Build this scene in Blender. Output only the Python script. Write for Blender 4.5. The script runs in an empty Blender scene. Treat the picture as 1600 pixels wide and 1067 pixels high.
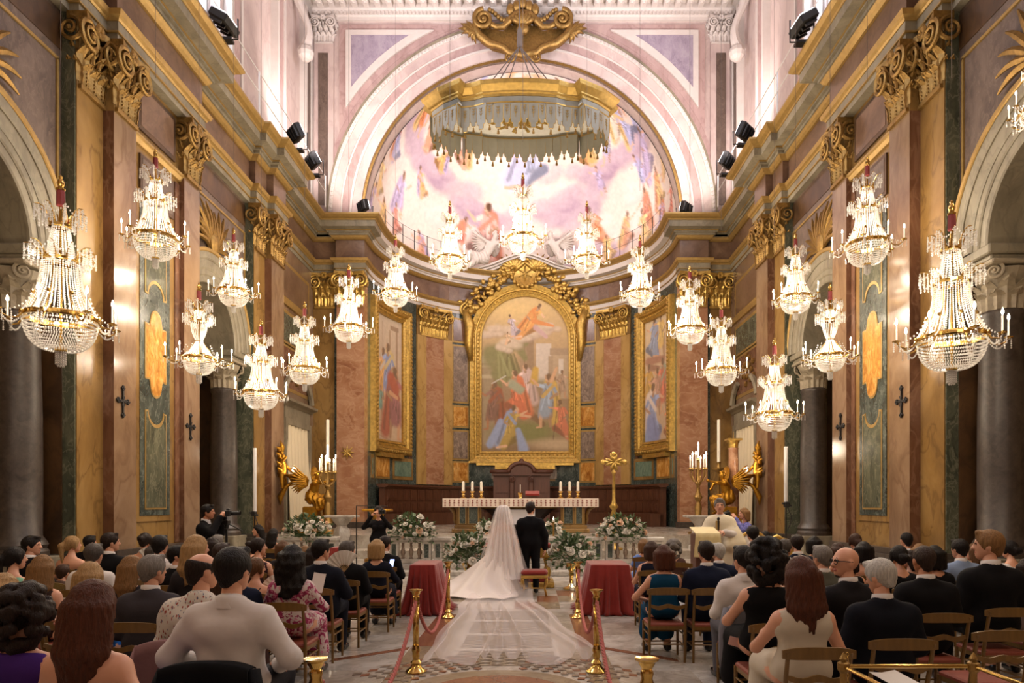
import bpy, math, random
import numpy as np
from mathutils import Vector, Matrix
R = math.radians
PI = math.pi
rnd = random.Random(7)
C = bpy.context.scene.collection
SC = bpy.context.scene

# ---------------------------------------------------------------- camera
F, VX, VY, CX, CH = 1067.0, 832.0, 786.0, 0.38, 1.75      # focal length in px, vanishing point, camera x and height
cam_d = bpy.data.cameras.new('camera')
cam = bpy.data.objects.new('camera', cam_d)
C.objects.link(cam)
cam.location = (CX, 0, CH)
cam.rotation_euler = (R(90), 0, 0)
cam_d.sensor_width = 36.0
cam_d.lens = 36.0 * F / 1600
cam_d.shift_x = -(VX - 800) / 1600
cam_d.shift_y = (VY - 533.5) / 1600
cam_d.clip_start = 0.05
cam_d.clip_end = 300
SC.camera = cam

# ---------------------------------------------------------------- world, exposure
W = bpy.data.worlds.new('dim interior')
SC.world = W
W.use_nodes = True
W.node_tree.nodes['Background'].inputs[0].default_value = (0.9, 0.8, 0.7, 1)
W.node_tree.nodes['Background'].inputs[1].default_value = 0.0
SC.view_settings.view_transform = 'Standard'
SC.view_settings.look = 'None'
SC.view_settings.exposure = 0.6
SC.view_settings.gamma = 1.0
SC.view_settings.use_curve_mapping = False
SC.cycles.max_bounces = 6
SC.cycles.diffuse_bounces = 3
SC.cycles.glossy_bounces = 3
SC.cycles.transmission_bounces = 4
SC.cycles.transparent_max_bounces = 12
SC.cycles.sample_clamp_indirect = 4.0
SC.cycles.caustics_reflective = False
SC.cycles.caustics_refractive = False

POW = 1.0
def light(kind, name, loc, power, col, aim=None, size=0.1, cone=None, blend=0.6):
    d = bpy.data.lights.new(name, kind)
    d.energy = power
    d.color = col
    if kind == 'AREA':
        d.shape = 'RECTANGLE'; d.size = size[0]; d.size_y = size[1]
    else:
        d.shadow_soft_size = size
    if kind == 'SPOT':
        d.spot_size = R(cone); d.spot_blend = blend
    o = bpy.data.objects.new(name, d)
    C.objects.link(o)
    o.location = loc
    if aim is not None:
        o.rotation_euler = (Vector(aim) - Vector(loc)).to_track_quat('-Z', 'Y').to_euler()
    return o

FLOOD = (1.0, 0.86, 0.84)
DAY = (0.80, 0.88, 1.0)
# daylight through the clerestory windows of both nave walls
for s in (-1, 1):
    for y in (8.5, 16.5):
        light('AREA', 'clerestory_daylight', (s * 8.05, y, 16.2), 360, DAY, (0, y, 14.5), (3.0, 4.6))
# floodlights standing on the cornice
for s in (-1, 1):
    light('SPOT', 'floodlight_beam', (s * 5.3, 24.55, 12.75), 380, FLOOD, (-s * 1.5, 31.0, 14.6), 0.15, 110)
    light('SPOT', 'floodlight_beam', (s * 6.3, 20.4, 12.8), 520, FLOOD, (s * 0.5, 27.0, 17.6), 0.15, 85)
    light('SPOT', 'floodlight_beam', (s * 6.3, 20.6, 12.8), 850, FLOOD, (s * 6.3, 25.5, 17.5), 0.15, 115)
    light('SPOT', 'floodlight_beam', (s * 6.3, 14.0, 12.7), 1500, FLOOD, (s * 2.0, 15.5, 24.0), 0.15, 130)
    light('SPOT', 'floodlight_beam', (s * 6.3, 7.0, 12.7), 1200, FLOOD, (s * 2.0, 8.0, 24.0), 0.15, 130)
# lights without fittings, added out of view to brighten the foreground
for s in (-1, 1):
    for y in (4.6, 0.4):
        light('POINT', 'chandelier_and_fill_light', (s * 4.6, y, 5.6), 92, (1.0, 0.84, 0.64), size=0.3)
CHANDELIER_POWER = 120.0
CANDLE_COL = (1.0, 0.84, 0.64)

# pixel -> world at depth Y
def PX(x, Y): return CX + (x - VX) * Y / F
def PZ(y, Y): return CH - (y - VY) * Y / F

# ---------------------------------------------------------------- materials
MATS = {}
def lin(c):
    return tuple(((v / 255) / 12.92 if v / 255 <= 0.04045 else ((v / 255 + 0.055) / 1.055) ** 2.4) for v in c)
def rgba(c): return (c[0], c[1], c[2], 1)

def newmat(name):
    m = bpy.data.materials.new(name); m.use_nodes = True
    nt = m.node_tree
    return m, nt, nt.nodes['Principled BSDF']

def plain(name, col, rough=0.6, metal=0.0, var=0.12, vscale=8.0, bump=0.0, bscale=60.0, spec=0.5, stretch=None, sheen=0.0, coat=0.0):
    if name in MATS: return MATS[name]
    m, nt, b = newmat(name)
    c = lin(col)
    N = nt.nodes; L = nt.links
    tc = N.new('ShaderNodeTexCoord')
    vec = tc.outputs['Object']
    if stretch:
        mp = N.new('ShaderNodeMapping'); mp.inputs['Scale'].default_value = stretch
        L.new(vec, mp.inputs['Vector']); vec = mp.outputs['Vector']
    no = N.new('ShaderNodeTexNoise'); no.inputs['Scale'].default_value = vscale; no.inputs['Detail'].default_value = 4
    L.new(vec, no.inputs['Vector'])
    mx = N.new('ShaderNodeMix'); mx.data_type = 'RGBA'
    mx.inputs['A'].default_value = rgba([v * (1 - var * 1.6) for v in c])
    mx.inputs['B'].default_value = rgba([min(1, v * (1 + var * 1.6)) for v in c])
    L.new(no.outputs['Fac'], mx.inputs['Factor'])
    L.new(mx.outputs['Result'], b.inputs['Base Color'])
    b.inputs['Roughness'].default_value = rough
    b.inputs['Metallic'].default_value = metal
    b.inputs['Specular IOR Level'].default_value = spec
    if sheen: b.inputs['Sheen Weight'].default_value = sheen
    if coat:
        b.inputs['Coat Weight'].default_value = coat; b.inputs['Coat Roughness'].default_value = 0.1
    if bump:
        n2 = N.new('ShaderNodeTexNoise'); n2.inputs['Scale'].default_value = bscale; n2.inputs['Detail'].default_value = 3
        L.new(vec, n2.inputs['Vector'])
        bp = N.new('ShaderNodeBump'); bp.inputs['Strength'].default_value = bump; bp.inputs['Distance'].default_value = 0.02
        L.new(n2.outputs['Fac'], bp.inputs['Height']); L.new(bp.outputs['Normal'], b.inputs['Normal'])
    MATS[name] = m
    return m

def marble(name, cols, vein, scale=1.2, warp=1.6, veinw=0.06, rough=0.22, stretch=(1, 1, 0.55), veinscale=1.7, spec=0.5, vk=0.4):
    """polished stone: ramp of colours on warped noise plus thin veins"""
    if name in MATS: return MATS[name]
    m, nt, b = newmat(name)
    N = nt.nodes; L = nt.links
    tc = N.new('ShaderNodeTexCoord')
    mp = N.new('ShaderNodeMapping'); mp.inputs['Scale'].default_value = stretch
    L.new(tc.outputs['Object'], mp.inputs['Vector'])
    w = N.new('ShaderNodeTexNoise'); w.inputs['Scale'].default_value = scale * 0.8; w.inputs['Detail'].default_value = 3
    L.new(mp.outputs['Vector'], w.inputs['Vector'])
    sc = N.new('ShaderNodeVectorMath'); sc.operation = 'SCALE'; sc.inputs['Scale'].default_value = warp
    L.new(w.outputs['Color'], sc.inputs[0])
    ad = N.new('ShaderNodeVectorMath'); ad.operation = 'ADD'
    L.new(mp.outputs['Vector'], ad.inputs[0]); L.new(sc.outputs['Vector'], ad.inputs[1])
    n1 = N.new('ShaderNodeTexNoise'); n1.inputs['Scale'].default_value = scale; n1.inputs['Detail'].default_value = 7; n1.inputs['Roughness'].default_value = 0.62
    L.new(ad.outputs['Vector'], n1.inputs['Vector'])
    rp = N.new('ShaderNodeValToRGB')
    el = rp.color_ramp.elements
    k = len(cols)
    el[0].position = 0.32; el[0].color = rgba(lin(cols[0]))
    el[1].position = 0.68; el[1].color = rgba(lin(cols[-1]))
    for i in range(1, k - 1):
        e = el.new(0.32 + 0.36 * i / (k - 1)); e.color = rgba(lin(cols[i]))
    L.new(n1.outputs['Fac'], rp.inputs['Fac'])
    n2 = N.new('ShaderNodeTexNoise'); n2.inputs['Scale'].default_value = scale * veinscale; n2.inputs['Detail'].default_value = 5
    L.new(ad.outputs['Vector'], n2.inputs['Vector'])
    r2 = N.new('ShaderNodeValToRGB')
    e2 = r2.color_ramp.elements
    e2[0].position = 0.5 - veinw; e2[0].color = (0, 0, 0, 1)
    e2[1].position = 0.5 + veinw; e2[1].color = (0, 0, 0, 1)
    mid = e2.new(0.5); mid.color = (vk, vk, vk, 1)
    L.new(n2.outputs['Fac'], r2.inputs['Fac'])
    mx = N.new('ShaderNodeMix'); mx.data_type = 'RGBA'
    L.new(r2.outputs['Color'], mx.inputs['Factor'])
    L.new(rp.outputs['Color'], mx.inputs['A'])
    mx.inputs['B'].default_value = rgba(lin(vein))
    L.new(mx.outputs['Result'], b.inputs['Base Color'])
    b.inputs['Roughness'].default_value = rough
    b.inputs['Specular IOR Level'].default_value = spec
    MATS[name] = m
    return m

def emit(name, col, strength):
    if name in MATS: return MATS[name]
    m, nt, b = newmat(name)
    b.inputs['Base Color'].default_value = rgba(lin(col))
    b.inputs['Emission Color'].default_value = rgba(lin(col))
    b.inputs['Emission Strength'].default_value = strength
    m.cycles.emission_sampling = 'NONE'
    MATS[name] = m
    return m

def painted(name, rough=0.75):
    """fresco or canvas whose picture is stored on the mesh as vertex paint, broken up by brush grain"""
    if name in MATS: return MATS[name]
    m, nt, b = newmat(name)
    N = nt.nodes; L = nt.links
    at = N.new('ShaderNodeVertexColor'); at.layer_name = 'Col'
    tc = N.new('ShaderNodeTexCoord')
    no = N.new('ShaderNodeTexNoise'); no.inputs['Scale'].default_value = 6; no.inputs['Detail'].default_value = 8
    L.new(tc.outputs['Object'], no.inputs['Vector'])
    mr = N.new('ShaderNodeMapRange'); mr.inputs['To Min'].default_value = 0.82; mr.inputs['To Max'].default_value = 1.16
    L.new(no.outputs['Fac'], mr.inputs['Value'])
    mx = N.new('ShaderNodeVectorMath'); mx.operation = 'SCALE'
    L.new(at.outputs['Color'], mx.inputs[0]); L.new(mr.outputs['Result'], mx.inputs['Scale'])
    L.new(mx.outputs['Vector'], b.inputs['Base Color'])
    b.inputs['Roughness'].default_value = rough
    b.inputs['Specular IOR Level'].default_value = 0.2
    MATS[name] = m
    return m

M_SIENA = marble('yellow siena marble', [(98, 72, 40), (132, 100, 54), (150, 118, 70)], (70, 46, 28), 0.8, 1.5, 0.025, 0.22)
M_SIENAP = marble('apse brightened siena marble', [(146, 112, 62), (178, 142, 84), (192, 158, 102)], (120, 84, 50), 0.8, 1.5, 0.025, 0.22)  # siena copy for the apse, its brighter look put into the colour
M_RED = marble('red brown veined marble', [(78, 50, 36), (106, 72, 52), (122, 86, 64)], (144, 112, 88), 1.2, 2.0, 0.04, 0.25)
M_MAUVE = marble('pink mauve marble', [(104, 80, 60), (128, 102, 78), (146, 120, 95)], (94, 66, 48), .8, 1.6, 0.05, 0.16)
M_GREEN = marble('grey green marble', [(56, 60, 48), (78, 80, 64), (98, 98, 78)], (140, 136, 112), 2.4, 1.4, 0.04, 0.2)
M_DKGREEN = marble('dark green serpentine', [(38, 46, 42), (58, 66, 60), (86, 92, 84)], (140, 142, 132), 3.0, 1.2, 0.03, 0.25)
M_DKBROWN = marble('dark brown stone', [(52, 36, 22), (78, 54, 32), (96, 68, 40)], (44, 28, 18), 1.4, 1.4, 0.05, 0.35)
M_ALAB = marble('golden alabaster', [(150, 92, 32), (196, 138, 62), (222, 176, 104)], (128, 66, 24), 2.4, 2.0, 0.06, 0.22)
M_JASPER = marble('red flame jasper', [(134, 88, 62), (160, 114, 84), (176, 134, 104)], (196, 158, 126), .9, 2.4, 0.05, 0.25, (1, 1, 1.6))
M_BRECCIA = marble('grey veined breccia', [(96, 80, 70), (138, 118, 102), (168, 148, 130)], (84, 70, 62), 3.0, 2.4, 0.06, 0.3)
M_PURPLE = marble('purple porphyry', [(76, 62, 54), (98, 82, 72), (114, 97, 86)], (132, 114, 100), 3.0, 1.0, 0.03, 0.4)
M_STONE = marble('pale moulded stone', [(112, 103, 85), (134, 124, 103), (148, 138, 116)], (98, 88, 72), 1.6, 1.2, 0.04, 0.5)
M_GREY = marble('grey granite', [(50, 42, 37), (68, 58, 51), (80, 70, 61)], (56, 48, 42), 5.0, 0.8, 0.04, 0.4, (1, 1, 0.8))
M_WHITE = marble('white grey marble', [(150, 142, 132), (182, 174, 164), (200, 194, 184)], (120, 112, 104), 1.4, 1.8, 0.03, 0.25, (1, 1, 1))
M_UPPER = marble('painted pink upper wall', [(176, 156, 150), (198, 178, 170), (206, 190, 182)], (170, 146, 142), 0.8, 1.6, 0.05, 0.6)
M_PINKBAND = marble('dusty pink band', [(164, 136, 130), (178, 150, 144), (188, 162, 154)], (140, 108, 104), 1.2, 1.4, 0.05, 0.6)
M_GOLD = plain('gilded stucco', (192, 158, 84), 0.36, 0.8, 0.45, 10, 0.35, 40)
M_GOLDP = plain('polished brass', (208, 172, 98), 0.16, 1.0, 0.1, 6)
M_GOLDD = plain('antique dull gilding', (150, 118, 64), 0.42, 0.75, 0.4, 12, 0.4, 40)
M_GILT = plain('ochre gilt line', (166, 134, 76), 0.42, 0.45, 0.2, 10)
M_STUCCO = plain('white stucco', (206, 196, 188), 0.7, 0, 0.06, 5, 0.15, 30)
M_WOOD = plain('dark walnut', (84, 50, 32), 0.4, 0, 0.3, 3, 0.1, 20, stretch=(6, 6, 0.7))
M_WOODL = plain('carved brown wood', (92, 56, 42), 0.45, 0, 0.25, 3, 0.15, 24, stretch=(6, 6, 0.8))
M_CHAIR = plain('olive brown chair wood', (112, 82, 36), 0.35, 0, 0.25, 5, 0.1, 30, stretch=(5, 5, 1))
M_REDV = plain('red velvet', (134, 40, 32), 0.85, 0, 0.15, 6, 0.25, 14, 0.2, sheen=0.4)
M_ROPE = plain('dusty red rope', (170, 92, 84), 0.85, 0, 0.1, 30)
M_TASSEL = plain('red tassel silk', (118, 40, 40), 0.7, 0, 0.15, 30)
M_BLACK = plain('black plastic', (16, 15, 15), 0.45, 0, 0.05)
M_BLKMET = plain('dark iron', (34, 30, 28), 0.5, 0.5, 0.1)
M_CORD = plain('thin grey cord', (104, 92, 84), 0.8, 0, 0.05)
M_WAX = plain('ivory wax', (236, 226, 208), 0.5, 0, 0.03)
M_FLAME = emit('candle bulb glow', (255, 232, 196), 40.0)
M_WHITEM = plain('white painted metal', (214, 210, 206), 0.4, 0, 0.03)

def crystal():
    m, nt, b = newmat('cut crystal')
    N = nt.nodes; L = nt.links
    out = N['Material Output']
    gl = N.new('ShaderNodeBsdfGlossy'); gl.inputs['Roughness'].default_value = 0.06
    tl = N.new('ShaderNodeBsdfTranslucent'); tl.inputs['Color'].default_value = (1, 0.96, 0.9, 1)
    df = N.new('ShaderNodeBsdfDiffuse'); df.inputs['Color'].default_value = (0.95, 0.93, 0.9, 1)
    tr = N.new('ShaderNodeBsdfTransparent'); tr.inputs['Color'].default_value = (0.97, 0.96, 0.94, 1)
    a = N.new('ShaderNodeMixShader'); a.inputs[0].default_value = 0.5
    L.new(tl.outputs[0], a.inputs[1]); L.new(df.outputs[0], a.inputs[2])
    b2 = N.new('ShaderNodeMixShader'); b2.inputs[0].default_value = 0.3
    L.new(a.outputs[0], b2.inputs[1]); L.new(gl.outputs[0], b2.inputs[2])
    c = N.new('ShaderNodeMixShader'); c.inputs[0].default_value = 0.3
    L.new(b2.outputs[0], c.inputs[1]); L.new(tr.outputs[0], c.inputs[2])
    L.new(c.outputs[0], out.inputs['Surface'])
    return m
M_CRYSTAL = crystal()

def sheer(name, col, alpha, rough=0.8):
    m, nt, b = newmat(name)
    N = nt.nodes; L = nt.links
    out = N['Material Output']
    df = N.new('ShaderNodeBsdfDiffuse'); df.inputs['Color'].default_value = rgba(lin(col))
    tl = N.new('ShaderNodeBsdfTranslucent'); tl.inputs['Color'].default_value = rgba(lin(col))
    tr = N.new('ShaderNodeBsdfTransparent')
    a = N.new('ShaderNodeMixShader'); a.inputs[0].default_value = 0.35
    L.new(df.outputs[0], a.inputs[1]); L.new(tl.outputs[0], a.inputs[2])
    lw = N.new('ShaderNodeLayerWeight'); lw.inputs['Blend'].default_value = 0.35
    mr = N.new('ShaderNodeMapRange'); mr.inputs['To Min'].default_value = alpha; mr.inputs['To Max'].default_value = min(1, alpha + 0.12)
    L.new(lw.outputs['Facing'], mr.inputs['Value'])
    c = N.new('ShaderNodeMixShader')
    L.new(mr.outputs['Result'], c.inputs[0])
    L.new(tr.outputs[0], c.inputs[1]); L.new(a.outputs[0], c.inputs[2])
    L.new(c.outputs[0], out.inputs['Surface'])
    return m

# ---------------------------------------------------------------- mesh builder
class MB:
    def __init__(s, sx=1):
        s.V = []; s.Fc = []; s.n = 0; s.sx = sx; s.mi = []; s.T = None; s.cur = 0
    def add(s, v, f):
        v = np.asarray(v, float).reshape(-1, 3)
        if s.T is not None:
            A = np.array(s.T); v = v @ A[:3, :3].T + A[:3, 3]
        n = s.n
        s.V.append(v)
        s.Fc.extend([tuple(i + n for i in q) for q in f])
        s.mi.extend([s.cur] * len(f))
        s.n += len(v)
        return s
    def box(s, x0, x1, y0, y1, z0, z1):
        v = [(x, y, z) for z in (z0, z1) for y in (y0, y1) for x in (x0, x1)]
        return s.add(v, [(0, 2, 3, 1), (4, 5, 7, 6), (0, 1, 5, 4), (2, 6, 7, 3), (0, 4, 6, 2), (1, 3, 7, 5)])
    def bbox(s, c, h, bev=0.0, rz=0.0):
        """box with chamfered vertical and horizontal edges: c centre, h half sizes"""
        if bev <= 0:
            return s.box(c[0] - h[0], c[0] + h[0], c[1] - h[1], c[1] + h[1], c[2] - h[2], c[2] + h[2])
        b = bev
        def ring(ex, z):
            x, y = h[0] - ex, h[1] - ex
            return [(x - b, -y, z), (x, -y + b, z), (x, y - b, z), (x - b, y, z), (-x + b, y, z), (-x, y - b, z), (-x, -y + b, z), (-x + b, -y, z)]
        rings = ring(b, -h[2]) + ring(0, -h[2] + b) + ring(0, h[2] - b) + ring(b, h[2])
        f = []
        for k in range(3):
            for i in range(8):
                j = (i + 1) % 8
                f.append((k * 8 + i, k * 8 + j, k * 8 + 8 + j, k * 8 + 8 + i))
        f.append(tuple(range(7, -1, -1))); f.append(tuple(range(24, 32)))
        v = np.array(rings)
        if rz:
            c_, s_ = math.cos(rz), math.sin(rz)
            v = np.stack([v[:, 0] * c_ - v[:, 1] * s_, v[:, 0] * s_ + v[:, 1] * c_, v[:, 2]], 1)
        return s.add(v + np.array(c), f)
    def lathe(s, prof, c=(0, 0, 0), n=16, a0=0.0, a1=2 * PI, lobes=0, lobe=0.0, cap=True):
        full = abs(a1 - a0 - 2 * PI) < 1e-6
        m = n if full else n + 1
        a = a0 + (a1 - a0) * np.arange(m) / n
        v = []
        for r, z in prof:
            rr = r * (1 + lobe * np.cos(lobes * a)) if lobes else r
            v.append(np.stack([c[0] + rr * np.cos(a), c[1] + rr * np.sin(a), np.full(m, c[2] + z)], 1))
        f = []
        for k in range(len(prof) - 1):
            for i in range(n):
                j = (i + 1) % m
                f.append((k * m + i, k * m + j, (k + 1) * m + j, (k + 1) * m + i))
        if full and cap:
            if prof[0][0] > 1e-4: f.append(tuple(range(m - 1, -1, -1)))
            if prof[-1][0] > 1e-4: f.append(tuple((len(prof) - 1) * m + i for i in range(m)))
        return s.add(np.concatenate(v), f)
    def tube(s, pts, r, n=8, cap=True, closed=False, flat=1.0):
        P = np.asarray(pts, float); k = len(P)
        rr = np.full(k, r) if np.isscalar(r) else np.asarray(r, float)
        if closed:
            T = np.roll(P, -1, 0) - np.roll(P, 1, 0)
        else:
            T = np.gradient(P, axis=0)
        T /= np.maximum(np.linalg.norm(T, axis=1, keepdims=True), 1e-9)
        up = np.array([0, 0, 1.0]) if abs(T[0][2]) < 0.9 else np.array([0, 1.0, 0])
        N0 = np.cross(T[0], up); N0 /= np.linalg.norm(N0)
        a = 2 * PI * np.arange(n) / n
        v = []
        for i in range(k):
            N0 = N0 - T[i] * np.dot(N0, T[i]); N0 /= max(np.linalg.norm(N0), 1e-9)
            B = np.cross(T[i], N0)
            v.append(P[i] + rr[i] * (np.outer(np.cos(a), N0) + flat * np.outer(np.sin(a), B)))
        f = []
        kk = k if closed else k - 1
        for i in range(kk):
            i2 = (i + 1) % k
            for j in range(n):
                j2 = (j + 1) % n
                f.append((i * n + j, i * n + j2, i2 * n + j2, i2 * n + j))
        if cap and not closed:
            f.append(tuple(range(n - 1, -1, -1))); f.append(tuple((k - 1) * n + j for j in range(n)))
        return s.add(np.concatenate(v), f)
    def grid(s, P):
        """P: array (a, b, 3) of points -> quad sheet"""
        P = np.asarray(P, float); a, b = P.shape[:2]
        i = np.arange(a - 1)[:, None] * b + np.arange(b - 1)[None, :]
        f = np.stack([i, i + 1, i + b + 1, i + b], -1).reshape(-1, 4)
        return s.add(P.reshape(-1, 3), [tuple(q) for q in f.tolist()])
    def slab(s, P, th, nrm=None):
        """closed sheet of thickness th along a fixed direction"""
        P = np.asarray(P, float); a, b = P.shape[:2]
        nrm = np.array(nrm if nrm is not None else (0, 0, 1.0))
        s.grid(P); s.grid((P + nrm * th)[:, ::-1])
        Q = P + nrm * th
        for e in ((P[0], Q[0]), (Q[-1], P[-1]), (Q[:, 0], P[:, 0]), (P[:, -1], Q[:, -1])):
            s.grid(np.stack(e))
        return s
    def prism(s, poly, org, u, v, th):
        """extrude a 2D polygon (list of (a,b)) living on org + a*u + b*v by th along u x v"""
        u = np.array(u, float); v = np.array(v, float); w = np.cross(u, v)
        w /= np.linalg.norm(w)
        p = np.array([np.array(org) + a * u + b * v for a, b in poly])
        k = len(p)
        f = [tuple(range(k - 1, -1, -1)), tuple(range(k, 2 * k))]
        f += [(i, (i + 1) % k, k + (i + 1) % k, k + i) for i in range(k)]
        return s.add(np.concatenate([p, p + w * th]), f)
    def octa(s, P, r, stretch=1.0):
        """crystal beads: one octahedron per point"""
        P = np.asarray(P, float).reshape(-1, 3); m = len(P)
        rr = np.full(m, r) if np.isscalar(r) else np.asarray(r)
        o = np.array([(1, 0, 0), (0, 1, 0), (-1, 0, 0), (0, -1, 0), (0, 0, stretch), (0, 0, -stretch)], float)
        v = (P[:, None, :] + rr[:, None, None] * o[None]).reshape(-1, 3)
        q = np.array([(0, 1, 4), (1, 2, 4), (2, 3, 4), (3, 0, 4), (1, 0, 5), (2, 1, 5), (3, 2, 5), (0, 3, 5)])
        f = (q[None] + 6 * np.arange(m)[:, None, None]).reshape(-1, 3)
        return s.add(v, [tuple(x) for x in f.tolist()])
    def ball(s, c, r, n=10, k=6):
        r = (r, r, r) if np.isscalar(r) else r
        th = np.linspace(0, PI, k + 1)[1:-1]
        a = 2 * PI * np.arange(n) / n
        v = [(0, 0, 1)]
        for t in th:
            v += [(math.sin(t) * math.cos(x), math.sin(t) * math.sin(x), math.cos(t)) for x in a]
        v.append((0, 0, -1))
        f = [(0, 1 + i, 1 + (i + 1) % n) for i in range(n)]
        for q in range(k - 2):
            for i in range(n):
                j = (i + 1) % n
                f.append((1 + q * n + i, 1 + (q + 1) * n + i, 1 + (q + 1) * n + j, 1 + q * n + j))
        e = len(v) - 1
        f += [(e, 1 + (k - 2) * n + (i + 1) % n, 1 + (k - 2) * n + i) for i in range(n)]
        return s.add(np.array(v) * np.array(r) + np.array(c), f)
    def sweep(s, path, prof, i0=0, i1=None, cap=True):
        """mouldings: plan path [(x,y)], profile [(outward, z)]; outward = to the right of travel. mitred"""
        P = np.asarray(path, float); k = len(P)
        i1 = k - 1 if i1 is None else i1
        d = P[1:] - P[:-1]; d /= np.linalg.norm(d, axis=1, keepdims=True)
        nr = np.stack([d[:, 1], -d[:, 0]], 1)
        off = np.zeros((k, 2))
        for i in range(k):
            a = nr[max(i - 1, 0)]; b = nr[min(i, k - 2)]
            m = a + b; l = np.dot(m, m)
            off[i] = nr[min(i, k - 2)] if l < 1e-6 else 2 * m / l
        pr = np.asarray(prof, float); q = len(pr)
        v = []
        for i in range(i0, i1 + 1):
            v.append(np.concatenate([P[i] + pr[:, :1] * off[i], pr[:, 1:]], 1))
        f = []
        for i in range(i1 - i0):
            for j in range(q - 1):
                f.append((i * q + j, (i + 1) * q + j, (i + 1) * q + j + 1, i * q + j + 1))
        if cap:
            f.append(tuple(range(q))); f.append(tuple((i1 - i0) * q + j for j in range(q - 1, -1, -1)))
        return s.add(np.concatenate(v), f)
    def mesh(s, name, mats, smooth=False):
        v = np.concatenate(s.V) if s.V else np.zeros((0, 3))
        if s.sx == -1:
            v = v * np.array([-1, 1, 1]); fs = [q[::-1] for q in s.Fc]
        else:
            fs = s.Fc
        me = bpy.data.meshes.new(name)
        me.from_pydata(v.tolist(), [], fs)
        mats = mats if isinstance(mats, (list, tuple)) else [mats]
        for m in mats: me.materials.append(m)
        if len(mats) > 1: me.polygons.foreach_set('material_index', s.mi)
        if smooth: me.polygons.foreach_set('use_smooth', [True] * len(fs))
        me.update()
        return me
    def build(s, name, mats, parent=None, smooth=False, loc=None):
        o = bpy.data.objects.new(name, s.mesh(name, mats, smooth))
        C.objects.link(o)
        if parent is not None: o.parent = parent
        if loc is not None: o.location = loc
        return o

def autosmooth(o, ang=40):
    o.data.set_sharp_from_angle(angle=R(ang))
    return o

def empty(name, loc=(0, 0, 0), rz=0.0, parent=None):
    o = bpy.data.objects.new(name, None); C.objects.link(o)
    o.location = loc; o.rotation_euler = (0, 0, rz)
    o.empty_display_size = 0.1
    if parent is not None: o.parent = parent
    return o
def thing(name, label, cat, loc=(0, 0, 0), rz=0.0, group=None):
    o = empty(name, loc, rz)
    return tag(o, label, cat, group)
def tag(o, label, cat, group=None):
    o['label'] = label; o['category'] = cat
    if group: o['group'] = group
    return o
def struct(o, label=None, cat=None):
    o['kind'] = 'structure'
    if label: o['label'] = label
    o['category'] = cat or o.name.split('.')[0].split('_')[0]
    return o
KIDS = {}
def kids(o):
    return list(o.children)
def dup(o, loc=None, rz=None, scale=None, label=None, group=None, parent=None):
    c = o.copy(); C.objects.link(c)
    if parent is not None:
        c.parent = parent
    if loc is not None: c.location = loc
    if rz is not None: c.rotation_euler = (0, 0, rz)
    if scale is not None: c.scale = (scale, scale, scale)
    if label: c['label'] = label
    if group: c['group'] = group
    for ch in kids(o): dup(ch, parent=c)
    return c
def inst(me, name, parent=None, loc=None, rot=None, scale=None):
    o = bpy.data.objects.new(name, me); C.objects.link(o)
    if parent is not None: o.parent = parent
    if loc is not None: o.location = loc
    if rot is not None: o.rotation_euler = rot
    if scale is not None: o.scale = scale if not np.isscalar(scale) else (scale,) * 3
    return o

# ---------------------------------------------------------------- smooth solids (blended round limbs meshed on a grid)
def qd(p, pr):
    kind = pr[0]
    if kind == 'c':                                    # round cone  a, b, ra, rb, flat (depth squash)
        a, b, ra, rb, fl = pr[1], pr[2], pr[3], pr[4], pr[5]
        sc = np.array([1, 1 / fl, 1])
        ps = p * sc; a_ = a * sc; ba = (b - a) * sc
        pa = ps - a_
        t = np.clip((pa @ ba) / max(ba @ ba, 1e-9), 0, 1)
        d = np.linalg.norm(pa - t[..., None] * ba, axis=-1) - (ra + t * (rb - ra))
        return d * min(1.0, fl)
    c, r, rot = pr[1], pr[2], pr[3]
    q = p - c
    if rot is not None: q = q @ rot
    k0 = np.linalg.norm(q / r, axis=-1); k1 = np.linalg.norm(q / (r * r), axis=-1)
    return k0 * (k0 - 1) / np.maximum(k1, 1e-6)

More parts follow.
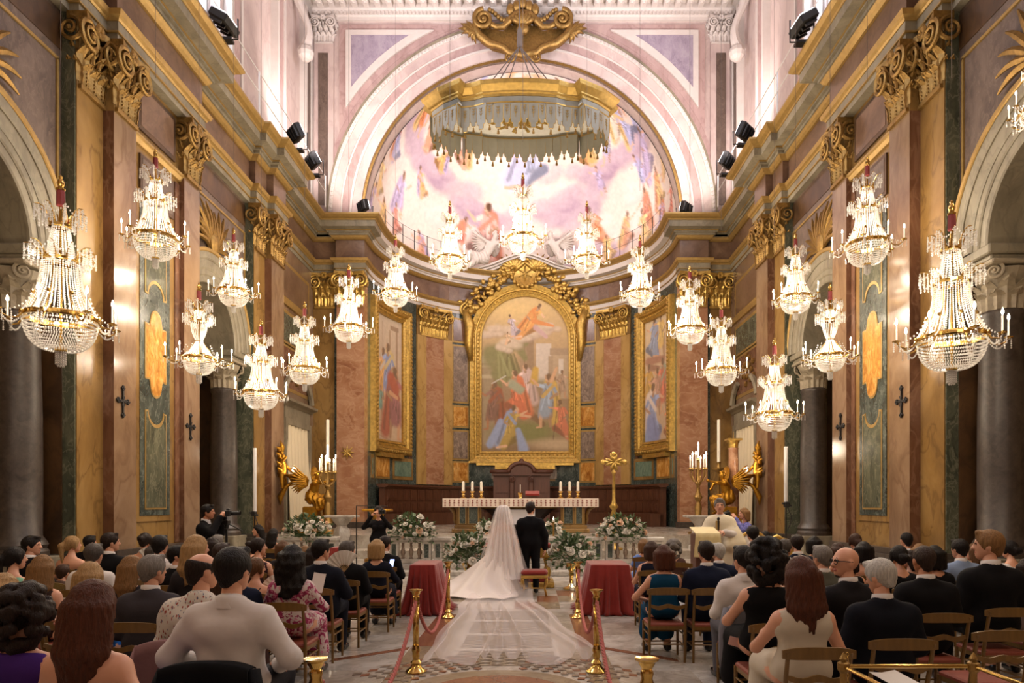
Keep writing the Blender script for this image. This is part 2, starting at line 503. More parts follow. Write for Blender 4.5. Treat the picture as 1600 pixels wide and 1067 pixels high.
class SDF:
    def __init__(s, k=0.03): s.p = []; s.k = k; s.cuts = []; s.disp = None; s.disp2 = None
    def cap(s, a, b, ra, rb=None, fl=1.0, m=0, k=None):
        s.p.append((('c', np.array(a, float), np.array(b, float), ra, ra if rb is None else rb, fl), m, k)); return s
    def ell(s, c, r, rot=None, m=0, k=None):
        r = np.array((r, r, r) if np.isscalar(r) else r, float)
        if rot is not None: rot = np.array(Matrix.Rotation(rot[0], 3, rot[1]))
        s.p.append((('e', np.array(c, float), r, rot), m, k)); return s
    def cut(s, n, d):                                   # keep the side where n.p < d
        n = np.array(n, float); n /= np.linalg.norm(n); s.cuts.append((n, d)); return s
    def bounds(s, pr, pad):
        if pr[0] == 'c':
            r = max(pr[3], pr[4]); ry = r * max(pr[5], 0)
            lo = np.minimum(pr[1], pr[2]) - np.array([r, ry, r]) - pad
            hi = np.maximum(pr[1], pr[2]) + np.array([r, ry, r]) + pad
        else:
            r = pr[2] if pr[3] is None else np.full(3, pr[2].max())
            lo, hi = pr[1] - r - pad, pr[1] + r + pad
        return lo, hi
    def mesh_arrays(s, h):
        pad = 2.5 * h + 0.01
        B = [s.bounds(pr, pad) for pr, m, k in s.p]
        lo = np.min([b[0] for b in B], 0); hi = np.max([b[1] for b in B], 0)
        n = np.ceil((hi - lo) / h).astype(int) + 2
        D = np.full(n, 1.0, np.float64); BEST = np.full(n, 1.0); MT = np.zeros(n, np.int16)
        ax = [lo[i] + h * np.arange(n[i]) for i in range(3)]
        for (pr, m, k), b in zip(s.p, B):
            k = s.k if k is None else k
            i0 = np.maximum(((b[0] - k - lo) / h).astype(int), 0); i1 = np.minimum(((b[1] + k - lo) / h).astype(int) + 2, n)
            sl = tuple(slice(i0[i], i1[i]) for i in range(3))
            p = np.stack(np.meshgrid(ax[0][sl[0]], ax[1][sl[1]], ax[2][sl[2]], indexing='ij'), -1)
            d = qd(p, pr)
            o = D[sl]
            hh = np.clip(0.5 + 0.5 * (o - d) / k, 0, 1)
            D[sl] = o * (1 - hh) + d * hh - k * hh * (1 - hh)
            bb = BEST[sl]; w = d < bb
            bb[w] = d[w]; mm = MT[sl]; mm[w] = m
        if s.cuts or s.disp or s.disp2:
            p = np.stack(np.meshgrid(*ax, indexing='ij'), -1)
            if s.disp: D = D + s.disp(p)
            if s.disp2: D = np.maximum(D, s.disp2[1] - np.linalg.norm(p - s.disp2[0], axis=-1))
            for nn, dd in s.cuts: D = np.maximum(D, p @ nn - dd)
        return nets(D, lo, h, MT)

def nets(D, lo, h, MT):
    S = D < 0
    sl = [slice(None, -1), slice(1, None)]
    cnt = sum(S[sl[i], sl[j], sl[k]].astype(np.int8) for i in (0, 1) for j in (0, 1) for k in (0, 1))
    act = (cnt > 0) & (cnt < 8)
    I = np.argwhere(act); m = len(I)
    if m == 0: return np.zeros((0, 3)), np.zeros((0, 4), int), np.zeros(0, int)
    idx = np.full(act.shape, -1, np.int64); idx[act] = np.arange(m)
    acc = np.zeros((m, 3)); num = np.zeros(m)
    cor = [np.array((i, j, k)) for i in (0, 1) for j in (0, 1) for k in (0, 1)]
    val = {tuple(c): D[I[:, 0] + c[0], I[:, 1] + c[1], I[:, 2] + c[2]] for c in cor}
    for a in cor:
        for axn in range(3):
            if a[axn]: continue
            b = a.copy(); b[axn] = 1
            va, vb = val[tuple(a)], val[tuple(b)]
            w = (va < 0) != (vb < 0)
            t = np.where(w, va / np.where(va == vb, 1, va - vb), 0)
            p = a + t[:, None] * (b - a)
            acc += np.where(w[:, None], p, 0); num += w
    V = lo + h * (I + acc / num[:, None])
    mat = MT[I[:, 0], I[:, 1], I[:, 2]]
    Fs = []
    for axn in range(3):
        A = [slice(None)] * 3; Bq = [slice(None)] * 3
        A[axn] = slice(None, -1); Bq[axn] = slice(1, None)
        sa, sb = S[tuple(A)], S[tuple(Bq)]
        E = np.argwhere(sa != sb)
        u, v = [q for q in range(3) if q != axn]
        E = E[(E[:, u] > 0) & (E[:, v] > 0) & (E[:, u] < act.shape[u]) & (E[:, v] < act.shape[v])]
        if len(E) == 0: continue
        def at(du, dv):
            Q = E.copy(); Q[:, u] -= du; Q[:, v] -= dv
            return idx[Q[:, 0], Q[:, 1], Q[:, 2]]
        q = np.stack([at(1, 1), at(0, 1), at(0, 0), at(1, 0)], 1)
        inside = S[E[:, 0], E[:, 1], E[:, 2]]
        flip = inside if axn != 1 else ~inside
        q[~flip] = q[~flip][:, ::-1]
        Fs.append(q)
    return V, np.concatenate(Fs), mat

def sdf_mesh(name, parts, mats, M=None):
    """parts: list of (SDF, h[, matrix]) merged into one mesh"""
    Vs, Fs, Ms, n = [], [], [], 0
    for it in parts:
        V, Q, mt = it[0].mesh_arrays(it[1])
        if len(V) == 0: continue
        if len(it) > 2 and it[2] is not None:
            A = np.array(it[2]); V = V @ A[:3, :3].T + A[:3, 3]
        Vs.append(V); Fs.append(Q + n); Ms.append(mt[Q[:, 2]]); n += len(V)
    V = np.concatenate(Vs); Q = np.concatenate(Fs); mt = np.concatenate(Ms)
    me = bpy.data.meshes.new(name)
    me.vertices.add(len(V)); me.vertices.foreach_set('co', V.ravel())
    me.loops.add(len(Q) * 4); me.loops.foreach_set('vertex_index', Q.ravel().astype(np.int32))
    me.polygons.add(len(Q)); me.polygons.foreach_set('loop_start', np.arange(len(Q), dtype=np.int32) * 4)
    for m in mats: me.materials.append(m)
    me.polygons.foreach_set('material_index', np.minimum(mt, len(mats) - 1).astype(np.int32))
    me.polygons.foreach_set('use_smooth', np.ones(len(Q), bool))
    me.update(calc_edges=True)
    return me
def sdf_obj(name, parts, mats, parent=None):
    o = bpy.data.objects.new(name, sdf_mesh(name, parts, mats)); C.objects.link(o)
    if parent is not None: o.parent = parent
    return o
# ================================================================ setting
XA, XH, XW, XP = -7.30, -7.50, -7.75, -7.42       # pilaster front, half pilaster, arch bay wall, inlaid panel plane
AY0, AY1, BY0, BY1 = 12.53, 13.24, 15.06, 15.76   # pilaster pair beside the first bay
HY0, CY0, CY1 = 11.78, 20.10, 21.10
BAYS = (9.65, 17.22)
YE, YEP = 25.30, 25.10                            # end wall, its pilaster front
AC, AR = 25.60, 5.80                              # apse centre Y and radius
ZC0, ZC1, ZT = 8.95, 10.23, 12.15                 # capital bottom, capital top, cornice top
SPR = 5.90

def ring(n, c, r, a0, a1):
    return [(c[0] + r * math.cos(a0 + (a1 - a0) * i / n), c[1] + r * math.sin(a0 + (a1 - a0) * i / n)) for i in range(n + 1)]

# ---- floor
fl = MB().box(-14, 14, -6, 34, -0.35, -0.004).build('floor', M_WHITE)
struct(fl, 'white grey inlaid marble floor of the nave')
# slabs of the aisle
sl_me = {}
def slab(name, x0, x1, y0, y1, m, th=0.0, parent=fl):
    g = 0.006
    w, d = round(x1 - x0 - g, 3), round(y1 - y0 - g, 3)
    key = (w, d, m.name)
    if key not in sl_me:
        sl_me[key] = MB().bbox((0, 0, -0.01), (w / 2, d / 2, 0.010), 0.003).mesh(name, m)
    return inst(sl_me[key], name, parent, ((x0 + x1) / 2, (y0 + y1) / 2, th))
M_WHITE2 = marble('warm white marble', [(150, 138, 124), (176, 166, 152), (192, 184, 172)], (128, 112, 100), 1.8, 1.6, 0.03, 0.22, (1, 1, 1))
M_RUST = marble('rust red floor stone', [(112, 66, 44), (132, 84, 60), (144, 98, 74)], (104, 60, 42), 2.0, 1.4, 0.04, 0.25, (1, 1, 1))
M_MOSL = plain('brown tesserae', (104, 88, 74), .3, 0, .2, 9)
M_BEIGE = marble('beige floor stone', [(120, 104, 84), (140, 124, 102), (150, 136, 116)], (108, 90, 72), 2.0, 1.4, 0.04, 0.25, (1, 1, 1))
M_MOSD = plain('dark mosaic tesserae', (96, 84, 74), 0.3, 0, 0.3, 9)
XM = 0.07                                          # middle of the aisle
for j in range(11):
    y0 = 6.2 + j * 0.95
    for i in range(4):
        for sx in (-1, 1):
            a = XM + sx * (1.17 + i * 0.8); b = a + sx * 0.8
            slab('slab', min(a, b), max(a, b), y0, y0 + 0.95, M_WHITE if (i + j) % 3 else M_WHITE2)
# rust bands under the rope posts, rust cross bands, white side bands
for sx in (-1, 1):
    x0, x1 = sorted((XM + sx * 0.88, XM + sx * 1.17))
    for j in range(4):
        slab('band', x0, x1, 7.55 + j * 0.8, 8.35 + j * 0.8, M_RUST if j else M_BEIGE)
    slab('band', x0, x1, 6.2, 7.55, M_BEIGE)
    x0, x1 = sorted((XM + sx * 0.62, XM + sx * 0.88))
    for j in range(4):
        slab('band', x0, x1, 7.0 + j * 1.0, 8.0 + j * 1.0, M_WHITE2)
    b = MB(); b.prism([(0, 0), (0.75, -0.62), (0.75, -0.48), (0, 0.14)], (0, 0, -0.002), (1, 0, 0), (0, 1, 0), 0.006) if sx > 0 else \
        b.prism([(0, 0.14), (-0.75, -0.48), (-0.75, -0.62), (0, 0)], (0, 0, -0.002), (1, 0, 0), (0, 1, 0), 0.006)
    b.build('band', M_RUST, fl, loc=(XM + sx * 1.18, 8.15, 0))
# mosaic fields down the middle: small square pieces of two colours
def mosaic(x0, x1, y0, y1, nx, ny):
    d, l = MB(), MB()
    dx, dy = (x1 - x0) / nx, (y1 - y0) / ny
    for i in range(nx):
        for j in range(ny):
            b = d if (i + j) % 2 else l
            g = 0.006
            b.prism([(dx / 2, g), (dx - g, dy / 2), (dx / 2, dy - g), (g, dy / 2)], (x0 + i * dx, y0 + j * dy, 0), (1, 0, 0), (0, 1, 0), 0.003)
    o = d.build('mosaic', M_MOSD, fl); o['kind'] = 'stuff'
    o = l.build('mosaic', M_WHITE2, fl); o['kind'] = 'stuff'
    slab('bed', x0, x1, y0, y1, M_BEIGE)
for y0, y1 in ((7.35, 8.1), (8.25, 9.05), (9.2, 10.1), (10.25, 11.1)):
    mosaic(XM - 0.56, XM + 0.56, y0, y1, 8, 10)
for y0 in (8.1, 9.05, 10.1, 11.1):
    slab('band', XM - 0.62, XM + 0.62, y0, y0 + 0.15, M_WHITE)
for sx in (-1, 1):
    for k in range(8):                               # wedges of the ring of tesserae round the disc
        a0 = PI / 2 - sx * R(14 + k * 7); c0, s0 = math.cos(a0), math.sin(a0)
        for q in range(7):
            r0 = 1.0 + q * .1 + .03 * (k % 2)
            MB().prism([(0, -.05), (.05, 0), (0, .05), (-.05, 0)], (XM - .03 + r0 * c0, 6.25 + r0 * s0, -.002), (c0, s0, 0), (-s0 * (1 + q * .1), c0 * (1 + q * .1), 0), .006).build('tessera', M_MOSL if (k + q) % 3 else M_RUST, fl)
MB().lathe([(0.9, -0.02), (0.9, 0.002), (0.68, 0.002), (0.68, -0.02)], n=64, cap=False).build('ring', M_BEIGE, fl, loc=(XM - 0.03, 6.25, 0.001))
MB().lathe([(0.0, 0.004), (0.67, 0.004), (0.67, -0.02)], n=64).build('disc', M_RUST, fl, loc=(XM - 0.03, 6.25, 0.001))
# the floor before the steps: large slabs in white, rust and grey
for j, y0 in enumerate((11.3, 12.1, 12.9, 13.7, 14.5, 15.3)):
    for i in range(6):
        x0 = XM - 1.17 + i * 0.39
        m = (M_WHITE, M_RUST, M_WHITE2, M_BEIGE, M_WHITE)[(i * 2 + j * 3) % 5]
        slab('slab', x0, x0 + 0.39, y0, y0 + 0.8, m)

# ---- entablature (one path round the church, cut into left wall, end wall and right wall)
arc = [(AR * math.sin(t), AC + AR * math.cos(t)) for t in np.linspace(R(-90), R(90), 37)]
half = [(-7.62, -6), (-7.62, HY0), (XH + .05, HY0), (XH + .05, AY0), (XA + .06, AY0), (XA + .06, BY1), (-7.62, BY1), (-7.62, 19.3),
        (XH + .05, 19.3), (XH + .05, CY0), (XA + .06, CY0), (XA + .06, CY1), (XW, CY1), (XW, YE), (-6.85, YE), (-6.85, YEP), (-5.8, YEP)]
left_path = half + arc[:1]
full_path = half + arc + [(-x, y) for x, y in half[::-1]]
NH = len(half); NA = len(arc)
P_ARCH = [(-.3, 10.23), (.02, 10.23), (.02, 10.37), (.05, 10.37), (.05, 10.56), (-.3, 10.56)]
P_ARCHG = [(-.3, 10.56), (.07, 10.56), (.09, 10.60), (.14, 10.63), (.17, 10.72), (-.3, 10.72)]
P_GLINE = [(-.1, 10.355), (.062, 10.355), (.062, 10.385), (-.1, 10.385)]
P_FRIEZE = [(-.3, 10.72), (0, 10.72), (0, 11.42), (-.3, 11.42)]
P_BED = [(-.3, 11.42), (.06, 11.42), (.12, 11.47), (.16, 11.54), (-.3, 11.54)]
P_CORN = [(-.3, 11.54), (.2, 11.54), (.2, 11.62), (.27, 11.62), (.27, 11.70), (.5, 11.74), (.5, 11.95), (-.3, 11.95)]
P_CGL = [(-.1, 11.665), (.29, 11.665), (.29, 11.705), (-.1, 11.705)]
P_CYMA = [(-.3, 11.95), (.52, 11.95), (.54, 11.99), (.63, 12.03), (.70, 12.10), (.70, 12.15), (-.3, 12.15)]
M_FRIEZE = marble('mauve brown frieze', [(88, 64, 48), (112, 85, 66), (128, 101, 80)], (80, 56, 44), 1.2, 1.6, 0.05, 0.3, (1, 1, 1))

def entab(parent, i0, i1, stone=M_STONE):
    for nm, pr, m in (('architrave', P_ARCH, stone), ('gilt_moulding', P_ARCHG, M_GILT), ('gilt_line', P_GLINE, M_GILT), ('frieze', P_FRIEZE, M_FRIEZE),
                      ('bed_moulding', P_BED, M_GILT), ('cornice', P_CORN, stone), ('gilt_line', P_CGL, M_GILT), ('gilt_cyma', P_CYMA, M_GILT)):
        MB().sweep(full_path, pr, i0, i1).build(nm, m, parent)

wl = struct(empty('wall_left'), 'left nave wall of coloured marble pilasters and arches')
wr = struct(empty('wall_right'), 'right nave wall of coloured marble pilasters and arches')
we = struct(empty('wall_end'), 'end wall of the nave with the great arch over the apse')
wa = struct(empty('wall_apse'), 'curved apse wall of inlaid marble under the painted half dome')
entab(wl, 0, 13); entab(we, 13, 17); entab(wa, 17, 17 + NA - 1, M_STUCCO); entab(we, 17 + NA - 1, 17 + NA + 3); entab(wr, 17 + NA + 3, len(full_path) - 1)  # apse stone swapped for white stucco: its floodlit brightness put into the colour

# ---- capital: composite, gilded; drawn for a face of width w looking along -y (towards +x after turning)
def leaf(b, c, w, h, curl, th=0.02, lean=0.0):
    """acanthus leaf standing at c, rising h, tip curling out along -y"""
    n, m = 8, 5
    P = np.zeros((n, m, 3))
    for i in range(n):
        t = i / (n - 1)
        ww = w * (0.75 + 0.35 * math.sin(t * PI)) * (1 - 0.55 * max(0, t - 0.7) / 0.3)
        if i % 2: ww *= 0.86
        ang = max(0, t - 0.62) / 0.38
        y = -curl * (0.25 * t + 0.9 * math.sin(ang * 2.0))
        z = h * min(t, 0.92) - h * 0.16 * ang ** 2
        for j in range(m):
            u = (j / (m - 1) - 0.5) * 2
            P[i, j] = (c[0] + u * ww / 2, c[1] + y + 0.22 * w * abs(u) - (0.05 * w if j == 2 else 0), c[2] + z - 0.08 * h * abs(u) * t)
    b.slab(P[:, ::-1], th, (0, 1, 0))
def spiral(b, c, r, turns, th, sgn=1, depth=0.05):
    pts = []; rad = []
    n = int(26 * turns)
    for i in range(n):
        t = i / (n - 1); a = t * turns * 2 * PI
        rr = r * (1 - 0.86 * t)
        pts.append((c[0] + sgn * rr * math.cos(a + 1.57), c[1] - depth * t, c[2] + rr * math.sin(a + 1.57)))
        rad.append(th * (1 - 0.5 * t))
    b.tube(pts, rad, 6)
    b.ball((c[0], c[1] - depth, c[2]), r * 0.2, 8, 4)
def capital(b, w, h, d=0.16):
    """front of a pilaster capital: origin bottom centre, face at y=0 looking to -y, body reaching back to y=d"""
    b.box(-w / 2 - .03, w / 2 + .03, -.04, d, 0, .06 * h)
    b.prism([(-w / 2, 0), (w / 2, 0), (w / 2 + .05, .72 * h), (-w / 2 - .05, .72 * h)], (0, d, .04 * h), (1, 0, 0), (0, 0, 1), d + .0)
    n = max(2, int(round(w / 0.2)))
    for i in range(n):
        leaf(b, ((i + .5) * w / n - w / 2, -.02, .05 * h), w / n * .95, .42 * h, .13)
    for i in range(n + 1):
        leaf(b, (i * w / n - w / 2, -.012, .1 * h), w / n * .85, .66 * h, .16)
    for sg in (-1, 1):
        spiral(b, (sg * (w / 2 - .02), -.16, .72 * h), .2 * h, 2.1, .035 * h, -sg)
        b.tube([(sg * w * .12, -.06, .45 * h), (sg * w * .2, -.1, .7 * h), (sg * w * .36, -.15, .9 * h), (sg * (w / 2 - .02), -.16, .93 * h)], .03 * h, 6)
    T0 = b.T if b.T is not None else Matrix()
    for sg in (-1, 1):                       # the narrow returns: leaves and a volute each
        b.T = T0 @ Matrix.Translation((sg * (w / 2 + .01), d * .45, 0)) @ Matrix.Rotation(sg * PI / 2, 4, 'Z')
        for x_, h_ in ((-.06, .44), (.06, .44), (0, .7)): leaf(b, (x_, -.01 if h_ < .5 else .0, .05 * h), .13, h_ * h, .12)
        spiral(b, (0, -.13, .74 * h), .17 * h, 1.8, .033 * h, sg)
    b.T = T0
    for i in range(n):                       # beaded ribs between the leaves
        for q in range(7): b.ball(((i + .5) * w / n - w / 2, -.05 - .1 * max(0, q - 4) / 3, .1 * h + q * .05 * h), .02, 5, 3)
    # egg band, abacus and central flower
    for i in range(5):
        b.ball(((i - 2) * w * .17, -.1, .74 * h), (.07 * w, .05, .05 * h), 6, 4)
    b.prism([(-w / 2 - .12, -.2), (0, -.08), (w / 2 + .12, -.2), (w / 2 + .12, d), (-w / 2 - .12, d)], (0, 0, .9 * h), (1, 0, 0), (0, 1, 0), .1 * h)
    for k in range(6):
        a = k * PI / 3
        b.ball((.06 * h * math.cos(a), -.15, .93 * h + .06 * h * math.sin(a)), (.05 * h, .04, .05 * h), 6, 4)

CAPME = {}
def put_capital(w, loc, rz, parent, m=M_GOLD, h=ZC1 - ZC0):
    k = (round(w, 2), m.name, round(h, 2))
    if k not in CAPME:
        b = MB(); capital(b, w, h); CAPME[k] = b.mesh('capital', m)
    return inst(CAPME[k], 'capital', parent, loc, (0, 0, rz))

def cap_side(sd, w, y, x, parent, m=M_GOLD):
    return put_capital(w, (sd * -x if False else x * (1 if sd < 0 else -1), y, ZC0), R(90) if sd < 0 else R(-90), parent, m)

# ---- side walls
def side(sd, wall):
    """sd -1 left, +1 right; geometry written for the left and mirrored"""
    sx = 1 if sd < 0 else -1
    def B(): return MB(sx)
    def K(name, m, parent=wall, **k):
        def done(b): return b.build(name, m, parent, **k)
        return done
    X0 = -8.7
    def block(name, x, y0, y1, z0, z1, m, parent=wall):
        return B().box(X0, x, y0, y1, z0, z1).build(name, m, parent)
    # arch bays
    for bi, c in enumerate(BAYS):
        ri, zt = 1.38, ZC1
        y0, y1 = c - 2.13, c + 2.13
        if bi == 0: y0 = 7.5
        n = 24
        b = B()
        top = ring(n, (c, SPR), ri, PI, 0)
        ys = [p[0] for p in top]
        # wall face above the arch and its soffit
        for x, fl_ in ((XW, False), (X0, True)):
            for i in range(n):
                q = [(x, top[i][0], top[i][1]), (x, top[i + 1][0], top[i + 1][1]), (x, top[i + 1][0], zt), (x, top[i][0], zt)]
                b.add(q, [(0, 1, 2, 3) if not fl_ else (3, 2, 1, 0)])
            for ya, yb in ((y0, c - ri), (c + ri, y1)):
                q = [(x, ya, SPR), (x, yb, SPR), (x, yb, zt), (x, ya, zt)]
                b.add(q, [(0, 1, 2, 3) if not fl_ else (3, 2, 1, 0)])
        b.build('spandrel', M_BRECCIA if False else M_PURPLE, wall)
        b = B()
        for i in range(n):
            b.add([(XW, *top[i]), (X0, *top[i]), (X0, *top[i + 1]), (XW, *top[i + 1])], [(0, 1, 2, 3)])
        for ya, yb in ((y0, c - ri), (c + ri, y1)):
            b.box(X0, XW, ya, yb, SPR - .02, SPR)
        b.build('soffit', M_STONE, wall)
        # archivolt mouldings: nested rings of rising relief, gilt outermost line
        for r0, r1, px, m in ((1.36, 1.52, .05, M_STONE), (1.52, 1.66, .08, M_STONE), (1.66, 1.90, .11, M_STONE), (1.90, 2.08, .15, M_STONE), (2.08, 2.17, .18, M_GILT)):
            b = B()
            A, D = ring(32, (c, SPR), r0, PI, 0), ring(32, (c, SPR), r1, PI, 0)
            x = XW + px
            P = np.array([[(XW - .02, *p) for p in A], [(x - .02, *p) for p in A], [(x, (p[0] * .8 + q[0] * .2), (p[1] * .8 + q[1] * .2)) for p, q in zip(A, D)], [(x, *q) for q in D], [(XW - .02, *q) for q in D]])
            b.grid(P[::-1]).build('archivolt', m, wall)
        # gilt frame line round the spandrel
        b = B()
        for ya in (y0 + .12, y1 - .14):
            b.box(XW - .02, XW + .03, ya, ya + .05, SPR + .2, 9.35)
        b.box(XW - .02, XW + .03, y0 + .12, y1 - .09, 9.33, 9.38)
        b.build('gilt_frame', M_GILT, wall)
        B().box(XW - .02, XW + .015, y0, y1, 9.55, 10.15).build('band', M_DKBROWN, wall)
        # impost blocks, columns and jambs
        for q, yc in ((0, c - 1.66), (1, c + 1.66)):
            if bi == 0 and q == 0: continue
            b = B()
            b.bbox((-8.17, yc, 5.82), (.52, .44, .08), .02); b.bbox((-8.17, yc, 5.70), (.45, .38, .05), .02)
            b.build('impost', M_STONE, wall)
            col = B().lathe([(.44, .85), (.44, .95), (.40, 1.0), (.43, 1.06), (.40, 1.12), (.345, 1.2), (.35, 2.2), (.345, 3.2), (.31, 4.75), (.34, 4.8), (.34, 4.86), (.31, 4.9)], (-8.15, yc, 0), 28).build('column', M_GREY, wall, smooth=True)
            autosmooth(col, 35)
            b = B(); b.bbox((-8.15, yc, .42), (.47, .47, .44), .02); b.build('pedestal', M_STONE, col)
            b = B()
            b.lathe([(.30, 4.88), (.31, 5.3), (.42, 5.55)], (-8.15, yc, 0), 16)
            for ring_i, (nn, h, rr) in enumerate(((8, .38, .32), (8, .62, .33))):
                for k in range(nn):
                    a = (k + .5 * ring_i) * 2 * PI / nn
                    b.T = Matrix.Translation((-8.15, yc, 0)) @ Matrix.Rotation(a, 4, 'Z')
                    leaf(b, (0, -rr, 4.9), .25, h, .13)
            for k in range(4):
                a = PI / 4 + k * PI / 2
                b.T = Matrix.Translation((-8.15, yc, 0)) @ Matrix.Rotation(a, 4, 'Z')
                spiral(b, (0, -.47, 5.48), .13, 1.8, .03)
            b.T = None
            b.bbox((-8.15, yc, 5.62), (.45, .45, .04), .02)
            b.build('capital', M_GOLDS if sd and False else M_CAPSTONE, col)
        # inner side of the arch (aisle side wall above, back wall)
        # jamb on the far side of the opening
        b = B().box(-8.7, XW + .02, y1 - .02, y1 + .06, 0, SPR).build('jamb', M_DKBROWN, wall)
        if bi: B().box(-8.7, XW + .02, y0 - .06, y0 + .02, 0, SPR).build('jamb', M_DKBROWN, wall)
        # gilt palm ornament over the crown of the arch
        b = B()
        for sg in (-1, 1):
            for k in range(9):
                a = R(25 + k * 14); L0 = .75 + .5 * math.sin(k * .35)
                pts = []; rad = []
                for i in range(7):
                    t = i / 6
                    yy = sg * (.15 + L0 * t * math.cos(a) + .1 * k * .1 + .25 * t * t)
                    zz = 8.15 + L0 * t * math.sin(a) * 1.0 - .25 * t * t * (1.2 - k * .1)
                    pts.append((XW + .06 + .06 * math.sin(t * PI), c + yy, zz)); rad.append(.055 * math.sin(.35 + t * 2.6) + .006)
                b.tube(pts, rad, 5)
        b.ball((XW + .1, c, 8.3), (.1, .22, .3), 10, 6)
        b.build('palm_ornament', M_GOLDD, wall)
    # half pilasters beside the bays
    for y0, y1 in ((HY0, AY0), (19.3, CY0)):
        block('half_pilaster', XH, y0 + .03, y1 + .03, .87, ZC0, M_SIENA)
        block('edge_strip', XH - .02, y0, y0 + .05, .87, ZC1, M_GREEN)
        block('pilaster_neck', XH, y0 + .03, y1, ZC0, ZC1, M_SIENA)
        cap_side(sd, y1 - y0 - .12, (y0 + y1) / 2 + .03, XH + .02, wall, M_GOLDD)
        b = B(); b.box(X0, XH + .1, y0 - .04, y1, 0, .72); b.box(X0, XH + .15, y0 - .09, y1, .72, .78); b.box(X0, XH + .08, y0 - .03, y1, .78, .88)
        b.build('plinth', M_GREY, wall)
    # pilaster group A - panel - B
    block('wall_core', XP, AY0 + .05, BY1 - .03, 0, ZC1, M_SIENA)
    for y0, y1 in ((AY0, AY1), (BY0, BY1), (CY0, CY1)):
        p = block('pilaster', XA, y0 + .004, y1, .87, ZC0, M_MAUVE)
        B().box(XP - .1, XA - .004, y0, y0 + .006, .87, ZC0).build('pilaster_side', M_RED, p)
        block('pilaster_neck', XA, y0, y1, ZC0, ZC1, M_SIENA)
        cap_side(sd, y1 - y0 - .1, (y0 + y1) / 2, XA + .02, p, M_GOLDD)
        if y0 < 20:
            cz = 3.64 if y0 == AY0 else 3.45
            b = B(); yc = (y0 + y1) / 2 - .1; x = XA
            b.box(x, x + .03, yc - .02, yc + .02, cz - .22, cz + .24); b.box(x, x + .03, yc - .13, yc + .13, cz, cz + .04)
            for dy, dz in ((0, -.24), (0, .26), (-.15, .02), (.15, .02)):
                for a in (0, 1, 2, 3):
                    b.ball((x + .02, yc + dy + .032 * math.cos(a * PI / 2), cz + dz + .032 * math.sin(a * PI / 2)), .027, 6, 4)
            for a in range(8):
                t = a * PI / 4 + .39
                b.tube([(x + .02, yc, cz + .02), (x + .03, yc + .1 * math.cos(t), cz + .02 + .1 * math.sin(t))], [.014, .006], 5)
            b.build('cross', M_BLKMET, p)
    B().box(X0, XA, CY0, CY1, 0, .87).build('wall_core', M_MAUVE, wall)
    for y0, y1 in ((AY0, BY1), (CY0, CY1 + .05)):
        b = B(); b.box(X0, XA + .1, y0 - .05, y1 + .05, 0, .70); b.box(X0, XA + .17, y0 - .1, y1 + .1, .70, .77); b.box(X0, XA + .07, y0 - .03, y1 + .03, .77, .88)
        b.build('plinth', M_GREY, wall)
    # string course across the panel, with framed tablet above
    B().sweep([(XP, AY1), (XP, BY0)], [(-.05, ZC0 - .12), (.05, ZC0 - .12), (.09, ZC0 - .04), (.12, ZC0 - .02), (.12, ZC0 + .03), (-.05, ZC0 + .03)]).build('string_course', M_GILT, wall)
    yc = (AY1 + BY0) / 2
    def inlay(name, y0, y1, z0, z1, m, x, fr=None, frm=M_DKGREEN, parent=wall):
        if fr: B().box(x - .05, x + .012, y0 - fr, y1 + fr, z0 - fr, z1 + fr).build('inlay_frame', frm, parent)
        return B().box(x - .05, x + .018, y0, y1, z0, z1).build(name, m, parent)
    inlay('tablet', AY1 + .3, BY0 - .3, 9.25, 10.02, M_FRIEZE, XP + .03, .09, M_DKBROWN)
    inlay('tablet_upper', AY1 + .35, BY0 - .35, 7.95, 8.62, M_PURPLE, XP + .03, .07, M_DKBROWN)
    # tall green panel
    y0, y1, z0, z1 = 13.50, 14.60, 1.5, 7.72
    B().box(XP - .05, XP + .03, y0 - .12, y1 + .12, z0 - .12, z1 + .12).build('panel_border', M_SIENA, wall)
    B().box(XP - .05, XP + .045, y0, y1, z0, z1).build('panel_field', M_DKGREEN, wall)
    def plate(name, poly, m, x):
        return B().prism([(a, z) for a, z in poly], (x, 0, 0), (0, 1, 0), (0, 0, 1), .012).build(name, m, wall)
    pc = (y0 + y1) / 2; hw = .40
    def arcp(cz, r, a0, a1, n=10): return [(pc + r * math.cos(R(a0 + (a1 - a0) * i / n)), cz + r * math.sin(R(a0 + (a1 - a0) * i / n))) for i in range(n + 1)]
    for lo, hi, up in ((1.62, 3.62, True), (5.98, 7.6, False)):
        for g, m, x in ((0, M_GILT, XP + .047), (.035, M_GREEN, XP + .052)):
            h_ = hw - g
            zs0, zs1 = lo + g, hi - g
            if up:      # scooped at the top around the cartouche
                poly = [(pc - h_, zs0), (pc + h_, zs0), (pc + h_, zs1)] + [(pc + .30 - .0 * g, zs1)] + arcp(zs1 + .02, .28 + g, 0, -180)[0:] + [(pc - h_, zs1)]
            else:
                poly = [(pc + h_, zs1), (pc - h_, zs1), (pc - h_, zs0)] + arcp(zs0 - .02, .28 + g, 180, 0) + [(pc + h_, zs0)]
            plate('panel_inlay', poly, m, x)
    def cart(g):
        h_ = hw - g
        return ([(pc - h_, 4.25 + g * .5), (pc - .24 + g * .3, 4.25 + g)] + arcp(4.1 + g, .2, 200, 340) + [(pc + .24 - g * .3, 4.25 + g), (pc + h_, 4.25 + g * .5), (pc + h_, 5.38 - g * .5), (pc + .24 - g * .3, 5.38 - g)]
                + arcp(5.5 - g, .2, -20 + 40, 160) + [(pc - .24 + g * .3, 5.38 - g), (pc - h_, 5.38 - g * .5)])
    plate('cartouche_border', cart(0), M_GILT, XP + .047)
    plate('cartouche', cart(.045), M_ALAB, XP + .053)
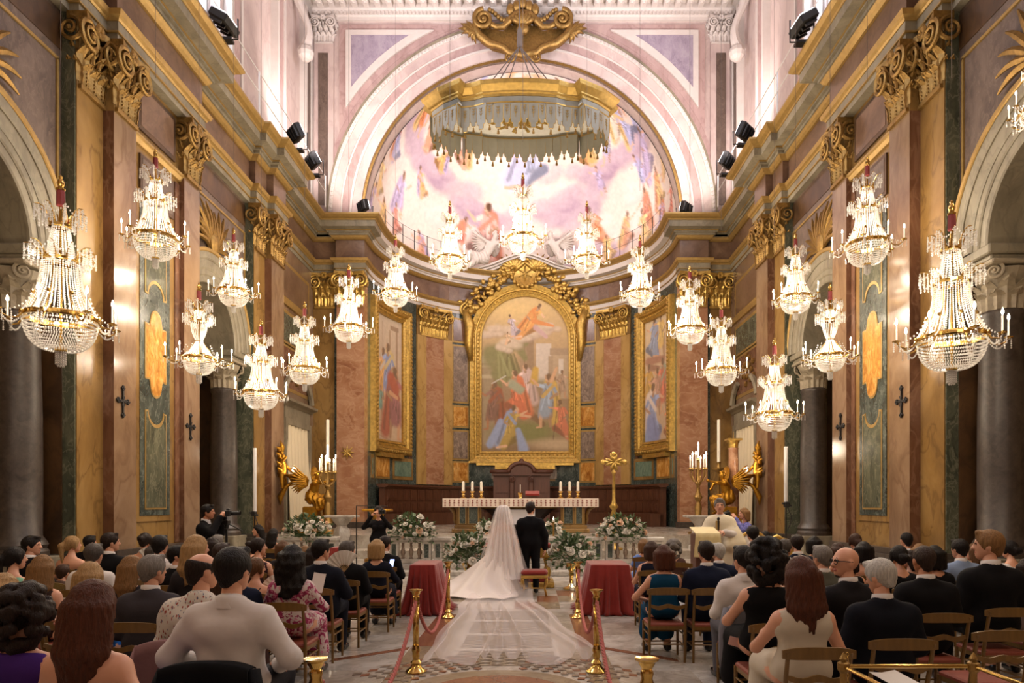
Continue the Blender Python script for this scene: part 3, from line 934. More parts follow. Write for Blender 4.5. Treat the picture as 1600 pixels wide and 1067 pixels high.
    # bands of red beside the panel
    inlay('strip', BY0 - .2, BY0 - .02, .9, ZC0 - .2, M_RED, XP + .01)
    inlay('strip', AY1 + .02, AY1 + .1, .9, ZC0 - .2, M_RED, XP + .01)
    # door bay before the end wall
    block('door_bay', XW, CY1, YE + .2, 4.6, ZC1, M_MAUVE)
    block('door_bay', XW, CY1, 22.35, 0, 4.6, M_MAUVE)
    block('door_bay', XW, 24.55, YE + .2, 0, 4.6, M_SIENA)
    b = B()
    for y in (22.2, 24.55): b.box(XW - .1, XW + .12, y, y + .2, .85, 4.35)
    b.box(XW - .1, XW + .12, 22.2, 24.75, 4.35, 4.55)
    b.sweep([(XW, 22.05), (XW, 24.9)], [(-.1, 4.95), (.1, 4.95), (.16, 5.02), (.3, 5.08), (.32, 5.16), (-.1, 5.16)])
    b.box(XW - .1, XW + .08, 22.25, 24.7, 4.55, 4.95)
    # broken segmental pediment
    for sg in (-1, 1):
        pts = [(XW + .1, 23.47 + sg * 1.38 * math.cos(R(a)), 5.15 + 1.0 * math.sin(R(a))) for a in range(8, 62, 8)]
        b.tube(pts, .1, 6)
    b.build('door_surround', M_STONE, wall)
    for z0, z1, m in ((5.6, 6.9, M_RED), (7.1, 8.0, M_GREEN), (8.55, 9.6, M_FRIEZE)):
        inlay('tablet', 21.6, 24.7, z0, z1, m, XW, .12, M_GILT)
    B().sweep([(XW, CY1), (XW, YE)], [(-.05, ZC0 - .7), (.08, ZC0 - .7), (.12, ZC0 - .6), (.12, ZC0 - .52), (-.05, ZC0 - .52)]).build('string_course', M_GILT, wall)
    b = B()
    for k in range(14):
        a = k * 2.4; r0 = .18 * math.sqrt(k)
        b.ball((XW + .05, 23.2 + r0 * math.cos(a), 6.3 + .9 * r0 * math.sin(a)), (.07, .13, .1), 6, 4)
    b.build('relief', M_GOLDD, wall)
    # near wall (beside the viewer) and aisle shell
    block('near_wall', XH, -6, 7.5, 0, ZC1, M_SIENA)
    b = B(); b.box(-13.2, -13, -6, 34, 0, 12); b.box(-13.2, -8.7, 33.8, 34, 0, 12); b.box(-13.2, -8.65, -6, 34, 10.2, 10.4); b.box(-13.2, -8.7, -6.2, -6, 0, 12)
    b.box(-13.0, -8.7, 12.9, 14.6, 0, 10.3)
    for y0, y1 in ((7.2, 12.8), (14.7, 20.1)):
        B().box(-9.9, -9.6, y0, y1, 0, SPR).build('chapel_wall', M_SIENA, wall); B().box(-9.9, -9.6, y0, y1, SPR, 9.0).build('chapel_wall', M_STONE, wall)
        B().box(-9.9, -8.6, y1, y1 + .1, 0, 9.0).build('chapel_wall', M_DKBROWN, wall)
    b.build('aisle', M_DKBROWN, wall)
    # clerestory
    b = B()
    zt = 21.2
    for y0, y1 in ((-6, 6.9), (10.1, 14.9), (18.1, YE + .3)): b.box(-8.6, -7.9, y0, y1, ZT - .6, zt)
    for y0, y1 in ((6.9, 10.1), (14.9, 18.1)):
        b.box(-8.6, -7.9, y0, y1, ZT - .6, 13.7); b.box(-8.6, -7.9, y0, y1, 18.7, zt)
    b.build('clerestory', M_UPPER, wall)
    for y in (6.1, 10.3, 14.0, 18.3, 21.6, 24.3):
        p = B().box(-8.0, -7.7, y, y + .7, ZT - .1, 19.5).build('pilaster_strip', M_PINKBAND if y < 24 else M_PURPLE, wall)
        B().box(-8.0, -7.64, y - .08, y + .78, ZT, ZT + .5).build('strip_base', M_STUCCO, p)
        b = B(); b.box(-7.98, -7.66, y - .01, y + .12, ZT + .5, 19.49); b.box(-7.98, -7.66, y + .58, y + .71, ZT + .5, 19.49); b.build('strip_edge', M_STUCCO, p)
    MB().sweep([(sd * 7.9, -6), (sd * 7.9, YE)] if sd < 0 else [(7.9, YE), (7.9, -6)], [(-.2, 19.5), (.06, 19.5), (.1, 19.8), (.25, 19.9), (.25, 20.1), (.6, 20.2), (.6, 20.5), (.75, 20.6), (.75, 20.75), (-.2, 20.75)]).build('upper_cornice', M_STUCCO, wall)
    # scrolled bracket on the clerestory
    for y in (23.6,):
        b = B()
        pts = [(-7.55 + .2 * math.sin(t * 5), y, 17.3 + 2.2 * t) for t in np.linspace(0, 1, 12)]
        b.tube(pts, [.22 - .1 * math.sin(t * PI) for t in np.linspace(0, 1, 12)], 8)
        b.ball((-7.45, y, 17.3), .28, 10, 6); b.build('scroll_bracket', M_STUCCO, wall)
M_CAPSTONE = plain('grey gilt touched capital stone', (150, 136, 112), 0.6, 0, 0.2, 12, 0.2, 30)
side(-1, wl); side(1, wr)
# clerestory windows
M_DAYGLASS = emit('daylit window glass', (206, 222, 255), 2.2)
n = 0
for sd in (-1, 1):
    for y in (8.5, 16.5):
        n += 1
        w = struct(empty('window_%d' % n), 'tall clerestory window full of daylight', 'window')
        MB(1 if sd < 0 else -1).box(-8.3, -8.26, y - 1.55, y + 1.55, 13.75, 18.65).build('pane', M_DAYGLASS, w)
        b = MB(1 if sd < 0 else -1)
        for k in range(4): b.box(-8.26, -8.2, y - 1.6 + k * 1.04, y - 1.52 + k * 1.04, 13.7, 18.7)
        for k in range(7): b.box(-8.26, -8.2, y - 1.6, y + 1.6, 13.7 + k * .82, 13.76 + k * .82)
        b.build('glazing_bars', M_WHITEM, w)

# ---- end wall
b = MB()
n = 48
aR = 5.80
top = ring(n, (0, ZT), aR, PI, 0)
for y, fl_ in ((YEP, False),):
    for i in range(n):
        b.add([(top[i][0], y, top[i][1]), (top[i + 1][0], y, top[i + 1][1]), (top[i + 1][0], y, 21.2), (top[i][0], y, 21.2)], [(0, 1, 2, 3)])
    for xa, xb in ((-8.6, -aR), (aR, 8.6)):
        b.box(xa, xb, y, y + .5, ZT - .6, 21.2)
b.build('arch_wall', M_UPPER, we)
# tympanum under the vault
vr = 7.95
tv = ring(40, (0, 20.9), vr, PI, 0)
MB().prism([(x, z) for x, z in tv], (0, YEP + .3, 0), (1, 0, 0), (0, 0, 1), .2).build('lunette', M_UPPER, we)
for r0, r1, pj, m in ((5.80, 5.90, .10, M_GOLDD), (5.90, 6.22, .16, M_UPPER), (6.22, 6.30, .20, M_STUCCO), (6.30, 6.58, .16, M_PINKBAND), (6.58, 6.64, .19, M_STUCCO), (6.64, 6.92, .22, M_UPPER), (6.92, 7.05, .27, M_STUCCO), (7.05, 7.12, .30, M_STONE), (7.12, 7.42, .05, M_PINKBAND)):
    A, D = ring(64, (0, ZT), r0, PI, 0), ring(64, (0, ZT), r1, PI, 0)
    P = np.array([[(p[0], YEP + .02, p[1]) for p in A], [(p[0], YEP - pj, p[1]) for p in A], [(q[0], YEP - pj, q[1]) for q in D], [(q[0], YEP + .02, q[1]) for q in D]])
    MB().grid(P).build('arch_moulding', m, we)
A = ring(64, (0, ZT), aR, PI, 0)
MB().grid(np.array([[(p[0], YEP - .1, p[1]) for p in A], [(p[0], AC + .05, p[1]) for p in A]])[::-1]).build('arch_soffit', M_UPPER, we)
b = MB()                                                # beading on the arch
for i in range(150):
    a = PI * (i + .5) / 150
    b.ball((6.98 * math.cos(a), YEP - .28, ZT + 6.98 * math.sin(a)), (.05, .04, .05), 5, 3)
o = b.build('beading', M_STUCCO, we); o['kind'] = 'stuff'
for sg in (-1, 1):
    # spandrel panel: straight outer sides, curved inner side
    def spand(g, rr):
        x1, z1 = 6.45 - g, 19.05 - g
        zlow = ZT + math.sqrt(max(rr ** 2 - x1 ** 2, .01)); xlow = math.sqrt(rr ** 2 - (z1 - ZT) ** 2)
        a0, a1 = math.atan2(zlow - ZT, x1), math.atan2(z1 - ZT, xlow)
        pts = [(x1, z1)] + [(rr * math.cos(a1 + (a0 - a1) * i / 14), ZT + rr * math.sin(a1 + (a0 - a1) * i / 14)) for i in range(15)]
        return [(sg * x, z) for x, z in pts]
    for g, rr, d, m in ((-.25, 7.42, .03, M_PINKBAND), (0, 7.62, .07, M_STUCCO), (.16, 7.82, .05, M_GILT), (.2, 7.88, .075, M_PURPLE if False else None)):
        pts = spand(g, rr)
        if sg > 0: pts = pts[::-1]
        mm = m or marble('lilac grey panel', [(132, 118, 134), (152, 138, 152), (166, 154, 164)], (176, 166, 170), 3.0, 1.0, .03, .6)
        MB().prism(pts[::-1] if True else pts, (0, YEP - d, 0), (1, 0, 0), (0, 0, 1), -d if False else d).build('spandrel_panel', mm, we)
    # corner pilaster of the upper wall with small capital
    xs = sorted((sg * 6.9, sg * 7.6))
    p = MB().box(xs[0], xs[1], YEP - .12, YEP + .1, ZT, 18.6).build('pilaster_strip', M_UPPER, we)
    xs2 = sorted((sg * 7.1, sg * 7.45))
    MB().box(xs2[0], xs2[1], YEP - .15, YEP, ZT + .5, 18.2).build('strip_panel', M_PURPLE, p)
    b = MB(); b.T = Matrix.Translation((sg * 7.25, YEP - .12, 18.55))
    capital(b, .6, .95, .2); b.T = None; b.build('capital', M_STUCCO, p)
    # lower: yellow return wall, red pilaster, capitals, plinth
    xs = sorted((sg * 6.85, sg * 7.85)); MB().box(xs[0], xs[1], YE, YE + .5, 0, ZC1).build('end_wall', M_SIENA, we)
    xs = sorted((sg * 6.80, sg * 6.95)); MB().box(xs[0], xs[1], YE - .03, YE + .1, .87, ZC1).build('edge_strip', M_DKGREEN, we)
    xs = sorted((sg * 5.80, sg * 6.82)); p = MB().box(xs[0], xs[1], YEP, YEP + .55, .87, ZC1).build('pilaster', M_RED2 if False else M_JASPER, we)
    put_capital(.86, (sg * 6.31, YEP - .02, ZC0), 0, p); put_capital(.7, (sg * 7.3, YE - .02, ZC0), 0, we)
    xs = sorted((sg * 5.74, sg * 7.8)); MB().box(xs[0], xs[1], YEP - .12, YEP + .5, .6, 1.05).build('plinth', M_GREY, we)
# gold starburst on both end pilasters
    if sg < 0:
        b = MB()
        for k in range(8):
            a = k * PI / 4; x0 = PX(543, YEP); z0 = PZ(707, YEP)
            for w_, l_ in ((.06, .26),):
                b.tube([(x0, YEP - .04, z0), (x0 + l_ * .5 * math.cos(a), YEP - .06, z0 + l_ * .5 * math.sin(a)), (x0 + l_ * math.cos(a), YEP - .02, z0 + l_ * math.sin(a))], [.05, w_ * .6, .01], 5)
            a += PI / 8
            b.tube([(x0, YEP - .04, z0), (x0 + .15 * math.cos(a), YEP - .02, z0 + .15 * math.sin(a))], [.04, .01], 5)
        b.ball((x0, YEP - .05, z0), (.07, .05, .07), 8, 5)
        b.build('star', M_GOLD, p)
# top cornice with modillions
MB().sweep([(-8.2, YEP), (8.2, YEP)], [(-.2, 19.45), (.08, 19.45), (.08, 19.56), (.14, 19.6), (.14, 19.72), (.2, 19.8), (.2, 20.0), (.5, 20.06), (.5, 20.3), (.62, 20.36), (.7, 20.5), (.7, 20.6), (-.2, 20.6)]).build('upper_cornice', M_STUCCO, we)
mod = MB().bbox((0, -.32, 19.92), (.11, .2, .09), .02)
mod.ball((0, -.44, 19.87), (.1, .08, .08), 6, 4)
mme = mod.mesh('modillion', M_STUCCO)
dme = MB().bbox((0, -.17, 19.66), (.045, .05, .05)).mesh('dentil', M_STUCCO)
for i in range(36): inst(mme, 'modillion', we, (-7.35 + i * .42, YEP, 0))
b = MB()
for i in range(110): b.box(-7.6 + i * .139, -7.53 + i * .139, YEP - .19, YEP - .1, 19.6, 19.7)
o = b.build('dentils', M_STUCCO, we); o['kind'] = 'stuff'

# ---- ceiling vault, back wall
b = MB()
tv = ring(32, (0, 20.7), 8.0, PI, 0)
b.grid(np.array([[(x, y, z) for x, z in tv] for y in np.linspace(-6, YEP + .35, 6)]))
cl = struct(b.build('ceiling', M_UPPER, smooth=True), 'pale barrel vault of the nave')
MB().box(-13, 13, -6.2, -6, 0, 29).build('wall_back', M_UPPER)
struct(bpy.data.objects['wall_back'], 'back wall of the nave behind the viewer')

# ---- apse
def AP(t, r=AR): return (r * math.sin(t), AC + r * math.cos(t))
def arcbox(b, t0, t1, z0, z1, r0, r1, n=None):
    """curved slab between radii r0 (front, smaller) and r1"""
    n = n or max(1, int(abs(t1 - t0) / R(4)))
    T = np.linspace(t0, t1, n + 1)
    v = []
    for t in T:
        for r in (r0, r1):
            for z in (z0, z1): v.append((*AP(t, r), z))
    f = []
    for i in range(n):
        a = i * 4; c = a + 4
        f += [(a, a + 1, c + 1, c), (a + 1, a + 3, c + 3, c + 1), (a + 3, a + 2, c + 2, c + 3), (a + 2, a, c, c + 2)]
    f += [(0, 2, 3, 1), (n * 4, n * 4 + 1, n * 4 + 3, n * 4 + 2)]
    return b.add(v, f)
def APT(px, r=AR):
    """angle on the apse wall seen at picture column px"""
    lo, hi = -1.5, 1.5
    for _ in range(40):
        m = (lo + hi) / 2; x, y = AP(m, r)
        if VX + (x - CX) * F / y < px: lo = m
        else: hi = m
    return lo
b = MB(); arcbox(b, -PI / 2, PI / 2, 0, ZC1 + .3, AR, AR + .4, 40); b.build('apse_shell', M_DKGREEN, wa)
for sg in (-1, 1):
    def arcp_(name, t0, t1, z0, z1, m, pr, parent=wa):
        a, c = sorted((sg * t0, sg * t1))
        b = MB(); arcbox(b, a, c, z0, z1, AR - pr, AR + .1); return b.build(name, m, parent)
    ta, tb, tc, td = [-APT(x) for x in (650, 664, 692, 705)]
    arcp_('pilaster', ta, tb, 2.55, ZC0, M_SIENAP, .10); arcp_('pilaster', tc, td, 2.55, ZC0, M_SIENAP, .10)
    p = arcp_('pilaster_field', tb, tc, 2.55, ZC0, M_JASPER, .09)
    arcp_('pilaster_neck', ta, td, ZC0, ZC1, M_SIENA, .05)
    tm = sg * (ta + td) / 2
    put_capital(1.35, (*AP(tm, AR - .12), ZC0), -tm, wa)
    # narrow inlaid panels beside the altarpiece
    te, tf = -APT(708), -APT(730)
    for z0, z1, m in ((9.0, 9.95, M_ALABR), (6.35, 8.75, M_BRECCIA), (5.15, 6.1, M_ALAB), (3.75, 4.95, M_BRECCIA), (2.75, 3.55, M_ALAB)) if False else ((9.0, 9.95, M_RED), (6.3, 8.75, M_BRECCIA), (5.2, 6.05, M_ALAB), (3.75, 4.95, M_BRECCIA), (2.75, 3.55, M_ALAB)):
        arcp_('inlay_frame', te - .012 if te < tf else te + .012, tf + .012 if te < tf else tf - .012, z0 - .08, z1 + .08, M_GILT, .03)
        arcp_('inlay', te, tf, z0, z1, m, .045)
    # thin strip beside the pilaster
    arcp_('strip', -APT(638), -APT(643), 3.6, 9.6, M_RED, .03)
    # panels under the side painting
    t1, t2, t3, t4, t5, t6 = [-APT(x) for x in (571, 583, 586, 608, 612, 646)]
    for a, c, m in ((t5 - .008, t6 + .008, M_GREEN2 if False else M_DKGREEN), (t1, t2, M_DKGREEN)):
        lo_, hi_ = min(a, c), max(a, c)
        arcp_('inlay_frame', lo_, hi_, 2.72, 3.62, M_SIENA, .03)
        arcp_('inlay', lo_ + .02, hi_ - .02, 2.86, 3.48, M_SEA, .045) if False else arcp_('inlay', lo_ + .02, hi_ - .02, 2.86, 3.48, marble('sea green marble', [(82, 104, 90), (108, 128, 110), (122, 140, 120)], (60, 74, 64), 4, 1, .03, .25), .045)
    lo_, hi_ = min(t3, t4), max(t3, t4)
    arcp_('inlay_frame', lo_, hi_, 2.72, 3.62, M_GILT, .03); arcp_('inlay', lo_ + .012, hi_ - .012, 2.8, 3.54, M_ALAB, .05)
# long panel behind the chair back
b = MB(); b.box(-2.35, 2.35, 31.22, 31.5, 2.75, 3.5); b.build('inlay_frame', M_SIENA, wa)
b = MB(); b.box(-2.2, 2.2, 31.2, 31.5, 2.86, 3.4); b.build('inlay', M_BRECCIA, wa)

# painted half dome
class Canvas:
    def __init__(s, w, h, col):
        s.w, s.h = w, h
        s.a = np.ones((h, w, 3)) * np.array(lin(col))
        s.y, s.x = np.mgrid[0:h, 0:w]
        s.x = (s.x + .5) / w; s.y = (s.y + .5) / h; s.asp = h / w
    def blob(s, cx, cy, rx, ry, col, al=1.0, rot=0.0, soft=.25):
        c, q = math.cos(rot), math.sin(rot)
        dx, dy = s.x - cx, (s.y - cy) * s.asp
        u, v = (dx * c + dy * q) / rx, (-dx * q + dy * c) / ry
        d = np.sqrt(u * u + v * v)
        m = np.clip((1 + soft - d) / (2 * soft), 0, 1)[..., None] * al
        s.a = s.a * (1 - m) + np.array(lin(col)) * m
        return s
    def grad(s, y0, c0, y1, c1):
        t = np.clip((s.y - y0) / (y1 - y0), 0, 1)[..., None]
        s.a = np.array(lin(c0)) * (1 - t) + np.array(lin(c1)) * t
        return s
    def quad(s, x0, x1, y0, y1, col, al=1.0):
        e = .006
        m = np.clip((s.x - x0) / e, 0, 1) * np.clip((x1 - s.x) / e, 0, 1) * np.clip((s.y - y0) / e, 0, 1) * np.clip((y1 - s.y) / e, 0, 1)
        m = m[..., None] * al
        s.a = s.a * (1 - m) + np.array(lin(col)) * m
        return s
    def cloud(s, cx, cy, r, lightc, darkc, rg, n=7):
        for k in range(n):
            x, y = cx + rg.uniform(-1.6, 1.6) * r, cy + rg.uniform(-.4, .4) * r / s.asp
            q = r * rg.uniform(.5, .9)
            s.blob(x, y + .12 * q / s.asp, q, q * .75, darkc, .55, 0, .35)
            s.blob(x - .15 * q, y - .1 * q / s.asp, q * .85, q * .6, lightc, .6, 0, .5)
    def seg(s, x0, y0, x1, y1, r0, r1, col, al=1.0, soft=.3):
        """tapered stroke; y in picture heights"""
        ax, ay, bx, by = x0, y0 * s.asp, x1, y1 * s.asp
        px, py = s.x - ax, s.y * s.asp - ay
        dx, dy = bx - ax, by - ay
        t = np.clip((px * dx + py * dy) / max(dx * dx + dy * dy, 1e-9), 0, 1)
        d = np.hypot(px - t * dx, py - t * dy) / (r0 + t * (r1 - r0))
        m = np.clip((1 + soft - d) / (2 * soft), 0, 1)[..., None] * al
        s.a = s.a * (1 - m) + np.array(lin(col)) * m
        return s
    def figure(s, cx, cy, h, robe, skin, rg, lean=0.0, kneel=False, cloak=None, al=1.0):
        """painted figure h picture-widths tall, centred at cx, cy: legs, robe with folds, arms, head"""
        A = 1 / s.asp
        dk = tuple(int(v * .68) for v in robe); lt = tuple(min(255, int(v * 1.15 + 12)) for v in robe); sd = tuple(int(v * .78) for v in skin)
        g = 1 if rg.random() < .5 else -1
        def pt(x, y):                                       # local (across, down) in figure heights
            return cx + h * (x * g + lean * (.5 - y) * .6), cy + h * A * (y - .5)
        def st(p, q, r0, r1, c, a=1.0): s.seg(*pt(*p), *pt(*q), r0 * h, r1 * h, c, a * al)
        hipy = .52 if not kneel else .6
        if cloak:
            ck = tuple(int(v * .72) for v in cloak)
            st((-.1, .2), (-.2, .85), .06, .13, cloak); st((-.02, .18), (-.12, .7), .09, .1, cloak); st((-.16, .35), (-.24, .85), .02, .03, ck, .8)
        if kneel:
            st((0, hipy), (.2, .72), .09, .07, robe); st((.2, .72), (-.05, .9), .07, .06, dk); st((-.02, .62), (-.12, .92), .1, .09, robe); st((-.05, .92), (-.25, .95), .03, .025, skin)
        else:
            st((-.04, hipy), (-.07, .78), .07, .045, dk); st((-.07, .74), (-.08, .96), .032, .022, sd); st((.05, hipy), (.1, .78), .075, .05, robe); st((.1, .74), (.09, .97), .034, .024, skin); st((.09, .97), (.16, .985), .022, .015, skin)
            st((0, .5), (.03, .7), .1, .11, robe)
        st((0, .3), (0, hipy), .085, .1, robe); st((-.06, .24), (.06, .24), .05, .05, robe)
        for k in range(9):
            x0, y0 = rg.uniform(-.09, .09), rg.uniform(.22, .5)
            st((x0, y0), (x0 + rg.uniform(-.08, .1), y0 + rg.uniform(.1, .3)), .008, .016, dk if k % 2 else lt, .7)
        st((-.09, .24), (-.17, .38), .032, .028, robe); st((-.17, .38), (-.06, .46), .026, .02, sd)
        e = (.18, .3 - .08 * (rg.random() < .5)); st((.09, .24), e, .032, .028, lt); w_ = (e[0] + .1, e[1] - rg.uniform(-.1, .14)); st(e, w_, .025, .018, skin); st(w_, (w_[0] + .03, w_[1] - .02), .018, .01, skin)
        if cloak: st((-.1, .22), (.08, .42), .03, .035, cloak, .9)
        st((0, .2), (.01, .14), .028, .028, sd); st((.012, .115), (.02, .07), .042, .046, skin); st((-.012, .1), (-.002, .055), .038, .046, (104, 76, 56)); st((.045, .09), (.05, .1), .008, .007, sd)
        if rg.random() < .4: st((.02, .13), (.03, .15), .028, .018, (110, 84, 62))
    def veil(s, col, al):
        s.a = s.a * (1 - al) + np.array(lin(col)) * al
        return s
    def put(s, me, uv):
        """colour the vertices of me from picture coordinates uv (u right, v down)"""
        ix = np.clip((uv[:, 0] * s.w).astype(int), 0, s.w - 1); iy = np.clip((uv[:, 1] * s.h).astype(int), 0, s.h - 1)
        col = np.concatenate([s.a[iy, ix], np.ones((len(uv), 1))], 1)
        at = me.color_attributes.new('Col', 'FLOAT_COLOR', 'POINT')
        at.data.foreach_set('color', col.astype(np.float32).ravel())

rg = random.Random(11)
cv = Canvas(420, 240, (232, 216, 206))
for k in range(60):
    cv.cloud(rg.random(), rg.random(), rg.uniform(.025, .06), (242, 230, 222), (222, 202, 198) if rg.random() < .5 else (232, 212, 200), rg, 5)
for x, y in ((.12, .5), (.17, .56), (.24, .6), (.3, .6), (.58, .68), (.63, .72), (.66, .64), (.6, .52), (.7, .57), (.75, .58), (.82, .55), (.87, .57), (.41, .72), (.37, .7), (.1, .44), (.82, .2), (.66, .9), (.7, .93), (.9, .4)):
    cv.cloud(x, y, .04, (212, 190, 200), (172, 144, 166), rg, 7)
cv.blob(.5, .45, .1, .08, (250, 240, 222), .7, 0, .9)
pal = [(222, 140, 96), (228, 172, 112), (212, 136, 118), (190, 174, 206), (232, 196, 140), (176, 176, 210), (216, 160, 132), (228, 206, 190)]
for row, (y, n_, h_) in enumerate(((.2, 15, .085), (.34, 17, .1), (.47, 17, .1), (.64, 15, .085), (.78, 17, .09), (.9, 17, .085))):
    for k in range(n_):
        x = (k + rg.uniform(.15, .85)) / n_
        if abs(x - .5) < .16 and y > .3: continue
        if row > 2 and rg.random() < .35: continue
        cv.figure(x, y + rg.uniform(-.05, .05), h_ * rg.uniform(.8, 1.25), rg.choice(pal), (226, 182, 154), rg, rg.uniform(-.7, .7), rg.random() < .6, rg.choice([None, (214, 146, 108), (190, 174, 208), (226, 190, 130)]), 1.0 if row < 3 else .8)
cv.figure(.52, .42, .2, (196, 202, 230), (228, 186, 158), rg, .3, True, (206, 206, 236)); cv.figure(.4, .8, .17, (226, 180, 170), (228, 190, 160), rg, .2, True, (214, 140, 116))
for k in range(16): cv.blob(rg.uniform(.1, .9), rg.uniform(.03, .12), .03, .012, (230, 168, 110), .7, rg.uniform(-.5, .5), .5)
nt_, np_ = 230, 130
P = np.zeros((np_, nt_, 3)); uv = np.zeros((np_, nt_, 2))
for i, ph in enumerate(np.linspace(0, PI / 2, np_)):
    for j, th in enumerate(np.linspace(-PI / 2, PI / 2, nt_)):
        r = AR
        P[i, j] = (r * math.cos(ph) * math.sin(th), AC + r * math.cos(ph) * math.cos(th), ZT - .1 + (r + .05) * math.sin(ph))
        uv[i, j] = ((th / PI) + .5, 1 - ph / (PI / 2))
        # figures keep their width near the crown
        uv[i, j, 0] = .5 + (uv[i, j, 0] - .5) * math.cos(ph * .85)
o = MB().grid(P[:, ::-1]).build('half_dome', painted('apse fresco paint'), wa, smooth=True)
cv.put(o.data, uv[:, ::-1].reshape(-1, 2))

# ---- sanctuary platform and steps
st = empty('platform'); struct(st, 'raised sanctuary platform with white marble steps')
def stepslab(name, y0, z0, z1, hw, m=M_WHITE):
    for i in range(8):
        x0, x1 = -hw + i * hw / 4, -hw + (i + 1) * hw / 4
        MB().bbox(((x0 + x1) / 2, (y0 + 26.8) / 2, (z0 + z1) / 2), (hw / 8 - .003, (26.8 - y0) / 2, (z1 - z0) / 2), .012).build(name, m, st)
stepslab('step', 16.35, 0, .115, 7.1)
stepslab('step', 16.85, .115, .23, 7.0)
MB().box(-7.7, 7.7, 18.6, 31.4, .2, .45).build('deck', M_WHITE2, st)
MB().box(-7.2, 7.2, 19.6, 31.4, .45, .83).build('deck', M_WHITE2, st)
# ================================================================ chandeliers
def chandelier(kind):
    """width of the candle circle = 1, main ring at z=0; returns a root with parts (not yet placed)"""
    t = empty('crystal_chandelier')
    rg = random.Random(5)
    # hanging gear
    top = 1.05 if kind == 'cone' else 0.97
    b = MB(); b.tube([(0, 0, top + .28), (0, 0, 9.0)], .004, 4); b.build('cord', M_CORD, t)
    b = MB(); b.lathe([(.03, top), (.036, top + .01), (.034, top + .14), (.03, top + .15)], n=14, lobes=7, lobe=.06); b.build('tassel_sleeve', M_TASSEL, t)
    b = MB(); b.lathe([(.034, top + .15), (.04, top + .165), (.022, top + .18), (.034, top + .215), (.026, top + .245), (.012, top + .262), (.018, top + .28), (.0, top + .3)], n=14); autosmooth(b.build('finial', M_GOLDP, t, smooth=True))
    # crown: gilt hoop with curled stems dripping crystals
    def crown(nm, r, z, h, out, n):
        b = MB()
        b.lathe([(r, -.018), (r + .012, -.012), (r + .012, .012), (r, .018), (r - .012, 0)], (0, 0, z), 20, cap=False)
        for k in range(n):
            a = 2 * PI * k / n; ca, sa = math.cos(a), math.sin(a)
            pts = [((r + out * (q ** 1.5)) * ca, (r + out * (q ** 1.5)) * sa, z + h * math.sin(q * 1.9)) for q in np.linspace(0, 1, 6)]
            b.tube(pts, [.008, .009, .008, .007, .006, .004], 5)
            b.ball((r * ca, r * sa, z + .03), .014, 6, 4)
        c = b.build(nm, M_GOLDP, t)
        b = MB(); P = []; S = []
        for k in range(n):
            a = 2 * PI * k / n
            for q in (.35, .6, .8, 1.0):
                rr = r + out * q ** 1.5; zz = z + h * math.sin(q * 1.9)
                for d in range(7):
                    P.append((rr * math.cos(a), rr * math.sin(a), zz - .012 - d * .022)); S.append(.010 if d < 5 else .013)
            # swag to the next stem
            for q in range(1, 9):
                w = q / 9; aa = a + 2 * PI / n * w
                P.append(((r + out) * math.cos(aa), (r + out) * math.sin(aa), z + h * .95 - .09 * math.sin(w * PI))); S.append(.009)
        b.octa(P, S, 1.35); b.build('crystal_drops', M_CRYSTAL, c)['kind'] = 'stuff'
    def strands(nm, r0, z0, r1, z1, n, curve=0.0, br=.0092, gap=.021):
        b = MB(); P = []
        L = math.hypot(r1 - r0, z1 - z0); m = int(L / gap)
        for k in range(n):
            a = 2 * PI * k / n
            for q in range(m + 1):
                w = q / m
                rr = r0 + (r1 - r0) * w - curve * math.sin(w * PI); zz = z0 + (z1 - z0) * w
                P.append((rr * math.cos(a), rr * math.sin(a), zz))
        b.octa(P, br, 1.15); o = b.build(nm, M_CRYSTAL, t); o['kind'] = 'stuff'
        return o
    def hoop(z, r, w=.022):
        b = MB(); b.lathe([(r - .012, -w), (r + .008, -w), (r + .016, -w * .5), (r + .016, w * .5), (r + .008, w), (r - .012, w), (r - .012, -w)], (0, 0, z), 32, cap=False)
        for k in range(24):
            a = 2 * PI * k / 24
            b.ball(((r + .016) * math.cos(a), (r + .016) * math.sin(a), z), .009, 5, 3)
        return b.build('hoop', M_GOLDP, t)
    if kind == 'cone':
        crown('upper_crown', .085, .86, .17, .12, 8)
        strands('neck_strands', .07, .84, .12, .56, 22)
        crown('lower_crown', .15, .54, .12, .13, 10)
        strands('bead_strands', .155, .50, .295, .03, 44, .035)
        R0, bowl = .30, -.29
        b = MB(); b.tube([(0, 0, -.3), (0, 0, 1.05)], .014, 6)
        for k in range(8):
            a = 2 * PI * k / 8 + .2
            b.tube([(.15 * math.cos(a), .15 * math.sin(a), .53), (.17 * math.cos(a), .17 * math.sin(a), .28), (.28 * math.cos(a), .28 * math.sin(a), .03)], .006, 4)
            b.ball((.225 * math.cos(a), .225 * math.sin(a), .2), .02, 6, 4)
        b.build('stem_frame', M_GOLDP, t)
    else:
        crown('upper_crown', .085, .80, .15, .12, 8)
        strands('neck_strands', .06, .79, .08, .64, 18)
        crown('lower_crown', .125, .62, .11, .12, 10)
        strands('urn_strands', .125, .59, .055, .30, 22, -.02)
        hoop(.285, .045, .012)
        strands('bead_strands', .06, .27, .235, .03, 36, .02)
        R0, bowl = .245, -.25
        b = MB(); b.tube([(0, 0, -.26), (0, 0, .97)], .014, 6)
        for k in range(6):
            a = 2 * PI * k / 6
            b.tube([(.06 * math.cos(a), .06 * math.sin(a), .28), (.235 * math.cos(a), .235 * math.sin(a), .03)], .005, 4)
        b.build('stem_frame', M_GOLDP, t)
    hoop(0.0, R0, .024)
    # basket of beads under the hoop
    b = MB(); P = []
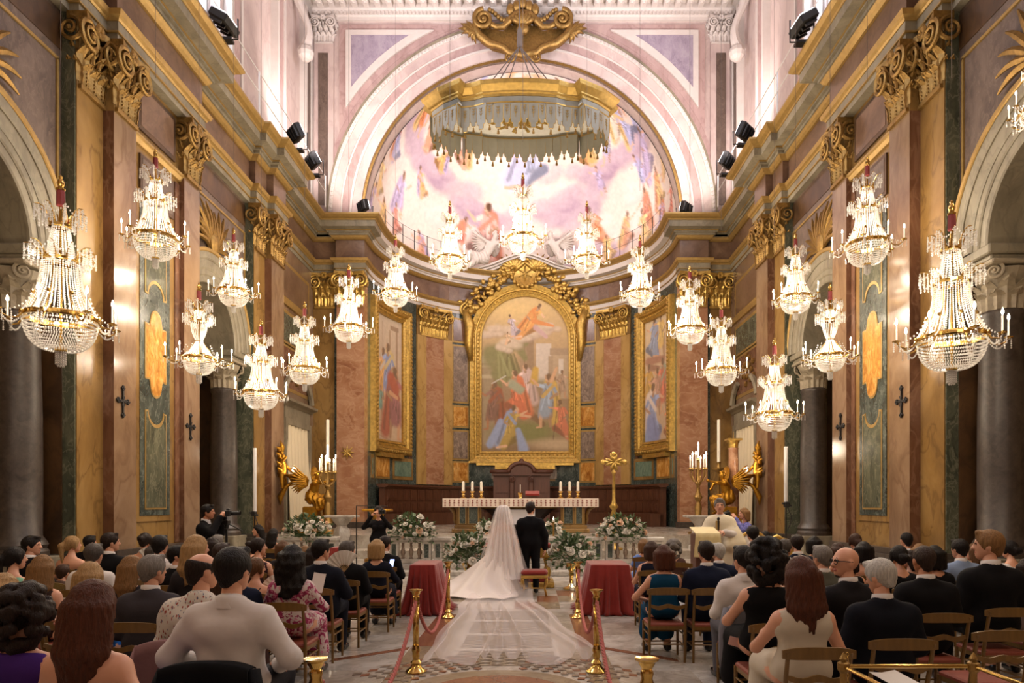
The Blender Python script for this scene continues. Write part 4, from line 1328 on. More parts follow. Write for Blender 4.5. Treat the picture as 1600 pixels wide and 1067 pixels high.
    for q in range(13):
        f = q / 12; r = R0 * math.cos(f * 1.32) ** .8; z = bowl * math.sin(f * 1.5) - .015
        n = max(8, int(2 * PI * r / .021))
        for k in range(n):
            a = 2 * PI * (k + .5 * (q % 2)) / n
            P.append((r * math.cos(a), r * math.sin(a), z))
    b.octa(P, .0098, 1.25); b.build('crystal_basket', M_CRYSTAL, t)['kind'] = 'stuff'
    b = MB(); b.lathe([(.04, bowl + .01), (.052, bowl), (.05, bowl - .02), (.03, bowl - .03)], n=14); b.build('cup', M_GOLDP, t)
    b = MB(); P = []
    for r, n, d in ((.042, 14, 6), (.026, 8, 7)):
        for k in range(n):
            a = 2 * PI * k / n
            for q in range(d): P.append((r * math.cos(a), r * math.sin(a), bowl - .035 - q * .021))
    b.octa(P, .009, 1.3); b.build('drop_tier', M_CRYSTAL, t)['kind'] = 'stuff'
    # eight arms, each with its pan, candle, bulb and garland
    for k in range(8):
        a = 2 * PI * k / 8 + .22
        up = .0 if k % 2 else -.05
        ro = .5 if k % 2 else .44
        arm = MB()
        arm.tube([(R0, 0, -.0), (R0 + .05, 0, -.07), (R0 + .12, 0, -.085), (ro - .03, 0, -.06), (ro, 0, -.02 + up * .4)], [.012, .01, .009, .008, .008], 6)
        arm.lathe([(.012, -.03), (.036, -.02), (.04, -.012), (.014, -.008), (.012, .0)], (ro, 0, up * .4), 10)
        arm.ball((R0 + .02, 0, .0), .018, 6, 4)
        A = arm.build('arm', M_GOLDP, t); A.rotation_euler = (0, 0, a)
        c = MB(); c.lathe([(.0095, 0), (.0095, .145), (.004, .152)], (ro, 0, up * .4), 8); c.build('candle', M_WAX, A)
        c = MB(); c.lathe([(.004, .15), (.0125, .168), (.010, .19), (.001, .215)], (ro, 0, up * .4), 7); c.build('bulb', M_FLAME, A)
        P = []
        for q in range(15):
            w = q / 14
            P.append((R0 + (ro - R0) * w, 0, .02 * (1 - w) + up * .4 * w - .03 - .1 * math.sin(w * PI)))
        for q in range(9):
            w = q / 8
            P.append((R0 * .8 + (ro - .05 - R0 * .8) * w ** 1.4, .03, .2 * (1 - w) - .03 * w - .03 * math.sin(w * PI)))
        for rr in (ro - .028, ro + .028, R0 + .1):
            for q in range(5): P.append((rr, .012, up * .4 - .035 - q * .02))
        c = MB(); c.octa(P, .0092, 1.3); c.build('garland', M_CRYSTAL, A)['kind'] = 'stuff'
    return t

CH_CONE = chandelier('cone'); CH_URN = chandelier('urn')
used = set()
CHL = [  # px, py of main hoop, width in px, depth Y, kind, label
    (95, 497, 166, 8.8, 'cone', 'largest crystal chandelier on the left, hanging before the granite column of the nearest left arch'),
    (243, 372, 104, 12.1, 'cone', 'crystal chandelier hanging before the first pair of left pilasters, above the green inlaid panel'),
    (365, 455, 74, 15.2, 'cone', 'crystal chandelier hanging high beside the second left arch and its gilt palm'),
    (311, 560, 94, 13.0, 'urn', 'hourglass shaped crystal chandelier on the left, with an urn of beads above its cone'),
    (408, 613, 86, 13.6, 'cone', 'lowest crystal chandelier on the left, hanging beside the white speaker column'),
    (476, 576, 78, 16.0, 'cone', 'crystal chandelier hanging before the left curtained doorway'),
    (545, 511, 74, 18.1, 'cone', 'crystal chandelier hanging before the red pilaster at the left end of the apse'),
    (618, 457, 68, 19.8, 'cone', 'crystal chandelier hanging above the top of the left side painting'),
    (703, 405, 68, 20.0, 'cone', 'crystal chandelier hanging under the canopy, left of the white stucco angels'),
    (817, 372, 76, 20.1, 'cone', 'central crystal chandelier hanging before the crest of the altarpiece'),
    (917, 405, 68, 20.0, 'cone', 'crystal chandelier hanging under the canopy, right of the white stucco angels'),
    (1000, 458, 68, 19.8, 'cone', 'crystal chandelier hanging above the top of the right side painting'),
    (1078, 514, 74, 18.1, 'cone', 'crystal chandelier hanging before the red pilaster at the right end of the apse'),
    (1127, 578, 78, 16.0, 'cone', 'crystal chandelier hanging before the right curtained doorway'),
    (1210, 646, 88, 13.4, 'cone', 'lowest crystal chandelier on the right, hanging beside the slim white light tube'),
    (1297, 556, 90, 12.8, 'urn', 'hourglass shaped crystal chandelier on the right, with an urn of beads above its cone'),
    (1243, 465, 76, 15.0, 'cone', 'crystal chandelier hanging high beside the second right arch and its gilt palm'),
    (1355, 382, 102, 12.0, 'cone', 'crystal chandelier hanging before the first pair of right pilasters, above the green inlaid panel'),
    (1487, 528, 160, 8.7, 'cone', 'largest crystal chandelier on the right, hanging before the granite column of the nearest right arch'),
    (1632, 170, 104, 8.2, 'cone', 'crystal chandelier cut off by the right edge before the nearest right gilt palm'),
]
for i, (px, py, w, Y, kind, lab) in enumerate(CHL):
    src = CH_CONE if kind == 'cone' else CH_URN
    sc = w * Y / F * 1.0
    loc = (PX(px, Y), Y, PZ(py, Y))
    if kind not in used:
        used.add(kind); o = src; o.location = loc; o.scale = (sc,) * 3
    else:
        o = dup(src, loc, None, sc)
    o.rotation_euler = (0, 0, i * .37)
    tag(o, lab, 'chandelier', 'crystal chandeliers')
    # the cord runs to the vault above
    for ch in o.children:
        if ch.name.startswith('cord'):
            zt = 20.7 + math.sqrt(max(64 - loc[0] ** 2, 1)) if True else 20
            ch.data = ch.data.copy() if False else ch.data
            z_low = (1.05 if kind == 'cone' else .97) + .28
            ch.scale = (1, 1, (zt - loc[2]) / sc / 9.0)
            ch.location = (0, 0, 0)
    # its candles' light, and inside the crystal a glow added to brighten the beads
    for k in (-1, 1):                               # the candles on the side of the nave
        a = (0 if loc[0] < 0 else PI) + k * R(62)
        light('POINT', 'chandelier_and_fill_light', (loc[0] + .46 * sc * math.cos(a), loc[1] + .46 * sc * math.sin(a), loc[2] + .2 * sc), CHANDELIER_POWER * (.34 if Y < 17 else .7) * (sc / 1.2), CANDLE_COL, size=.03)
    for z, f in ((.1, .06), (.72, .05)):
        light('POINT', 'chandelier_glow', (loc[0], loc[1], loc[2] + z * sc), CHANDELIER_POWER * f * (1 if Y < 17 else .4) * (sc / 1.2), CANDLE_COL, size=.05)

# ================================================================ hanging canopy and its cartouche
M_SILVER = plain('silver grey canopy cloth', (136, 132, 118), 0.5, 0.1, 0.12, 4, 0.1, 20)
M_PALEGOLD = plain('pale gilded cornice', (168, 136, 70), 0.4, 0.65, 0.25, 9, 0.2, 30)
cy0 = 21.75
cn = thing('hanging_canopy', 'large gilded canopy with silver scalloped lappets hanging over the altar', 'canopy', (0, cy0, 0))
plan = []                                          # octagonal plan with bowed faces and notched corners
def canopy_plan(k=1.0):
    P = []
    fr = [(-1.95, -.78), (-1.5, -.86), (-1.2, -1.0), (-.6, -1.08), (0, -1.1), (.6, -1.08), (1.2, -1.0), (1.5, -.86), (1.95, -.78)]
    cr = [(2.05, -.98), (2.55, -.66), (3.0, -.2), (2.86, .0), (3.0, .2), (2.55, .66), (2.05, .98)]
    P += fr + cr
    P += [(x, -y) for x, y in fr[::-1]]
    P += [(-x, y) for x, y in cr[::-1]]
    return [(x * k * .93, y * k * .95) for x, y in P]
pl = canopy_plan()
pl2 = [(x, y) for x, y in pl[::-1]] + [pl[-1]]       # closed, travelling so that outward is to the right
pl3 = pl2 + [pl2[1]]
def csweep(name, prof, m, k0=0):
    b = MB(); b.sweep(pl3, prof, 0, len(pl3) - 1, cap=False) ; return b.build(name, m, cn)
# check travel direction once: outward must point away from the centre
def outward_sign():
    P = np.array(pl3); d = P[1] - P[0]; n_ = np.array([d[1], -d[0]]); return 1 if n_ @ (P[0] + P[1]) > 0 else -1
OS = outward_sign()
def OP(prof): return [(o * OS, z) for o, z in prof]
csweep('cornice', OP([(-.1, 14.1), (.02, 14.1), (.04, 14.16), (.1, 14.18), (.1, 14.22), (.16, 14.28), (.24, 14.36), (.27, 14.44), (.27, 14.48), (-.2, 14.48)]), M_PALEGOLD)
csweep('frieze', OP([(-.1, 13.92), (.0, 13.92), (.0, 14.12), (-.1, 14.12)]), M_SILVER)
csweep('gilt_fillet', OP([(-.06, 13.89), (.03, 13.89), (.03, 13.93), (-.06, 13.93)]), M_PALEGOLD)
MB().prism(canopy_plan(.98), (0, 0, 13.95), (1, 0, 0), (0, 1, 0), .05).build('tester', plain('pale silver lining', (196, 192, 182), .5), cn)
MB().prism(canopy_plan(1.0), (0, 0, 14.42), (1, 0, 0), (0, 1, 0), .06).build('top_board', M_PALEGOLD, cn)
# gilt rays under the tester
b = MB()
for k in range(24):
    a = k * PI / 12
    L0 = .95 if k % 2 else .6
    b.prism([(.18, -.03), (L0, -.05), (L0 + .05, 0), (L0, .05), (.18, .03)], (0, 0, 13.92), (math.cos(a), math.sin(a) * .72, 0), (-math.sin(a), math.cos(a), 0), .02)
b.ball((0, 0, 13.93), (.24, .2, .05), 12, 6); b.build('sunburst', M_GOLD, cn)
# lappets: alternately long and short, each with a tassel
seg = np.array(canopy_plan() + [canopy_plan()[0]]); d = np.linalg.norm(np.diff(seg, axis=0), axis=1); cum = np.concatenate([[0], np.cumsum(d)])
NL = 52; tot = cum[-1]
def lap(w, h):
    q = [(-.5, 0), (-.5, -.1), (-.44, -.2), (-.43, -.72), (-.36, -.8), (-.24, -.82), (-.22, -.95), (-.14, -1)]
    return [(x * w, z * h) for x, z in q] + [(-x * w, z * h) for x, z in q[::-1]]
def offset_poly(P, k): 
    c = np.array(P).mean(0); return [tuple(c + (np.array(p) - c) * k) for p in P]
lapme = []
for w, h in ((.35, .78), (.25, .64)):
    me = MB().prism(lap(w, h)[::-1], (0, -.012, 0), (1, 0, 0), (0, 0, 1), -.018).mesh('lappet', M_SILVER)
    b = MB()
    pts = [(x, -.006, z) for x, z in lap(w, h)]
    b.tube(pts[1:-1], .012, 4)
    for k in range(3):
        for sg in (-1, 1):
            b.tube([(0, -.02, -h * .45 + k * .08), (sg * .05, -.022, -h * .38 + k * .08)], .008, 4)
    b.tube([(0, -.02, -h * .6), (0, -.02, -h * .15)], .007, 4)
    gm = b.mesh('gilt_edge', M_PALEGOLD)
    tm = MB().lathe([(.008, -h - .02), (.028, -h - .05), (.02, -h - .075), (.03, -h - .09), (.045, -h - .17), (.0, -h - .175)], n=8).mesh('tassel', M_GOLDD)
    lapme.append((me, gm, tm))
for i in range(NL):
    sM = tot * (i + .5) / NL
    k = min(np.searchsorted(cum, sM) - 1, len(d) - 1)
    f = (sM - cum[k]) / d[k]; p = seg[k] * (1 - f) + seg[k + 1] * f
    dr = (seg[k + 1] - seg[k]) / d[k]
    rz = math.atan2(dr[1], dr[0])
    me, gm, tm = lapme[i % 2]
    L0 = inst(me, 'lappet', cn, (p[0] * 1.005, p[1] * 1.005, 13.92), (0, 0, rz))
    inst(gm, 'gilt_edge', L0); inst(tm, 'tassel', L0)
# suspension ropes up to the cartouche
hook = (PX(812, 21.75), 21.75 - cy0, PZ(72, 21.75))
for x in (-1.35, -1.0, -.55, .55, 1.0, 1.35):
    b = MB(); b.tube([(x, -.3, 14.45), hook], .018, 5); b.build('rope', M_CORD, cn)
b = MB(); b.tube([hook, (hook[0], hook[1], 28.3)], .02, 5); b.lathe([(.06, -.05), (.09, 0), (.08, .5), (.04, .6)], hook, 8); b.build('pulley_rope', M_CORD, cn)

# cartouche on the crown of the arch
ct = thing('gilded_cartouche', 'big gilded scroll cartouche with palm ends on the crown of the arch', 'cartouche', (0, YEP - .3, 0))
def CP(x, y, Y=24.7): return (PX(x, Y), PZ(y, Y))
half_out = [(817, 24), (836, 34), (848, 46), (866, 42), (876, 32), (888, 34), (892, 46), (884, 60), (868, 72), (846, 78), (838, 86), (817, 90)]
poly = [CP(*p) for p in half_out] ; c0 = CP(817, 50)[0]
poly = poly + [(2 * c0 - x, z) for x, z in poly[::-1][1:-1]]
b = MB(); b.prism(poly[::-1], (0, 0, 0), (1, 0, 0), (0, 0, 1), -.18); b.build('shield', M_GOLDD, ct)
b = MB(); b2 = MB()
for sg in (-1, 1):
    def Q(x, y, dy=-.25):
        X, Z = CP(x, y); return (c0 + sg * (X - c0), dy, Z)
    q_ = [Q(x, y, -.22) for x, y in half_out]
    b.tube([q_[0], Q(828, 28), q_[1], q_[2], Q(858, 47), q_[3], q_[4]], [.12, .14, .12, .1, .09, .1, .12], 8)
    b.tube([q_[4], q_[5], q_[6], Q(889, 53), q_[7], q_[8], Q(857, 75), q_[9], q_[10], q_[11]], [.12, .13, .14, .14, .15, .14, .12, .12, .12, .12], 8)
    X, Y_, Z = Q(878, 36); spiral(b, (X, -.3, Z), .36, 1.9, .1, -sg); X, Y_, Z = Q(838, 92); spiral(b, (X, -.2, Z), .22, 1.6, .06, sg)
    for k in range(9):
        X, Y_, Z = Q(832 + k * 4.6, 36 + 8 * math.sin(k * .55)); b.ball((X, -.2, Z + .22), .09, 6, 4)
    for k, (x, y) in enumerate(((905, 34), (914, 38), (917, 46), (912, 54), (902, 60), (896, 66), (890, 70))):
        b2.tube([Q(878, 70 - k), Q(888 + k * .5, 58), Q((x + 888) / 2 + 4, (y + 52) / 2 + 1, -.3), Q(x, y, -.15)], [.06, .1, .09, .015], 6)
b.build('scroll', M_GOLDD, ct, smooth=True); b2.build('palm_fronds', M_GOLDD, ct, smooth=True)
b = MB()
for k in range(7):
    a = R(30 + k * 20); X, Z = CP(817, 46)
    b.tube([(X, -.28, Z), (X + .3 * math.cos(a), -.36, Z + .3 * math.sin(a)), (X + .55 * math.cos(a), -.26, Z + .6 * math.sin(a))], [.05, .1, .05], 6)
b.ball((c0, -.3, CP(817, 52)[1]), (.25, .15, .2), 10, 6)
X, Z = CP(817, 14)
for k in range(5): b.ball((X + (k - 2) * .22, -.2, Z + .12 * (2 - abs(k - 2)) - .1), (.16, .14, .22), 8, 5)
b.build('shell', M_GOLDD, ct, smooth=True)
b = MB(); b.box(-.3, .3, -.02, .29, CP(0, 60)[1], CP(0, 30)[1]); b.build('wall_bracket', M_GOLDD, ct)

# ================================================================ altarpiece and side paintings
def picture_grid(nx, nz, fn):
    """fn(u,v)->point, only where mask"""
    u, v = np.meshgrid(np.linspace(0, 1, nx), np.linspace(0, 1, nz))
    return u, v
YA = 31.0
X0, X1, Z0, Z1 = PX(752, YA), PX(889, YA), PZ(706, YA), PZ(463, YA)
xc, hw = (X0 + X1) / 2, (X1 - X0) / 2
ap = thing('altarpiece', 'tall arched painting in a richly carved gilded frame behind the altar', 'altarpiece', (xc, YA, Z0))
rg = random.Random(3)
cv = Canvas(260, 460, (150, 118, 82))
cv.grad(.0, (224, 190, 136), .55, (156, 128, 100))
cv.quad(.02, .14, .42, 1, (160, 142, 114)); cv.quad(.0, .16, .38, .43, (196, 178, 148)); cv.quad(0, .13, .5, .53, (188, 172, 142)); cv.quad(.0, .12, .44, .46, (178, 160, 130))
cv.quad(.5, .6, .26, .66, (150, 124, 98)); cv.quad(.44, .52, .24, .66, (166, 138, 110)); cv.quad(.49, .5, .24, .62, (120, 96, 74))
cv.quad(.62, .8, .3, .58, (212, 198, 184)); cv.quad(.8, 1, .35, .66, (184, 160, 132)); cv.quad(.78, 1, .33, .38, (166, 142, 116)); cv.quad(.88, .94, .4, .5, (216, 204, 190)); cv.quad(.76, .82, .38, .6, (172, 148, 122))
cv.blob(.68, .56, .12, .05, (120, 116, 84), .8, 0, .6)
for x0, y0, x1, y1, r0, r1 in ((.1, .36, .5, .3, .08, .04), (.12, .4, .3, .52, .1, .07), (.24, .36, .4, .52, .09, .06), (.4, .3, .5, .4, .06, .03), (.16, .5, .22, .58, .05, .02)): cv.seg(x0, y0, x1, y1, r0, r1, (122, 124, 78), .9, .4)
for k in range(9): x = rg.uniform(.12, .42); cv.seg(x, .34 + rg.uniform(0, .06), x + rg.uniform(-.04, .12), .5 + rg.uniform(-.04, .06), .008, .016, (92, 94, 54) if k % 2 else (152, 154, 104), .7)
for x, y, r in ((.3, .3, .08), (.42, .24, .09), (.24, .22, .08), (.6, .24, .08), (.5, .27, .07), (.13, .25, .06), (.72, .22, .07), (.84, .2, .07), (.26, .34, .05)):
    cv.cloud(x, y, r, (230, 212, 188), (180, 152, 134), rg, 6)
cv.blob(.35, .08, .3, .1, (246, 212, 138), .6, 0, .9)
cv.figure(.57, .16, 0.41, (230, 160, 90), (236, 192, 158), rg, .9, True, (228, 142, 76)); cv.figure(.36, .19, 0.27, (196, 180, 190), (226, 182, 146), rg, -.5, True)
cv.seg(.6, .16, .82, .19, .03, .012, (226, 140, 76), .95); cv.seg(.62, .2, .74, .26, .03, .02, (204, 166, 170), .9); cv.figure(.3, .27, 0.15, (226, 186, 150), (230, 188, 150), rg, 0, True)
cv.blob(.5, .87, .36, .12, (122, 126, 70), 1, 0, .4); cv.blob(.3, .985, .5, .05, (134, 106, 74), .9, 0, .5); cv.blob(.88, .95, .3, .06, (200, 174, 140), .9, 0, .5); cv.seg(.44, .7, .7, .82, .05, .03, (118, 86, 60), .9)
cv.figure(.5, .57, 0.49, (214, 186, 180), (216, 170, 136), rg, .05, False, (204, 176, 170)); cv.figure(.92, .56, 0.32, (170, 142, 120), (196, 148, 114), rg); cv.figure(.84, .58, 0.24, (150, 130, 110), (190, 140, 106), rg)
cv.figure(.4, .63, 0.56, (214, 112, 78), (226, 176, 142), rg, -.1, True, (218, 120, 80)); cv.seg(.35, .56, .44, .6, .05, .05, (156, 172, 146), .9); cv.seg(.4, .73, .38, .8, .03, .02, (224, 176, 142), 1); cv.seg(.62, .47, .6, .54, .035, .045, (206, 164, 62), .95)
cv.figure(.75, .67, 0.63, (146, 164, 184), (216, 168, 130), rg, .1, False, (210, 170, 82)); cv.seg(.8, .54, .86, .46, .025, .015, (216, 168, 130), 1)
cv.figure(.14, .7, 0.56, (124, 84, 76), (176, 116, 80), rg, .1, False, (156, 78, 54)); cv.figure(.92, .79, 0.46, (206, 114, 84), (210, 160, 124), rg, -.2, True); cv.seg(.86, .74, .82, .92, .005, .005, (100, 76, 54), .9)
cv.figure(.34, .84, 0.51, (182, 152, 72), (228, 182, 146), rg, .25, True, (144, 166, 208)); cv.seg(.22, .8, .1, .95, .03, .045, (150, 172, 214), .95); cv.seg(.42, .86, .48, .98, .03, .06, (152, 174, 216), .95); cv.seg(.12, .56, .28, .51, .006, .006, (216, 212, 202), .95)
cv.veil((206, 178, 140), .2)
nx, nz = 141, 250
P = np.zeros((nz, nx, 3)); uv = np.zeros((nz, nx, 2))
zs = Z1 - hw
for i, v in enumerate(np.linspace(0, 1, nz)):
    z = Z1 - (Z1 - Z0) * v
    w = hw if z <= zs else math.sqrt(max(hw ** 2 - (z - zs) ** 2, 0))
    for j, u in enumerate(np.linspace(-1, 1, nx)):
        P[i, j] = (u * w, .0, z - Z0); uv[i, j] = ((u * w / hw + 1) / 2 * .999, v * .999)
o = MB().grid(P).build('painting', painted('oil paint'), ap)
cv.put(o.data, uv.reshape(-1, 2))
H = Z1 - Z0
def frame_path(g):                                  # arched outline grown by g, and stepped foot
    pts = [(-hw - g, -g), (-hw - g, H - hw)]
    pts += [(-(hw + g) * math.cos(t), H - hw + (hw + g) * math.sin(t)) for t in np.linspace(0, PI, 33)[1:-1]]
    pts += [(hw + g, H - hw), (hw + g, -g)]
    return pts
fp = frame_path(0)
def framesweep(name, prof, m, parent=ap):
    """prof: (outward g, forward d)"""
    k = len(fp)
    rows = []
    for g, d in prof:
        q = frame_path(g); q = q + [q[0]]
        rows.append([(x, -d, z) for x, z in q])
    MB().grid(np.array(rows)).build(name, m, parent)
framesweep('frame', [(-.02, .0), (-.02, .1), (.06, .14), (.08, .10), (.2, .16), (.22, .22), (.27, .24), (.3, .2), (.42, .26), (.5, .3), (.52, .1), (.54, -.3)], M_GOLD)
b = MB()
for (g, n, r) in ((.14, 120, .055), (.36, 84, .075)):
    q = np.array(frame_path(g) + [frame_path(g)[0]]); dd = np.linalg.norm(np.diff(q, axis=0), axis=1); cc = np.concatenate([[0], np.cumsum(dd)])
    for s_ in np.linspace(0, cc[-1], n):
        x = np.interp(s_, cc, q[:, 0]); z = np.interp(s_, cc, q[:, 1])
        b.ball((x, -.2 if g > .2 else -.13, z), (r, .05, r * .8), 6, 4)
b.build('carved_beads', M_GOLD, ap)['kind'] = 'stuff'
b = MB(); b.box(-hw - .2, hw + .2, -.25, .1, -.62, -.45); b.box(-1.35, 1.35, -.3, .1, -.80, -.6); b.box(-1.2, 1.2, -.36, .1, -.74, -.66); b.box(-hw - .56, hw + .56, -.2, .1, -.52, -.42)
b.build('frame_foot', M_GOLD, ap)
# lit side consoles with volutes
for sg in (-1, 1):
    xx = sg * (hw + .45)
    b = MB()
    b.tube([(xx, -.25, H - hw - 1.0), (xx + sg * .1, -.3, H - hw - .2), (xx + sg * .05, -.35, H - hw + .6), (xx + sg * .25, -.36, H - hw + 1.25)], [.1, .2, .24, .2], 8)
    bb = MB(); bb.T = Matrix.Translation((xx + sg * .14, -.3, H - hw + 1.25)); spiral(bb, (0, -.1, 0), .34, 2, .07, -sg); bb.T = None
    bb.build('volute', M_GOLD, ap, smooth=True)
    b.box(min(xx, xx + sg * .3), max(xx, xx + sg * .3), -.12, .1, -.3 + .3, H - hw + .4)
    for k in range(5): b.ball((xx + sg * .33, -.15, H - hw - 1.6 + k * .24), (.09, .1, .12), 7, 5)
    b.build('console', M_GOLD, ap, smooth=True)
    b = MB()                                        # hanging flower garland
    rq = random.Random(5 + sg)
    for k in range(60):
        t = rq.random()
        x = sg * (2.75 - 2.0 * t + rq.uniform(-.3, .3)); z = H + .05 + .95 * t ** 1.4 + rq.uniform(-.3, .32) - (.9 * (1 - t) ** 2)
        b.ball((x, -.3 - rq.random() * .2, z), (rq.uniform(.1, .17), .1, rq.uniform(.09, .15)), 7, 5)
    for k in range(26):
        t = rq.random(); a = rq.uniform(0, 2 * PI)
        x = sg * (2.85 - 2.2 * t); z = H + .1 + .95 * t ** 1.4 - (.9 * (1 - t) ** 2)
        b.tube([(x, -.3, z), (x + .2 * math.cos(a), -.42, z + .2 * math.sin(a)), (x + .38 * math.cos(a), -.34, z + .38 * math.sin(a))], [.03, .07, .01], 5)
    b.build('garland', M_GOLD, ap, smooth=True)
    b = MB()                                        # acanthus fans beside the medallion
    for k in range(8):
        a = R(20 + k * 17)
        b.tube([(sg * .5, -.3, H + 1.0), (sg * (.5 + .45 * math.cos(a)), -.45, H + 1.0 + .45 * math.sin(a)), (sg * (.55 + .95 * math.cos(a)), -.3, H + 1.0 + .85 * math.sin(a))], [.05, .11, .015], 6)
    b.build('acanthus', M_GOLD, ap, smooth=True)
zm = PZ(431, YA) - Z0
b = MB(); P2 = []
b.T = Matrix.Translation((0, -.35, zm)) @ Matrix.Rotation(R(90), 4, 'X')
b.lathe([(0, -.02), (.5, -.02), (.56, .06), (.62, .02), (.66, -.1), (.0, -.2)], n=28)
b.T = None
for k in range(18):
    a = k * PI / 9; b.ball((.62 * math.cos(a), -.4, zm + .62 * math.sin(a)), .1, 7, 5)
for k in range(3):
    a = k * PI / 3 + PI / 6
    b.tube([(-.34 * math.cos(a), -.36, zm - .34 * math.sin(a)), (.34 * math.cos(a), -.36, zm + .34 * math.sin(a))], .025, 5)
b.build('medallion', M_GOLD, ap, smooth=True)

# stucco pediment and the two white angels on it
for sg, nm in ((-1, 'left'), (1, 'right')):
    b = MB()
    pts = [(sg * 2.7, 11.86), (sg * 2.1, 11.96), (sg * 1.4, 12.16), (sg * .7, 12.46), (sg * .3, 12.6), (0, 12.64)]
    for (o, d, t) in ((0, .4, .09), (.1, .5, .08), (.19, .62, .08)):
        P = np.array([[(x, 30.95 - d, z + o), (x, 30.95 - d, z + o + t), (x, 31.4, z + o + t), (x, 31.4, z + o), (x, 30.95 - d, z + o)] for x, z in pts])
        b.grid(P if sg > 0 else P[::-1])
    o = b.build('trim_%d' % (1 if sg < 0 else 2), M_STUCCO); struct(o, 'white stucco slope of the pediment over the altarpiece, %s half' % nm, 'trim')

def pose(S, J, m=0):
    """body from joints: dict of points"""
    def c(a, b, ra, rb, fl=1.0): S.cap(J[a], J[b], ra, rb, fl, m)
    return c
def statue(name, label, loc, rz, mat, sc, J, wings=True, cat='statue', robe=True):
    """J: joints in units of figure height 1.75"""
    t = thing(name, label, cat, loc, rz)
    S = SDF(.05)
    S.cap(J['pel'], J['che'], .13, .15, .8); S.cap(J['che'], J['nec'], .12, .06)
    S.cap(J['nec'], J['hea'], .055, .06); S.ell(np.array(J['hea']) + np.array([0, 0, .06]), (.085, .1, .12)); 
    hx = np.array(J['hea'])
    fd = np.array(J.get('face', (0, -1, 0)), float)
    S.ell(hx + fd * .1 + np.array([0, 0, .04]), .022, k=.02)
    for s_ in ('l', 'r'):
        S.cap(J['che'] + np.array([0, 0, .02]), J['sh' + s_], .09, .07); S.cap(J['sh' + s_], J['el' + s_], .058, .045); S.cap(J['el' + s_], J['ha' + s_], .045, .03); S.ell(J['ha' + s_], (.045, .03, .05))
        S.cap(J['pel'], J['kn' + s_], .12, .08); S.cap(J['kn' + s_], J['fo' + s_], .07, .04); S.cap(J['fo' + s_], np.array(J['fo' + s_]) + fd * .13, .04, .03)
    body = sdf_obj('body', [(S, .03)], [mat], t)
    D = SDF(.06)
    D.cap(J['pel'] + np.array([0, 0, .1]), J['pel'], .17, .2, .9)
    for s_ in ('l', 'r'): D.cap(J['pel'], J['kn' + s_], .17, .13); D.cap(J['kn' + s_], (np.array(J['kn' + s_]) * .45 + np.array(J['fo' + s_]) * .55), .13, .1)
    D.cap(J['shl'], J['pel'], .06, .12)
    D.disp = lambda p: .018 * np.sin(p[..., 0] * 42 + p[..., 2] * 16 + 3 * np.sin(p[..., 1] * 20))
    if robe: sdf_obj('drapery', [(D, .03)], [mat], t)
    Hh = SDF(.03)
    rq = random.Random(2)
    for k in range(16):
        a = rq.uniform(0, 2 * PI); e = rq.uniform(0, 1.1)
        v = np.array([math.cos(a) * math.cos(e) * .09, math.sin(a) * math.cos(e) * .1, math.sin(e) * .12])
        if v @ fd > .05 and e < .7: continue
        Hh.ell(hx + np.array([0, 0, .07]) + v, .035)
    sdf_obj('hair', [(Hh, .022)], [mat], t)
    if wings:
        for sg in (-1, 1):
            w = MB()
            root = np.array(J['che']) - fd * .12 + np.array([sg * .06, 0, .05])
            side_ = np.array([fd[1], -fd[0], 0]) * (-sg)
            for row, (L0, nn) in enumerate(((.95, 11), (.62, 9), (.36, 8))):
                for k in range(nn):
                    a = R(50 - k * 95 / nn)
                    dirv = side_ * math.cos(a) * .75 - fd * .55 * (1 - .3 * math.sin(a)) + np.array([0, 0, math.sin(a)])
                    dirv /= np.linalg.norm(dirv)
                    L1 = L0 * (1 - .05 * k) * .75
                    st_ = root + dirv * .08 + np.array([0, 0, .02 * row]) + fd * .015 * row
                    w.tube([st_, st_ + dirv * L1 * .45 + np.array([0, 0, .03]), st_ + dirv * L1 * .85, st_ + dirv * L1 + np.array([0, 0, -.04])], [.06, .1, .085, .02], 8, flat=.3)
            w.build('wing', mat, t, smooth=True)
    return t
v3 = lambda *a: np.array(a, float)
def angel_pose(sg, arm_up):
    """leaning stucco angel reaching across; sg side of the reclining legs"""
    return dict(pel=v3(sg * .35, -.1, .35), che=v3(sg * .08, -.12, .78), nec=v3(sg * .0, -.13, .98), hea=v3(-sg * .06, -.16, 1.08), face=(-sg * .5, -.8, 0),
                shl=v3(-.16 + sg * .04, -.12, .9), shr=v3(.2 + sg * .04, -.12, .9), ell=v3(-.4 + sg * .1, -.3, .75 if sg > 0 else 1.05), elr=v3(.42 + sg * .1, -.3, .75 if sg < 0 else 1.05),
                hal=v3(-.62 + sg * .1, -.35, .6 if sg > 0 else 1.2), har=v3(.62 + sg * .1, -.35, .6 if sg < 0 else 1.2),
                knl=v3(sg * .72 - .1, -.32, .42), knr=v3(sg * .72 + .12, -.25, .25), fol=v3(sg * 1.1 - .1, -.3, -.02), **{'for': v3(sg * 1.15 + .1, -.2, -.1)})
for sg, px_, lab in ((-1, 772, 'white stucco angel reclining on the left slope of the altarpiece pediment'), (1, 862, 'white stucco angel reclining on the right slope of the altarpiece pediment')):
    J = angel_pose(sg, 1)
    t = statue('stucco_angel', lab, (PX(px_, 30.4), 30.35, 12.15), 0, M_STUCCO, 1, J)
    t.scale = (1.25,) * 3

